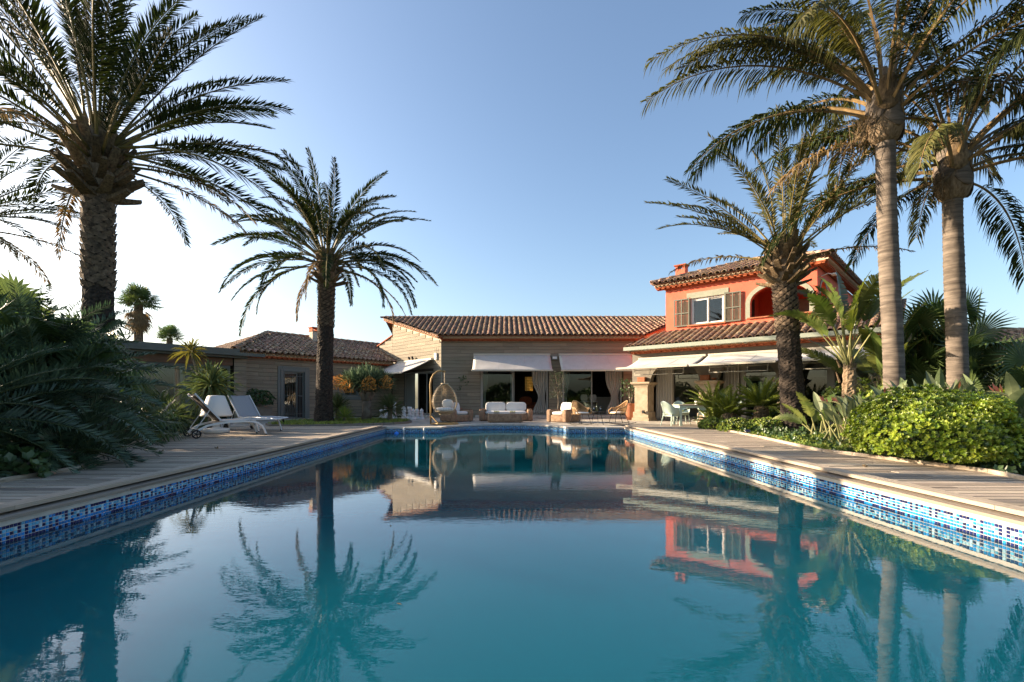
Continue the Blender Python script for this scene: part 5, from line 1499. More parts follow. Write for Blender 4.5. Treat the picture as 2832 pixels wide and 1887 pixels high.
for lb, loc, h, nf, L_, sd in CY: cycad(lb, loc, h, nf, L_, sd, group='dark cycads of the left planting', ll=0.25, n=52, elmin=-30, elmax=74, bend=(30, 60), lw=0.026)
for k, (x, y, rx, h) in enumerate([(-9.6, 4.2, 1.3, 2.1), (-9.9, 6.6, 1.3, 2.35), (-9.9, 9.0, 1.2, 2.3), (-8.3, 3.0, 1.2, 1.9), (-10.9, 11.2, 1.2, 2.3)]):
    bush(['tall dark garden shrub behind the cycads at far left', 'tall dark garden shrub behind the largest cycad', 'tall dark garden shrub left of the date palm trunk', 'dark garden shrub beyond the left frame edge', 'tall dark garden shrub behind the small fan palm'][k], (x, y, 0), rx, 1.5, h, 1100, 'shrubd', 251 + k, L_=0.16, w=0.08, nl=5, name='garden_shrub', group='tall shrubs behind the cycads', dark='cyc')
# yuccas by the annex
random.seed(31)
P = thing('yucca', 'spiky yucca with a mop of drooping leaves behind the white lamp', 'yucca', (-9.0, 14.4, 0))
b = MB(); b.tube([(0, 0, 0), (0.02, 0, 0.7), (0.0, 0, 1.35)], [0.11, 0.09, 0.07], 10); b.build('trunk', 'bark', P)
b = MB(); rosette(b, (0, 0, 1.4), 210, 1.08, 0.055, elmin=-70, elmax=86, droop=0.35); b.mi = 1; rosette(b, (0, 0, 1.2), 46, 0.75, 0.05, elmin=-85, elmax=-40, droop=0.3); b.build('leaf_mop', ['yucca', 'yuccay'], P)
b = MB(); b.tube([(0, 0, 0.9), (-0.25, 0, 1.35), (-0.42, 0, 1.8), (-0.62, 0.0, 2.45)], [0.05, 0.045, 0.04, 0.03], 8); b.build('side_stem', 'bark', P)
b = MB(); rosette(b, (-0.62, 0, 2.45), 60, 0.62, 0.045, elmin=-55, elmax=85, droop=0.35); b.build('side_rosette', 'yuccay', P)
P = thing('yucca', 'young yucca rosette left of the white lamp', 'yucca', (-9.45, 13.3, 0))
b = MB(); b.tube([(0, 0, 0), (0, 0, 0.5)], [0.07, 0.05], 8); b.build('trunk', 'bark', P)
b = MB(); rosette(b, (0, 0, 0.5), 70, 0.75, 0.045, elmin=-35, elmax=85, droop=0.2); b.build('leaf_mop', 'yucca', P)
for k, (x, y, rx, rz, lb) in enumerate([(-9.2, 12.6, 0.6, 0.55, 'dark leafy shrub left of the near lounger'), (-8.6, 11.4, 0.45, 0.38, 'low dark shrub at the foot of the small fan palm'), (-10.4, 14.2, 0.7, 0.75, 'dark shrub below the yuccas'), (-10.6, 15.8, 0.6, 0.6, 'dark shrub in front of the annex windows')]):
    bush(lb, (x, y, 0), rx, rx, rz, 420, 'shrubd', 301 + k, L_=0.11, w=0.06, nl=5, name='leafy_shrub', group='dark shrubs beside the loungers', dark='cyc')
bush('large-leaved dark weed in front of the left cycads', (-5.95, 5.6, 0), 0.42, 0.3, 0.35, 80, 'shrubd', 311, L_=0.13, w=0.085, nl=5, name='broadleaf_weed')
XLP = [(-5.66, 3.0), (-5.66, 6.2), (-6.0, 6.75), (-7.65, 9.2), (-8.35, 12.0), (-9.4, 12.6), (-9.7, 15.9), (-11.8, 15.9), (-11.8, 3.0)]
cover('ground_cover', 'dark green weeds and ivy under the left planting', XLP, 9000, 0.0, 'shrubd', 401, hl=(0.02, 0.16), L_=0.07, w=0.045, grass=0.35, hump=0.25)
cover('grass', 'fringe of grass and weeds along the left deck edge', [(-7.0, 8.3), (-7.65, 9.2), (-8.3, 11.9), (-9.0, 12.2), (-8.8, 10.5), (-7.7, 8.2)], 1600, 0.02, 'cover', 403, hl=(0.02, 0.08), L_=0.04, w=0.02, grass=0.8)

# ---------------------------------------------------------------- the terrace bed
random.seed(77)
P = thing('dragon_tree', 'small dragon tree with orange flower plumes in the terrace bed', 'dragon tree', (-5.8, 19.7, 0.08))
P.scale = (1.1, 1.1, 1.1)
b = MB()
tips = []
b.tube([(0, 0, 0), (0.02, 0, 0.35), (0, 0, 0.75)], [0.21, 0.17, 0.17], 12)
for k in range(5):
    a = k * 1.2566 + 0.3
    m = Vector((0.28 * math.cos(a), 0.28 * math.sin(a), 1.12))
    b.tube([(0, 0, 0.66), m * 0.5 + Vector((0, 0, 0.38)), m], [0.13, 0.11, 0.085], 8)
    for j in range(3):
        a2 = a + (j - 1) * 0.85
        e = m + Vector((0.36 * math.cos(a2), 0.36 * math.sin(a2), U(0.22, 0.38)))
        b.tube([m, e], [0.075, 0.055], 7); tips.append(e)
tips.append(Vector((0, 0, 1.7))); b.tube([(0, 0, 0.7), (0, 0, 1.7)], [0.1, 0.06], 7)
b.build('trunk', 'bark', P, smooth=True)
for e in tips:
    b = MB(); rosette(b, e, 100, 0.66, 0.04, elmin=-30, elmax=88, droop=0.10); b.build('leaf_rosette', 'dragon', P)
for k, (dx, dy, dz) in enumerate([(-0.85, -0.5, 1.42), (-0.45, -0.85, 1.30), (0.35, -0.85, 1.40), (0.85, -0.45, 1.45), (-1.05, -0.1, 1.5)]):
    b = MB(); c = Vector((dx, dy, dz))
    for j in range(150):
        v = Vector((U(-1, 1), U(-1, 1), U(-1, 1)))
        if v.length > 1: v.normalize()
        q = c + Vector((v.x * 0.27, v.y * 0.2, v.z * 0.24 - 0.1 * v.x * v.x))
        leafclump(b, q, v + Vector((0, 0, -0.4)), 4, 0.05, 0.016, 1.0)
    for j in range(10): b.tube([c + Vector((0, 0.3, 0.3)), c + Vector((U(-.2, .2), U(-.2, .1), U(-.2, .2)))], 0.006, 3)
    b.build('flower_plume', 'dflower', P)
for lb, x, y, r_, sd, z in (('round spiky bush right of the dragon tree', -4.75, 19.5, 0.85, 5, 0.5), ('spiky bush left of the dragon tree', -6.75, 19.0, 0.8, 6, 0.55), ('grassy tuft between the date palm and the dragon tree', -6.2, 18.2, 0.55, 8, 0.2)):
    random.seed(sd)
    P = thing('spiky_bush', lb, 'bush', (x, y, 0.08), group='spiky bushes of the terrace bed')
    b = MB(); b.tube([(0, 0, 0), (0, 0, z)], [0.10, 0.08], 8); b.build('trunk', 'bark', P)
    b = MB(); rosette(b, (0, 0, z), 330 if z > 0.3 else 160, r_, 0.02, elmin=-45, elmax=88, droop=0.12); b.build('leaf_mop', 'yucca' if z > 0.3 else 'cover', P)
cover('grass', 'low grass and weeds round the palm in the terrace bed', BED, 2600, 0.07, 'cover', 405, hl=(0.02, 0.07), L_=0.04, w=0.02, grass=0.6, hump=0.08)

# ---------------------------------------------------------------- right planting
CYR = [('sunlit sago cycad nearest the white dining table', (7.05, 15.9, 0), 0.72, 38, 0.9, 221), ('sunlit sago cycad, middle one of three', (7.05, 14.7, 0), 0.55, 30, 0.85, 223), ('sunlit sago cycad against the thick palm trunk', (7.75, 14.2, 0), 0.78, 40, 0.95, 225),
       ('small sago cycad low at the deck corner beside the dining table', (6.8, 15.3, 0), 0.25, 16, 0.7, 227)]
for lb, loc, h, nf, L_, sd in CYR: cycad(lb, loc, h, nf, L_, sd, leafm='cyc2', r=0.24, group='sago cycads of the right bed', ll=0.13, n=64, elmin=0, elmax=84, bend=(15, 45), lw=0.03, name='sago_cycad', trunkm='rockstub')
strelitzia('tall banana-leaved strelitzia with torn leaves right of the thick palm trunk', (8.75, 12.0, 0), 17, 1.15, 1.45, 0.52, 501, el=(48, 88), name='giant_strelitzia', leafm='strelt', blooms=0, torn=0.7, H_=1.9, r=0.16, spread=0.08, bend=(0.4, 1.3), group='giant strelitzias')
strelitzia('second tall strelitzia behind the left ringed palm', (9.9, 12.2, 0), 14, 1.1, 1.4, 0.5, 503, el=(45, 88), name='giant_strelitzia', leafm='strelt', blooms=0, torn=0.4, H_=0.7, r=0.13, spread=0.12, bend=(0.3, 1.1), group='giant strelitzias')
strelitzia('yellowing young strelitzia with feathery torn leaves beside the thick palm base', (7.55, 11.2, 0), 9, 0.5, 0.75, 0.30, 505, el=(25, 85), name='giant_strelitzia', leafm='strelt', blooms=0, torn=0.8, spread=0.2, bend=(0.4, 1.2), group='giant strelitzias')
ST = [('bird-of-paradise clump in front of the left ringed palm', (7.55, 9.0, 0), 46, 0.85, 0.5, 0.15, 511, 2), ('bird-of-paradise clump between the two ringed palms', (8.2, 8.8, 0), 42, 0.9, 0.5, 0.15, 513, 2), ('pale bird-of-paradise clump left of the round shrub', (6.85, 9.3, 0), 40, 0.7, 0.45, 0.13, 515, 2),
      ('bird-of-paradise clump behind the round green shrub', (7.7, 8.1, 0), 40, 0.8, 0.5, 0.15, 517, 1), ('large-leaved bird-of-paradise clump at the right edge', (7.55, 6.9, 0), 18, 0.75, 0.75, 0.22, 519, 2), ('bird-of-paradise leaves cut by the right frame edge', (7.4, 6.0, 0), 18, 0.5, 0.6, 0.18, 521, 1)]
for lb, loc, n, pl_, L_, w, sd, bl in ST: strelitzia(lb, loc, n, pl_, L_, w, sd, blooms=bl, el=(48, 88), spread=0.42, bend=(0.1, 0.7), group='bird-of-paradise clumps')
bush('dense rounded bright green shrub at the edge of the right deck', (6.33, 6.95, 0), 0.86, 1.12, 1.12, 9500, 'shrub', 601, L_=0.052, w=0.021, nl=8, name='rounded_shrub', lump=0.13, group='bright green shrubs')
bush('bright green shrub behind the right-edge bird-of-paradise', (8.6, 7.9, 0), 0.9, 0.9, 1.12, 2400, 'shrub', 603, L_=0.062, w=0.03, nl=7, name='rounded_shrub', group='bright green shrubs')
fan_palm('bushy fan palm behind the pair of ringed palms', (11.0, 12.0, 0), 2.0, 0.16, 64, 1.0, 0.85, 605, elmin=-35, elmax=85, ht=(-1.6, 0.55), spread_r=0.4, n=28, name='bushy_fan_palm', droop=0.15)
fan_palm('dark low fan palm at the right behind the bird-of-paradise', (11.3, 10.8, 0), 0.6, 0.14, 30, 0.9, 0.75, 607, elmin=-25, elmax=75, ht=(-0.4, 0.5), spread_r=0.3, n=28, name='bushy_fan_palm', droop=0.2)
P = bush('citrus tree with small yellow fruit at the right edge', (12.9, 11.3, 0.3), 1.0, 1.0, 2.0, 1500, 'shrub', 609, L_=0.10, w=0.045, nl=5, name='citrus_tree', cat='tree', zc=0.55)
b = MB(); b.tube([(0, 0, -0.3), (0.02, 0, 0.4), (0, 0.03, 0.9)], [0.06, 0.05, 0.04], 8); b.build('trunk', 'bark', P)
for k in range(12):
    a = U(0, 2 * PI); z = U(0.6, 1.7); b = MB(); b.lathe([(0.002, -0.035), (0.025, -0.025), (0.035, 0), (0.025, 0.025), (0.002, 0.035)], 8, (0.9 * math.cos(a), 0.9 * math.sin(a), z)); b.build('fruit', 'litw', P, smooth=True)
for k, (x, y, r_, h, lb) in enumerate([(9.2, 11.2, 0.8, 1.25, 'leafy shrub in the shade behind the left ringed palm'), (10.3, 9.3, 0.9, 0.9, 'leafy shrub right of the ringed palms'), (10.2, 13.6, 1.0, 1.5, 'leafy shrub in front of the villa arcade'), (9.0, 15.0, 0.7, 0.8, 'leafy shrub behind the sago cycads')]):
    bush(lb, (x, y, 0), r_, r_, h, 700, 'cover', 621 + k, L_=0.12, w=0.06, nl=5, name='leafy_shrub', group='leafy shrubs of the right bed')
for k, (x, y, r_, h, lb) in enumerate([(6.75, 13.6, 0.55, 0.42, 'low bright shrub in front of the sago cycads'), (6.55, 14.7, 0.45, 0.4, 'low bright shrub at the deck edge beside the dining table'), (7.3, 13.2, 0.5, 0.45, 'low shrub against the foot of the thick palm')]):
    bush(lb, (x, y, 0), r_, r_, h, 700, 'cover', 631 + k, L_=0.06, w=0.03, nl=6, name='low_shrub', group='low shrubs of the right bed')
XRP = [(5.95, 5.3), (6.15, 6.0), (5.85, 7.8), (5.66, 8.3), (6.2, 11.3), (6.85, 16.2), (9.5, 16.2), (13.5, 13), (13.5, 4.5), (5.95, 3.0)]
cover('ground_cover', 'bright green weeds and low leaves along the right deck', [(5.66, 8.3), (6.2, 11.3), (6.85, 16.2), (8.2, 16.2), (7.4, 11), (6.6, 8.2)], 7500, 0.0, 'cover', 411, hl=(0.02, 0.10), L_=0.05, w=0.026, grass=0.5, hump=0.16)
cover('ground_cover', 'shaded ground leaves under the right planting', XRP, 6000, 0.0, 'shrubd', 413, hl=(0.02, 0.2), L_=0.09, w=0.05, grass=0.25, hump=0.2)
random.seed(91)
P = thing('grass_tuft', 'pale tuft of fine grass left of the round shrub', 'grass', (6.35, 8.45, 0))
b = MB(); rosette(b, (0, 0, 0.02), 150, 0.42, 0.008, elmin=25, elmax=88, droop=0.4); b.build('blades', 'yuccay', P)
P = thing('strap_leaf_plant', 'green strap-leaved clump at the foot of the thick palm', 'plant', (6.75, 10.9, 0))
b = MB()
for k in range(7): rosette(b, (U(-.5, .5), U(-.9, .9), 0.02), 26, 0.34, 0.026, elmin=20, elmax=80, droop=0.6)
b.build('blades', 'cover', P)

# ---------------------------------------------------------------- behind the viewer: what the panes reflect
date_palm('date palm standing behind the viewer, mirrored in the glazed doors', (5.5, -9.0, 0), 4.4, 0.32, 30, 3.6, 93, n=36, stubs=10)
date_palm('second date palm behind the viewer', (-7.5, -12.0, 0), 4.6, 0.32, 30, 3.6, 95, n=36, stubs=10)
for k, x in enumerate((-12, -6, 0.5, 7, 13)):
    bush('garden hedge shrub behind the viewer, seen only in reflections', (x, -14.5 - (k % 2), 0), 3.2, 1.6, 2.2 + 0.4 * (k % 3), 520, 'shrubd', 641 + k, L_=0.4, w=0.22, nl=5, name='hedge_shrub', group='hedge behind the viewer', stem=False)

# ================================================================== FURNITURE AND FITTINGS
random.seed(5)
G0 = 0.030       # terrace paving level
D0 = 0.0605       # deck level
# ---------------------------------------------------------------- sun loungers (x: head to foot)
def lounger(label, loc, rz, back_deg, slm):
    P = thing('sun_lounger', label, 'sun lounger', loc, rz, 'white sun loungers')
    w = 0.34
    for s in (-1, 1):
        b = MB(); pts = []
        # arched side rail: from the axle up to the seat, along, and down to the front foot
        path = [(-0.02, 0.10), (0.08, 0.20), (0.24, 0.29), (0.45, 0.335), (0.75, 0.365), (1.05, 0.37), (1.25, 0.355), (1.38, 0.315), (1.47, 0.24), (1.53, 0.13), (1.57, 0.012)]
        n_ = len(path)
        vs = []
        for i, (x, z) in enumerate(path):
            x0_, z0_ = path[max(i - 1, 0)]; x1_, z1_ = path[min(i + 1, n_ - 1)]
            t = Vector((x1_ - x0_, 0, z1_ - z0_)).normalized(); nn = Vector((-t.z, 0, t.x)) * 0.024
            for yy in (-0.016, 0.016):
                vs.append((x + nn.x, s * w + yy, z + nn.z)); vs.append((x - nn.x, s * w + yy, z - nn.z))
        fs = [(0, 1, 3, 2), (4 * n_ - 4, 4 * n_ - 2, 4 * n_ - 1, 4 * n_ - 3)]
        for i in range(n_ - 1):
            a = i * 4; c = a + 4
            fs += [(a, a + 2, c + 2, c), (a + 1, c + 1, c + 3, a + 3), (a, c, c + 1, a + 1), (a + 2, a + 3, c + 3, c + 2)]
        b.add(vs, fs); b.build('side_rail', 'wmetal', P, bevel=0.004)
        b = MB(); b.bar((1.555, s * w, 0.0), (1.575, s * w, 0.03), 0.036, 0.052); b.build('foot_cap', 'rubber', P)
        b = MB(); b.M = Matrix.Translation((0, s * (w + 0.06), 0.10)) @ Matrix.Rotation(PI / 2, 4, 'X')
        ring = [(0.102 * math.cos(2 * PI * i / 28), 0.102 * math.sin(2 * PI * i / 28)) for i in range(28)]
        b.lathe([(0.074, -0.022), (0.096, -0.022), (0.102, -0.012), (0.102, 0.012), (0.096, 0.022), (0.074, 0.022), (0.074, -0.022)], 28)
        b.f = [f for f in b.f if len(f) == 4]; b.m = [0] * len(b.f)
        wh = b.build('wheel', 'rubber', P)
        b = MB(); b.M = Matrix.Translation((0, s * (w + 0.06), 0.10)) @ Matrix.Rotation(PI / 2, 4, 'X')
        b.lathe([(0.02, -0.02), (0.024, 0), (0.02, 0.02)], 12)
        for k in range(5):
            a = 2 * PI * k / 5
            b.bar((0.015 * math.cos(a), 0.015 * math.sin(a), 0), (0.078 * math.cos(a), 0.078 * math.sin(a), 0), 0.022, 0.02)
        b.build('spokes', 'black', wh)
    b = MB(); b.tube([(0, -w - 0.06, 0.10), (0, w + 0.06, 0.10)], 0.014, 8); b.build('axle', 'wmetal', P)
    b = MB()
    for x, z in ((0.28, 0.19), (1.20, 0.33)): b.bar((x, -w, z), (x, w, z), 0.03, 0.02)
    b.build('cross_bar', 'wmetal', P)
    # seat sling on a thin rail
    b = MB(); b.grid(lambda u, v: (lerp(0.52, 1.92, u), lerp(-w + 0.03, w - 0.03, v), 0.395 - 0.015 * math.sin(PI * v) + 0.015 * math.sin(PI * u)), 14, 6)
    o = b.build('seat_sling', slm, P, smooth=True); md = o.modifiers.new('thick', 'SOLIDIFY'); md.thickness = 0.008
    b = MB()
    for s in (-1, 1): b.tube([(0.5, s * (w - 0.02), 0.395), (1.2, s * (w - 0.02), 0.41), (1.92, s * (w - 0.02), 0.395)], 0.014, 8)
    b.tube([(1.92, -w + 0.02, 0.395), (1.95, 0, 0.36), (1.92, w - 0.02, 0.395)], 0.014, 8)
    b.build('seat_rail', 'wmetal', P)
    c, s2 = math.cos(R(back_deg)), math.sin(R(back_deg))
    hb = (0.54, 0.40); L_ = 0.86
    def bp(t, d=0.0): return (hb[0] - c * L_ * t + s2 * -d, hb[1] + s2 * L_ * t - c * d)
    b = MB(); b.grid(lambda u, v: (bp(u)[0], lerp(-w + 0.03, w - 0.03, v), bp(u)[1] - 0.012 * math.sin(PI * v)), 12, 6)
    o = b.build('back_sling', slm, P, smooth=True); md = o.modifiers.new('thick', 'SOLIDIFY'); md.thickness = 0.008
    b = MB()
    for s in (-1, 1): b.bar((bp(0)[0], s * (w - 0.015), bp(0)[1]), (bp(1)[0], s * (w - 0.015), bp(1)[1]), 0.026, 0.036)
    b.tube([(bp(1)[0], -w + 0.02, bp(1)[1] - 0.01), (bp(0.96)[0] - 0.03, -w * .5, bp(0.93)[1] - 0.02), (bp(0.96)[0] - 0.04, w * .5, bp(0.93)[1] - 0.02), (bp(1)[0], w - 0.02, bp(1)[1] - 0.01)], 0.011, 6)
    b.build('back_frame', 'wmetal', P)
    b = MB()
    for s in (-1, 1): b.tube([(bp(0.42)[0], s * (w - 0.04), bp(0.42)[1]), (0.02, s * (w - 0.05), 0.22)], 0.010, 6)
    b.tube([(0.02, -w + 0.05, 0.22), (0.02, w - 0.05, 0.22)], 0.010, 6)
    b.build('back_prop', 'wmetal', P)
    return P
lounger('near white lounger seen from behind, brown sling back raised', (-7.55, 11.35, D0), R(46), 50, 'slingd')
lounger('far white lounger facing the pool with a pale grey sling back', (-8.10, 14.35, D0), R(-31), 48, 'sling')

# ---------------------------------------------------------------- giant table lamp
P = thing('floor_lamp', 'oversized white plastic lamp standing between the two loungers', 'lamp', (-7.95, 12.95, D0))
b = MB(); b.lathe([(0.30, 0.0), (0.325, 0.02), (0.325, 0.09), (0.30, 0.12), (0.12, 0.135), (0.085, 0.17)], 32); b.build('base', 'lampw', P, smooth=True)
b = MB(); b.lathe([(0.085, 0.16), (0.08, 0.3), (0.08, 0.52)], 24); b.build('stem', 'lampw', P, smooth=True)
b = MB(); b.lathe([(0.05, 0.50), (0.35, 0.455), (0.385, 0.475), (0.385, 0.51), (0.215, 1.00), (0.19, 1.025), (0.02, 1.032)], 36); b.build('shade', 'lampw', P, smooth=True)

# ---------------------------------------------------------------- hanging egg chair
P = thing('hanging_egg_chair', 'rattan egg chair with striped cushion hanging from a curved bronze stand', 'hanging chair', (-2.78, 17.65, G0), R(10))
b = MB()
pole = [(0, 0, 0.04), (0, 0, 0.7), (-0.01, 0, 1.15), (-0.02, 0, 1.5), (0.02, 0, 1.72), (0.10, 0, 1.88), (0.24, 0, 1.99), (0.38, 0, 2.02), (0.52, 0, 2.0)]
b.tube(pole, 0.032, 10); b.tube([(0.52, 0, 2.03), (0.52, 0, 1.96)], 0.04, 10); b.build('stand_pole', 'gold', P, smooth=True)
b = MB()
b.tube([(0, 0, 0.035), (0.25, -0.38, 0.035), (0.75, -0.50, 0.035), (1.0, -0.25, 0.035), (1.02, 0.2, 0.035), (0.8, 0.48, 0.035), (0.28, 0.40, 0.035)], 0.03, 8, closed=True)
b.tube([(0, 0, 0.34), (0.28, -0.32, 0.04)], 0.022, 8); b.tube([(0, 0, 0.34), (0.28, 0.32, 0.04)], 0.022, 8); b.build('stand_base', 'gold', P)
b = MB()
for i in range(12): b.tube([(0.52 + 0.014 * math.cos(a), 0.014 * math.sin(a), 1.96 - 0.022 * i * 1.5 + 0.01 * math.sin(a)) for a in [k * PI / 4 for k in range(9)]], 0.008, 4)
b.tube([(0.52, 0, 1.96), (0.52, 0, 1.52)], 0.013, 6); b.build('rope', 'rattan2', P)
EC = (0.52, 0.0)
def egg_r(z):      # half width at height z (0.36..1.54)
    t = (z - 0.36) / 1.18
    return 0.49 * (math.sin(PI * min(1, t ** 0.80)) ** 0.52 if 0 < t < 1 else 0.03)
def egg_pt(a, z): return (EC[0] + egg_r(z) * 0.98 * math.cos(a), EC[1] + egg_r(z) * 0.86 * math.sin(a), z)
OPEN0, OPEN1 = R(-150), R(-25)       # the open front, towards the viewer and right
b = MB()
for a in (OPEN0, OPEN1): b.tube([egg_pt(a, lerp(0.37, 1.53, i / 16)) for i in range(17)], 0.018, 8)
b.tube([(EC[0] + 0.13 * math.cos(k * PI / 10), 0.11 * math.sin(k * PI / 10), 1.535) for k in range(20)], 0.02, 6, closed=True)
b.tube([(EC[0] + egg_r(0.5) * math.cos(k * PI / 12), egg_r(0.5) * 0.86 * math.sin(k * PI / 12), 0.50) for k in range(24)], 0.014, 6, closed=True)
b.tube([(EC[0] + 0.2 * math.cos(k * PI / 10), 0.18 * math.sin(k * PI / 10), 0.385) for k in range(20)], 0.014, 6, closed=True)
for z in (0.62, 0.85, 1.08, 1.28): b.tube([egg_pt(lerp(OPEN1, OPEN0 + 2 * PI, i / 26), z) for i in range(27)], 0.011, 6)
b.build('basket_frame', 'rattan2', P)
b = MB()
for k in range(60):
    a = lerp(OPEN1, OPEN0 + 2 * PI, (k + 0.5) / 60)
    b.tube([egg_pt(a + 0.02 * math.sin(i * 1.5 + k), lerp(0.40, 1.5, i / 9)) for i in range(10)], 0.0055, 4, cap=False)
for k in range(26):
    a = lerp(OPEN0, OPEN1, (k + 0.5) / 26)
    b.tube([egg_pt(a, z) for z in (0.38, 0.43, 0.50)], 0.006, 4, cap=False)
b.build('basket_weave', 'rattan2', P)
b = MB(); b.cushion(EC[0], EC[1], 0.57, 0.72, 0.62, 0.16, 2.6); sc_o = b.build('seat_cushion', 'cushion', P, smooth=True)
b = MB()
for k in range(11):
    x = -0.30 + 0.06 * k
    hw = 0.30 * max(0, 1 - (abs(x) / 0.37) ** 2.6) ** (1 / 2.6)
    b.tube([(EC[0] + x, EC[1] - hw - 0.006, 0.57 - 0.05), (EC[0] + x, EC[1] - hw - 0.010, 0.59), (EC[0] + x, EC[1] - hw * 0.8, 0.645), (EC[0] + x, EC[1], 0.656)], 0.0045, 4)
b.build('stripe', 'grey', sc_o)
b = MB(); b.M = Matrix.Translation((EC[0] + 0.12, 0.16, 0.78)) @ Matrix.Rotation(R(18), 4, 'X'); b.cushion(0, 0, 0, 0.42, 0.16, 0.34, 2.8); b.build('back_cushion', 'cushion', P, smooth=True)

# ---------------------------------------------------------------- wicker suite
def rbox(b, x0, x1, y0, y1, z0, z1, r=0.06, n=4):
    """box whose vertical corners and top edge are rounded"""
    def ring(ins, z):
        pts = []
        for cx_, cy_, a0 in ((x1 - r, y1 - r, 0), (x0 + r, y1 - r, PI / 2), (x0 + r, y0 + r, PI), (x1 - r, y0 + r, 1.5 * PI)):
            for i in range(n + 1):
                a = a0 + PI / 2 * i / n
                pts.append((cx_ + (r - ins) * math.cos(a), cy_ + (r - ins) * math.sin(a), z))
        return pts
    rings = [ring(0.01, z0), ring(0, z0 + 0.015)] + [ring(r * 0.6 * (1 - math.cos(PI / 2 * i / 4)), z1 - r * 0.6 * (1 - math.sin(PI / 2 * i / 4))) for i in range(5)]
    k = 4 * (n + 1)
    b.add(sum(rings, []), [(i * k + j, i * k + (j + 1) % k, (i + 1) * k + (j + 1) % k, (i + 1) * k + j) for i in range(len(rings) - 1) for j in range(k)] + [tuple(range(k - 1, -1, -1)), tuple((len(rings) - 1) * k + j for j in range(k))])
def wicker_seat(name, label, loc, rz, W, D_, seats, cat, group=None):
    """seat faces -y"""
    P = thing(name, label, cat, loc, rz, group)
    aw = 0.23; h = 0.50
    for s in (-1, 1):
        b = MB(); xa = s * (W / 2 - aw / 2); rbox(b, xa - aw / 2, xa + aw / 2, -D_ / 2, D_ / 2, 0.03, h, 0.07); a = b.build('arm', 'wicker', P, smooth=True)
        b = MB(); b.box(xa - 0.09, xa + 0.09, -D_ / 2 + 0.06, D_ / 2 - 0.1, h + 0.002, h + 0.03); b.build('arm_top', 'wickertop', a, bevel=0.01)
    b = MB(); rbox(b, -W / 2 + aw - 0.01, W / 2 - aw + 0.01, -D_ / 2 + 0.03, D_ / 2 - 0.14, 0.03, 0.29, 0.04); b.build('seat_base', 'wicker', P, smooth=True)
    b = MB(); rbox(b, -W / 2 + aw - 0.01, W / 2 - aw + 0.01, D_ / 2 - 0.16, D_ / 2, 0.03, 0.56, 0.05); b.build('back', 'wicker', P, smooth=True)
    b = MB()
    for x in (-W / 2 + 0.1, W / 2 - 0.1):
        for y in (-D_ / 2 + 0.1, D_ / 2 - 0.1): b.box(x - 0.03, x + 0.03, y - 0.03, y + 0.03, 0.0, 0.04)
    b.build('foot', 'wickertop', P)
    iw = W - 2 * aw - 0.02
    b = MB(); b.cushion(0, -0.05, 0.365, iw, D_ - 0.20, 0.15, 9.0); b.build('seat_cushion', 'cushion', P, smooth=True)
    for i in range(seats):
        w_ = iw / seats
        b = MB(); b.M = Matrix.Translation((-iw / 2 + w_ * (i + 0.5), D_ / 2 - 0.26, 0.60)) @ Matrix.Rotation(R(-14), 4, 'X'); b.cushion(0, 0, 0, w_ - 0.015, 0.19, 0.42, 8.0); b.build('back_cushion', 'cushion', P, smooth=True)
    return P
wicker_seat('wicker_sofa', 'two-seat wicker sofa with white cushions facing the pool', (0.05, 20.6, G0), 0, 2.30, 0.95, 2, 'sofa')
wicker_seat('wicker_armchair', 'wicker armchair with white cushion behind the hanging egg chair', (-2.05, 20.0, G0), R(42), 1.08, 0.98, 1, 'armchair', 'wicker armchairs')
wicker_seat('wicker_armchair', 'sunlit wicker armchair behind the rocking chairs', (2.45, 19.55, G0), R(-47), 1.08, 0.98, 1, 'armchair', 'wicker armchairs')
P = thing('coffee_table', 'low wicker coffee table in front of the sofa', 'coffee table', (0.02, 19.35, G0))
b = MB(); rbox(b, -0.71, 0.71, -0.32, 0.32, 0.02, 0.36, 0.06); b.build('body', 'wicker', P, smooth=True)
b = MB(); b.box(-0.66, 0.66, -0.28, 0.28, 0.362, 0.372); b.build('glass_top', 'clear', P)
b = MB()
for x in (-0.6, 0.6):
    for y in (-0.24, 0.24): b.box(x - 0.03, x + 0.03, y - 0.03, y + 0.03, 0, 0.03)
b.build('foot', 'wickertop', P)
for k, x in enumerate((-0.36, 0.30)):
    P = thing('tray_planter', ('left' if k == 0 else 'right') + ' small pale dish with green leaves on the wicker coffee table', 'dish', (x + 0.02, 19.33, G0 + 0.372))
    b = MB(); b.box(-0.12, 0.12, -0.08, 0.08, 0.0, 0.05); b.build('dish', 'tabletop', P, bevel=0.01)
    b = MB()
    for j in range(10): leafclump(b, (U(-.09, .09), U(-.05, .05), 0.05), (U(-.4, .4), U(-.4, .4), 1), 5, 0.06, 0.025, 1.2)
    b.build('leaves', 'cover', P)

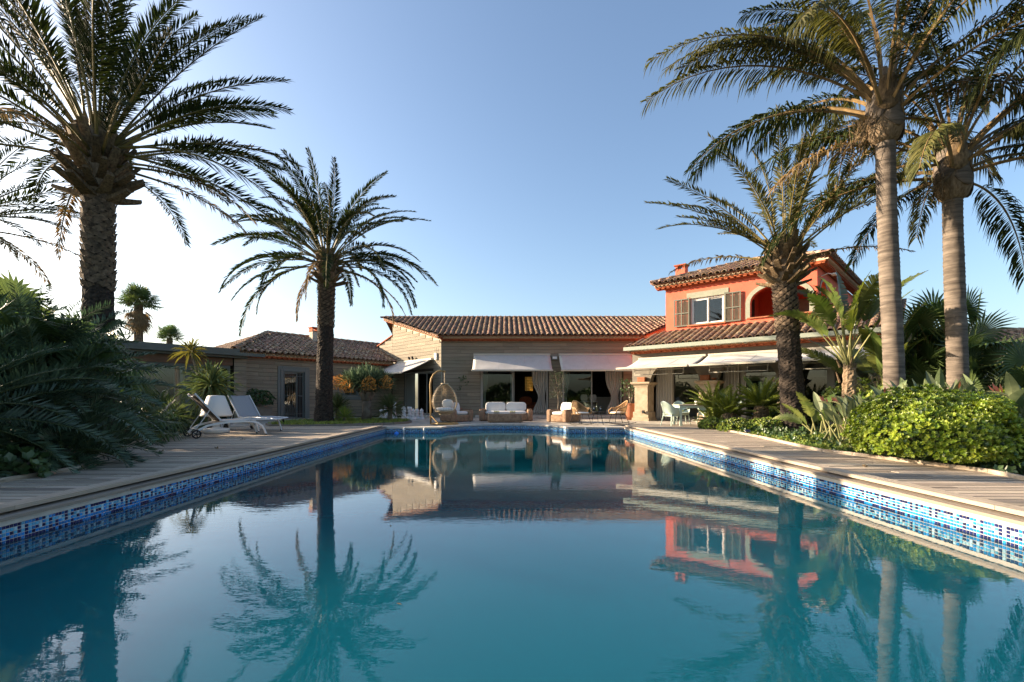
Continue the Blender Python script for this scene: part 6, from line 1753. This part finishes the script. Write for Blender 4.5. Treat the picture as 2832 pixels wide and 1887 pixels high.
# ---------------------------------------------------------------- rattan rocking chairs (seat faces -y)
def rocking_chair(label, loc, rz):
    P = thing('rocking_chair', label, 'rocking chair', loc, rz, 'rattan rocking chairs')
    def rim(u):     # armrest to backrest rim, u 0..1 from left front to right front
        a = lerp(-PI * 0.08, PI * 1.08, u)
        x = -0.33 * math.cos(a); y = 0.34 * math.sin(a) ** 0.9 if math.sin(a) > 0 else 0.34 * math.sin(a)
        bk = max(0.0, math.sin(a)) ** 2.2
        return Vector((x * (1 - 0.12 * bk), -0.10 + y * 0.95 + 0.07 * bk, 0.62 + 0.27 * bk))
    def seatr(u):
        a = lerp(-PI * 0.08, PI * 1.08, u)
        return Vector((-0.27 * math.cos(a), -0.06 + 0.25 * math.sin(a), 0.41))
    N_ = 30
    b = MB(); b.tube([(-0.29, -0.30, 0.42), (-0.34, -0.30, 0.52)] + [rim(i / N_) for i in range(N_ + 1)] + [(0.34, -0.30, 0.52), (0.29, -0.30, 0.42)], 0.023, 8)
    b.tube([(0.29, -0.30, 0.42), (0.0, -0.33, 0.415), (-0.29, -0.30, 0.42)], 0.015, 8)
    b.tube([seatr(i / N_) for i in range(N_ + 1)], 0.013, 6)
    b.tube([seatr(i / N_).lerp(rim(i / N_), 0.45) + Vector((0, 0.01, 0)) for i in range(N_ + 1)], 0.009, 6)
    b.build('cane_frame', 'rattan', P, smooth=True)
    b = MB()
    for i in range(1, 30):
        u = i / 30
        b.tube([seatr(u), seatr(u).lerp(rim(u), 0.5) + Vector((0, 0.012, 0)), rim(u)], 0.0095, 5, cap=False)
    for t in (0.25, 0.65, 0.82): b.tube([seatr(i / N_).lerp(rim(i / N_), t) + Vector((0, 0.012, 0)) for i in range(N_ + 1)], 0.0055, 5)
    b.build('cane_weave', 'rattan', P)
    b = MB()
    for i in range(9):
        x = -0.26 + 0.065 * i; b.tube([(x, -0.32, 0.405), (x, 0.17, 0.405)], 0.007, 5)
    b.build('seat_canes', 'rattan', P)
    b = MB(); b.cushion(0, -0.08, 0.445, 0.53, 0.48, 0.07, 4.0); b.build('seat_cushion', 'cushion', P, smooth=True)
    for s in (-1, 1):
        for y0, y1 in ((-0.24, -0.33), (0.10, 0.24)):
            b = MB(); b.tube([(s * 0.20, y0, 0.40), (s * 0.27, y1, 0.045)], 0.011, 6); b.build('leg', 'black', P)
        b = MB(); b.tube([(s * 0.27, lerp(-0.50, 0.52, i / 14), 0.014 + 0.42 * (lerp(-0.50, 0.52, i / 14)) ** 2 * 0.6) for i in range(15)], 0.012, 6); b.build('rocker', 'black', P)
    b = MB(); b.tube([(-0.27, -0.33, 0.045), (0.27, -0.33, 0.045)], 0.008, 6); b.tube([(-0.27, 0.24, 0.04), (0.27, 0.24, 0.04)], 0.008, 6); b.build('cross_bar', 'black', P)
    return P
rocking_chair('rattan rocking chair left of the small black table, facing the pool', (2.78, 17.45, G0), R(28))
rocking_chair('rattan rocking chair right of the small black table, seen from its side', (4.35, 17.75, G0), R(-78))
P = thing('side_table', 'small round black metal table between the rocking chairs', 'side table', (3.42, 17.35, G0))
b = MB(); b.lathe([(0.235, 0.475), (0.24, 0.478), (0.24, 0.495), (0.235, 0.498)], 28); b.build('top', 'black', P)
for k in range(3):
    a = 2 * PI * k / 3 + 0.4; b = MB(); b.tube([(0.13 * math.cos(a), 0.13 * math.sin(a), 0.476), (0.26 * math.cos(a), 0.26 * math.sin(a), 0.0)], 0.010, 6); b.build('leg', 'black', P)
b = MB(); b.lathe([(0.036, 0), (0.038, 0.01), (0.038, 0.17), (0.03, 0.205), (0.014, 0.235), (0.0135, 0.295), (0.017, 0.296), (0.017, 0.308), (0.012, 0.31)], 16)
o = b.build('bottle', 'greenbottle', smooth=True, loc=(3.40, 17.34, G0 + 0.499)); tag(o, 'dark wine bottle on the small black table', 'bottle')
for k, (x, y) in enumerate(((3.28, 17.30), (3.52, 17.28))):
    P = thing('wine_glass', 'stemmed glass ' + ('left' if k == 0 else 'right') + ' of the bottle on the small black table', 'glass', (x, y, G0 + 0.499))
    b = MB(); b.lathe([(0.032, 0), (0.03, 0.003), (0.005, 0.008), (0.004, 0.08), (0.012, 0.09)], 14); b.build('stem', 'clear', P, smooth=True)
    b = MB(); b.lathe([(0.012, 0.09), (0.034, 0.12), (0.038, 0.15), (0.03, 0.20)], 14); b.f.pop(); b.m.pop(); b.build('bowl', 'clear', P, smooth=True)

# ---------------------------------------------------------------- dining set on the right
P = thing('dining_table', 'pale dining table half hidden by the sago cycads', 'dining table', (6.85, 16.55, D0), R(-6))
b = MB(); b.box(-0.8, 0.8, -0.5, 0.5, 0.70, 0.735); b.build('top', 'tabletop', P, bevel=0.006)
b = MB()
for s in (-1, 1): b.box(-0.76, 0.76, s * 0.46 - 0.012, s * 0.46 + 0.012, 0.62, 0.70); b.box(s * 0.76 - 0.012, s * 0.76 + 0.012, -0.44, 0.44, 0.62, 0.70)
b.build('apron', 'mint', P)
for sx in (-1, 1):
    for sy in (-1, 1):
        b = MB(); b.box(sx * 0.75 - 0.035, sx * 0.75 + 0.035, sy * 0.45 - 0.035, sy * 0.45 + 0.035, 0.0, 0.70); b.build('leg', 'mint', P)
def tub_chair(label, loc, rz):
    """moulded plastic tub chair facing -y"""
    P = thing('tub_chair', label, 'chair', loc, rz, 'pale green dining chairs')
    b = MB()
    def fn(u, v):
        a = lerp(-PI * 0.12, PI * 1.12, u)
        ca, sa = math.cos(a), math.sin(a)
        bk = max(0.0, sa) ** 1.6
        zt = 0.60 + 0.26 * bk if sa > 0 else 0.60 + 0.10 * sa / 0.36
        z = lerp(0.40, zt, v)
        f = lerp(0.84, 1.0, v) + 0.05 * bk * v
        return (-0.285 * ca * f, -0.02 + 0.27 * sa * f + 0.09 * bk * v ** 1.3, z)
    b.grid(fn, 40, 10)
    o = b.build('shell', 'mint', P, smooth=True); md = o.modifiers.new('thick', 'SOLIDIFY'); md.thickness = 0.022
    b = MB(); b.cushion(0, -0.03, 0.42, 0.52, 0.50, 0.05, 4.5); b.build('seat', 'mint', P, smooth=True)
    b = MB()
    def sk(u, v):
        a = 2 * PI * u; return (0.245 * lerp(1, 0.98, v) * math.copysign(abs(math.cos(a)) ** 0.6, math.cos(a)), -0.03 + 0.235 * math.copysign(abs(math.sin(a)) ** 0.6, math.sin(a)), lerp(0.42, 0.33, v))
    b.grid(sk, 32, 2, closeu=True); b.build('skirt', 'mint', P, smooth=True)
    for sx in (-1, 1):
        for sy in (-1, 1):
            b = MB(); b.tube([(sx * 0.19, -0.03 + sy * 0.18, 0.40), (sx * 0.245, -0.03 + sy * 0.26, 0.0)], [0.024, 0.014], 8); b.build('leg', 'mint', P)
    return P
tub_chair('pale green tub chair with its back to the viewer at the near-left table corner', (5.78, 16.35, D0), R(115))
tub_chair('pale green tub chair on the far side of the dining table', (6.55, 17.45, D0), R(-5))
tub_chair('pale green tub chair at the far right of the dining table', (7.45, 17.40, D0), R(5))
tub_chair('pale green tub chair at the right end behind the sago cycads', (7.95, 16.55, D0), R(-90))
P = thing('table_planter', 'white square pot with a leafy plant on the dining table', 'flower pot', (6.75, 16.45, D0 + 0.736))
b = MB(); b.box(-0.08, 0.08, -0.08, 0.08, 0, 0.12); b.build('pot', 'white', P, bevel=0.008)
b = MB()
for j in range(26): leafclump(b, (U(-.06, .06), U(-.06, .06), U(0.12, 0.2)), (U(-1, 1), U(-1, 1), 1), 5, 0.08, 0.035, 1.2)
b.build('leaves', 'strel', P)

# ---------------------------------------------------------------- giant chess pieces
def chess(kind, label, x, y, s=1.0):
    P = thing('chess_piece', label, 'chess piece', (x, y, G0), U(0, 3), 'white garden chess pieces')
    k = {'pawn': 0.50, 'king': 0.92, 'queen': 0.84, 'knight': 0.62, 'rook': 0.58, 'bishop': 0.72}[kind]
    r = 0.135 if kind == 'pawn' else 0.155
    b = MB(); b.lathe([(r, 0), (r * 1.04, 0.02), (r, 0.07), (r * 0.86, 0.09), (r * 0.80, 0.12)], 20); b.build('base', 'chessw', P, smooth=True)
    b = MB()
    nb = k * 0.62
    if kind == 'pawn':
        b.lathe([(r * 0.8, 0.12), (r * 0.55, 0.2), (r * 0.46, nb - 0.02), (r * 0.72, nb), (r * 0.72, nb + 0.025), (r * 0.45, nb + 0.03)], 20)
    else:
        b.lathe([(r * 0.82, 0.12), (r * 0.55, 0.24), (r * 0.44, nb - 0.04), (r * 0.66, nb), (r * 0.66, nb + 0.03), (r * 0.45, nb + 0.04)], 20)
    b.build('stem', 'chessw', P, smooth=True)
    b = MB()
    if kind == 'pawn':
        b.lathe([(r * 0.40, nb + 0.03), (r * 0.62, nb + 0.07), (r * 0.66, nb + 0.11), (r * 0.5, nb + 0.155), (r * 0.16, nb + 0.18), (r * 0.2, nb + 0.2), (0.01, nb + 0.215)], 20)
    elif kind in ('king', 'queen', 'bishop'):
        b.lathe([(r * 0.42, nb + 0.04), (r * 0.5, k * 0.80), (r * 0.66, k * 0.88), (r * 0.42, k * 0.90), (r * 0.2, k * 0.93), (0.01, k * 0.94)], 20)
        if kind == 'king': b.box(-0.014, 0.014, -0.012, 0.012, k * 0.93, k * 1.03); b.box(-0.04, 0.04, -0.011, 0.011, k * 0.97, k * 0.995)
        elif kind == 'queen': b.lathe([(0.01, k * 0.93), (0.035, k * 0.955), (0.01, k * 0.99)], 12)
    elif kind == 'rook':
        b.lathe([(r * 0.45, nb + 0.04), (r * 0.62, nb + 0.10), (r * 0.72, k * 0.86), (r * 0.72, k), (r * 0.5, k), (r * 0.5, k * 0.93)], 16)
    else:
        pr = [(-0.06, nb + 0.03), (0.085, nb + 0.03), (0.08, k * 0.80), (0.05, k * 0.94), (0.0, k), (-0.03, k * 0.96), (-0.11, k * 0.86), (-0.11, k * 0.80), (-0.03, k * 0.80)]
        b.M = Matrix.Rotation(PI / 2, 4, 'X'); b.prism(pr, -0.05, 0.05)
    b.build('head', 'chessw', P, smooth=kind != 'knight', bevel=0.01 if kind == 'knight' else 0)
random.seed(12)
for kd, lb, x, y in (('pawn', 'white chess pawn at the right end of the garden chess row', -3.85, 21.75), ('pawn', 'white chess pawn just left of the right-end pawn', -4.2, 21.55), ('pawn', 'white chess pawn standing behind the other two pawns', -4.12, 22.1),
                     ('rook', 'white chess rook behind the pawns', -4.55, 22.5), ('knight', 'white chess knight left of the pawns', -4.6, 21.45), ('king', 'tallest white chess piece, the king with its cross', -5.15, 21.9),
                     ('bishop', 'white chess bishop left of the king', -5.5, 21.75), ('pawn', 'white chess pawn half hidden by the round spiky bush', -5.6, 21.35)):
    chess(kd, lb, x, y)

# ---------------------------------------------------------------- pots, planters and small potted trees
def box_planter(name, label, loc, rz, sx, sy, h, m):
    P = thing(name, label, 'planter', loc, rz)
    b = MB()
    t = 0.03
    b.box(-sx / 2, sx / 2, -sy / 2, -sy / 2 + t, 0, h); b.box(-sx / 2, sx / 2, sy / 2 - t, sy / 2, 0, h); b.box(-sx / 2, -sx / 2 + t, -sy / 2 + t, sy / 2 - t, 0, h); b.box(sx / 2 - t, sx / 2, -sy / 2 + t, sy / 2 - t, 0, h)
    b.box(-sx / 2 - 0.015, sx / 2 + 0.015, -sy / 2 - 0.015, -sy / 2 - 0.001, h - 0.07, h); b.build('box', m, P, bevel=0.006)
    b = MB(); b.box(-sx / 2 + t, sx / 2 - t, -sy / 2 + t, sy / 2 - t, 0.02, h - 0.04); b.build('earth', 'soil', P)
    return P
box_planter('planter_box', 'long taupe planter box left of the barred door', (-11.25, 21.35, G0), AL, 1.15, 0.5, 0.60, 'planterg')
bush('leafy green shrub growing in the taupe planter left of the barred door', (-11.25, 21.35, G0 + 0.56), 0.72, 0.5, 0.80, 420, 'shrubd', 701, L_=0.10, w=0.055, nl=5, name='planter_shrub')
box_planter('terracotta_planter', 'square terracotta planter against the dark plank wall behind the egg chair', (-2.45, 23.7, G0), 0, 0.55, 0.5, 0.5, 'terra')
random.seed(21)
P = thing('climber', 'sparse leafless-looking climber rising from the terracotta planter on the plank wall', 'climbing plant', (-2.45, 23.75, G0 + 0.46))
b = MB(); b.tube([(0.15, 0, 0), (0.2, 0.3, 0.5), (0.10, 0.45, 1.0), (0.15, 0.48, 1.5), (0.3, 0.48, 1.6)], [0.012, 0.010, 0.008, 0.006, 0.004], 5); b.tube([(-0.1, 0, 0), (-0.2, 0.3, 0.35), (-0.25, 0.4, 0.7)], [0.01, 0.007, 0.004], 5); b.build('stem', 'bark', P)
b = MB()
for j in range(40):
    c = random.choice([(0.15, 0.44, 1.5), (0.38, 0.44, 1.55), (0.5, 0.42, 1.35), (-0.22, 0.36, 0.6), (-0.2, 0.3, 0.3), (0.1, 0.42, 1.0)])
    leafclump(b, (c[0] + U(-.12, .12), c[1] + U(-.06, 0.03), c[2] + U(-.12, .12)), (U(-1, 1), -0.6, U(-1, 1)), 4, 0.08, 0.045, 1.0)
b.build('leaves', 'shrubd', P)
box_planter('wooden_planter', 'brown wooden planter holding the small olive tree', (2.55, 22.6, G0), 0, 0.85, 0.5, 0.45, 'wickertop')
P = thing('olive_tree', 'thin olive tree in the wooden planter between the two glazed doors', 'tree', (2.55, 22.6, G0 + 0.41))
b = MB(); b.tube([(0, 0, 0), (0.03, 0, 0.4), (0.0, 0.02, 0.7)], [0.025, 0.02, 0.016], 6)
for k in range(9):
    a = k * 2.4; b.tube([(0.0, 0.02, 0.55 + 0.06 * k), (0.25 * math.cos(a), 0.2 * math.sin(a), 1.0 + 0.08 * k), (0.38 * math.cos(a), 0.3 * math.sin(a), 1.35 + 0.06 * k)], [0.009, 0.006, 0.003], 4)
b.build('trunk', 'bark', P)
b = MB()
for j in range(230):
    a = U(0, 2 * PI); r_ = 0.42 * math.sqrt(rnd()); leafclump(b, (r_ * math.cos(a), r_ * 0.8 * math.sin(a), U(0.6, 1.85)), (U(-1, 1), U(-1, 1), U(-.3, 1)), 4, 0.07, 0.016, 1.2)
b.build('crown', 'shrubd', P)
P = thing('terracotta_jar', 'tall round terracotta jar behind the right rocking chair', 'pot', (5.75, 21.5, G0))
b = MB(); b.lathe([(0.16, 0), (0.22, 0.15), (0.26, 0.4), (0.25, 0.6), (0.22, 0.68), (0.25, 0.71), (0.25, 0.76), (0.215, 0.76), (0.21, 0.70)], 28); b.build('jar', 'terra', P, smooth=True)
b = MB(); b.lathe([(0.001, 0.695), (0.212, 0.70)], 20); b.build('earth', 'soil', P)
P = thing('potted_shrub', 'loose dark shrub in the terracotta jar beside the stone pillar', 'shrub', (5.75, 21.5, G0 + 0.70))
b = MB()
for k in range(8):
    a = k * 0.8; b.tube([(0, 0, -0.03), (0.12 * math.cos(a), 0.12 * math.sin(a), 0.5), (0.35 * math.cos(a), 0.3 * math.sin(a), 0.85 + 0.1 * (k % 3))], [0.014, 0.009, 0.004], 4)
b.build('branch', 'bark', P)
b = MB()
for j in range(130):
    a = U(0, 2 * PI); r_ = 0.5 * math.sqrt(rnd()); leafclump(b, (r_ * math.cos(a), r_ * math.sin(a), U(0.35, 1.15)), (U(-1, 1), U(-1, 1), U(-.3, 1)), 4, 0.085, 0.045, 1.2)
b.build('leaves', 'shrubd', P)
def on_wing(x, y, z): 
    v = RWM @ Vector((x, y, z)); return (v.x, v.y, v.z)
for k, (x, lb) in enumerate(((0.0, 'terracotta trough on top of the first stone pillar'), (2.72, 'terracotta trough on top of the second stone pillar'))):
    P = thing('terracotta_trough', lb, 'planter', on_wing(x, -0.22, 1.732), AR)
    b = MB(); b.box(-0.17, 0.17, -0.11, 0.05, 0.0, 0.17); b.box(-0.185, 0.185, -0.125, 0.065, 0.17, 0.215); b.build('trough', 'terra', P, bevel=0.008)
P = thing('terracotta_bowl', 'small terracotta bowl beside the trough on the second pillar', 'pot', on_wing(3.05, -0.22, 1.732))
b = MB(); b.lathe([(0.05, 0), (0.08, 0.06), (0.10, 0.085), (0.10, 0.10), (0.08, 0.10)], 16); b.build('bowl', 'terra', P, smooth=True)
o = MB(); o.box(-0.05, 0.05, -0.05, 0.05, 0, 0.13); o = o.build('wall_spotlight', 'black', bevel=0.01, loc=on_wing(0.16, -0.42, 0.36), rotz=AR); tag(o, 'small black cube light on the foot of the first stone pillar', 'light')

# ---------------------------------------------------------------- fittings on the walls
SWW = Matrix.Translation((-3.28, 24.4, 0)) @ Matrix.Rotation(math.atan2(-0.733, 0.680), 4, 'Z')
P = thing('floodlight', 'twin black floodlights on the pale left-facing wall', 'floodlight'); P.matrix_basis = SWW @ Matrix.Translation((-2.75, -0.026, 3.28))
b = MB(); b.lathe([(0.04, -0.04), (0.05, 0), (0.04, 0.04)], 12); b.tube([(0, 0, 0), (0, -0.1, 0)], 0.02, 6); b.build('mount', 'grey', P)
for s in (-1, 1):
    b = MB(); b.M = Matrix.Translation((s * 0.17, -0.13, -0.01)) @ Matrix.Rotation(s * 0.5, 4, 'Y') @ Matrix.Rotation(0.5, 4, 'X'); b.lathe([(0.03, -0.09), (0.055, -0.07), (0.06, 0.08), (0.05, 0.085)], 14)
    b.tube([(0, 0, 0), (-s * 0.12, 0.05, 0.02)], 0.012, 5); b.build('lamp_head', 'black', P, smooth=True)
P = thing('wifi_antenna', 'white outdoor antenna box with two aerials at the corner of the pale wall', 'antenna'); P.matrix_basis = SWW @ Matrix.Translation((-0.42, -0.026, 3.05))
b = MB(); b.box(-0.10, 0.10, -0.09, 0.0, 0.0, 0.34); b.build('box', 'white', P, bevel=0.01)
for s in (-1, 1):
    b = MB(); b.tube([(s * 0.06, -0.05, 0.34), (s * 0.09, -0.05, 0.62)], 0.009, 5); b.build('aerial', 'grey', P)
b = MB(); b.tube([(0.0, -0.04, 0.0), (0.05, -0.05, -0.16), (0.2, -0.03, -0.1), (0.28, -0.02, -0.08)], 0.006, 5); b.build('cable', 'white', P)
P = thing('floodlight', 'grey floodlight on the plank wall between the two central awnings', 'floodlight', (2.58, 24.376, 3.12))
b = MB(); b.box(-0.14, 0.14, -0.14, -0.04, -0.10, 0.10); b.box(-0.05, 0.05, -0.04, 0.0, -0.05, 0.05); b.build('housing', 'grey', P, bevel=0.01)
b = MB(); b.box(-0.11, 0.11, -0.145, -0.141, -0.07, 0.05); b.build('lens', 'whitef', P)
P = thing('tv_antenna', 'roof aerial seen left of the ringed palm trunks', 'antenna', (15.3, 19.0, 0))
b = MB(); b.tube([(0, 0, 0), (0, 0, 4.7)], 0.03, 6); b.build('mast', 'black', P)
b = MB(); b.tube([(-0.5, 0, 4.3), (0.5, 0, 4.3)], 0.015, 5)
for k in range(9): b.tube([(-0.9, 0, 4.0 + 0.08 * k), (0.9, 0, 4.0 + 0.08 * k)], 0.006, 4)
b.build('elements', 'grey', P)
P = thing('bollard_light', 'tiny black spotlight on a spike in front of the palm in the terrace bed', 'light', (-7.75, 16.45, 0.05))
b = MB(); b.tube([(0, 0, 0), (0, 0, 0.16)], 0.012, 6); b.build('spike', 'black', P)
b = MB(); b.tube([(0, 0.03, 0.15), (0, -0.05, 0.24)], [0.03, 0.04], 10); b.build('head', 'black', P)
P = thing('solar_light', 'small solar light stuck in the right bed beside the deck', 'light', (6.3, 12.2, 0))
b = MB(); b.tube([(0, 0, 0), (0, 0, 0.14)], 0.01, 5); b.build('spike', 'black', P)
b = MB(); b.M = Matrix.Translation((0, 0, 0.16)) @ Matrix.Rotation(0.5, 4, 'X'); b.box(-0.07, 0.07, -0.05, 0.05, -0.01, 0.01); b.mi = 1; b.box(-0.055, 0.055, -0.04, 0.04, 0.0105, 0.014); b.build('panel', ['grey', 'm_navy'], P)

# ---------------------------------------------------------------- in and round the pool
for x, lb in ((-3.40, 'white pool wall fitting, leftmost on the far pool edge'), (-2.72, 'white pool wall fitting left of the rounded bay'), (2.72, 'white pool wall fitting right of the rounded bay'), (3.42, 'white pool wall fitting, rightmost on the far pool edge')):
    P = thing('grab_rail', lb, 'grab handle', (x, PY1, 0), 0, 'white fittings on the far pool wall')
    b = MB(); b.tube([(0, -0.01, 0.01), (0, -0.07, -0.01), (0, -0.08, -0.07), (0, -0.07, -0.16), (0, -0.015, -0.18)], 0.024, 8); b.build('grip', 'white', P, smooth=True)
    b = MB(); b.box(-0.05, 0.05, -0.016, -0.010, -0.05, -0.026); b.box(-0.05, 0.05, -0.016, -0.010, -0.20, -0.165); b.build('plate', 'white', P)
P = thing('pool_float', 'small blue floating dispenser near the far left pool corner', 'float', (-3.62, 15.72, WZ))
b = MB(); b.lathe([(0.02, -0.06), (0.07, -0.04), (0.085, 0.0), (0.07, 0.035), (0.03, 0.045), (0.03, 0.07), (0.01, 0.075)], 16); b.build('body', 'blueglow', P, smooth=True)
random.seed(66)
for k, (x, y, lb) in enumerate(((-6.0, 8.2, 'fallen leaf on the left deck, nearest the cycads'), (-5.35, 8.75, 'fallen leaf in the middle of the left deck'), (-5.9, 10.6, 'fallen leaf on the left deck beside the lounger wheel'), (4.9, 6.4, 'fallen leaf on the right deck near the coping'))):
    b = MB(); 
    for j in range(3): leafclump(b, (U(-.02, .02), U(-.02, .02), 0.012), (U(-.6, .6), U(-.6, .6), 0.7), 3, 0.05, 0.022, 1.6)
    o = b.build('fallen_leaf', 'palmdry', loc=(x, y, D0)); tag(o, lb, 'leaf')

for k in range(9):
    b = MB(); a = U(0, 3)
    b.add([(0.0, 0, 0.0), (0.02, 0.008, 0.003), (0.05 * U(0.6, 1.2), 0.0, 0.004), (0.02, -0.008, 0.003)], [(0, 1, 2, 3)])
    o = b.build('floating_leaf', 'palmdry', loc=(U(-2.6, 3.0), U(2.6, 12), WZ + 0.002), rotz=a); tag(o, 'tiny dry leaf floating on the pool water', 'leaf', 'specks floating on the pool')

# ---------------------------------------------------------------- glimpses inside the second room
for k, x in enumerate((4.45, 4.95)):
    P = thing('bar_stool', 'cream high-backed bar stool inside the second glazed door, ' + ('left' if k == 0 else 'right') + ' one', 'bar stool', (x, 26.2, 0.16))
    b = MB(); b.cushion(0, 0, 0.68, 0.42, 0.42, 0.09, 5); b.build('seat', 'cushion', P, smooth=True)
    b = MB(); b.cushion(0, 0.19, 0.90, 0.40, 0.07, 0.36, 5); b.build('backrest', 'cushion', P, smooth=True)
    for sx in (-1, 1):
        for sy in (-1, 1):
            b = MB(); b.bar((sx * 0.17, sy * 0.17, 0.0), (sx * 0.16, sy * 0.16, 0.66), 0.035, 0.035); b.build('leg', 'wickertop', P)
P = thing('kitchen_counter', 'pale counter behind the bar stools inside the second room', 'counter', (5.5, 26.9, 0.16))
b = MB(); b.box(-1.1, 0.9, -0.3, 0.3, 0.0, 0.9); b.build('body', 'inwall', P)
b = MB(); b.box(-1.15, 0.95, -0.36, 0.35, 0.902, 0.94); b.build('worktop', 'stone', P)
P = thing('leather_armchair', 'dark red leather armchair inside the first room', 'armchair', (1.35, 27.4, 0.16), R(20))
b = MB(); b.cushion(0, 0, 0.32, 0.8, 0.8, 0.36, 5); b.build('seat', 'brick', P, smooth=True)
b = MB(); b.cushion(0, 0.34, 0.62, 0.8, 0.22, 0.7, 4); b.build('backrest', 'brick', P, smooth=True)
for s in (-1, 1):
    b = MB(); b.cushion(s * 0.38, 0, 0.42, 0.16, 0.75, 0.42, 4); b.build('arm', 'brick', P, smooth=True)
b = MB()
for sx in (-1, 1):
    for sy in (-1, 1): b.box(sx * 0.3 - 0.03, sx * 0.3 + 0.03, sy * 0.3 - 0.03, sy * 0.3 + 0.03, 0, 0.16)
b.build('foot', 'wickertop', P)
print('objects', len(bpy.data.objects), 'tris', sum(len(m.polygons) for m in bpy.data.meshes))
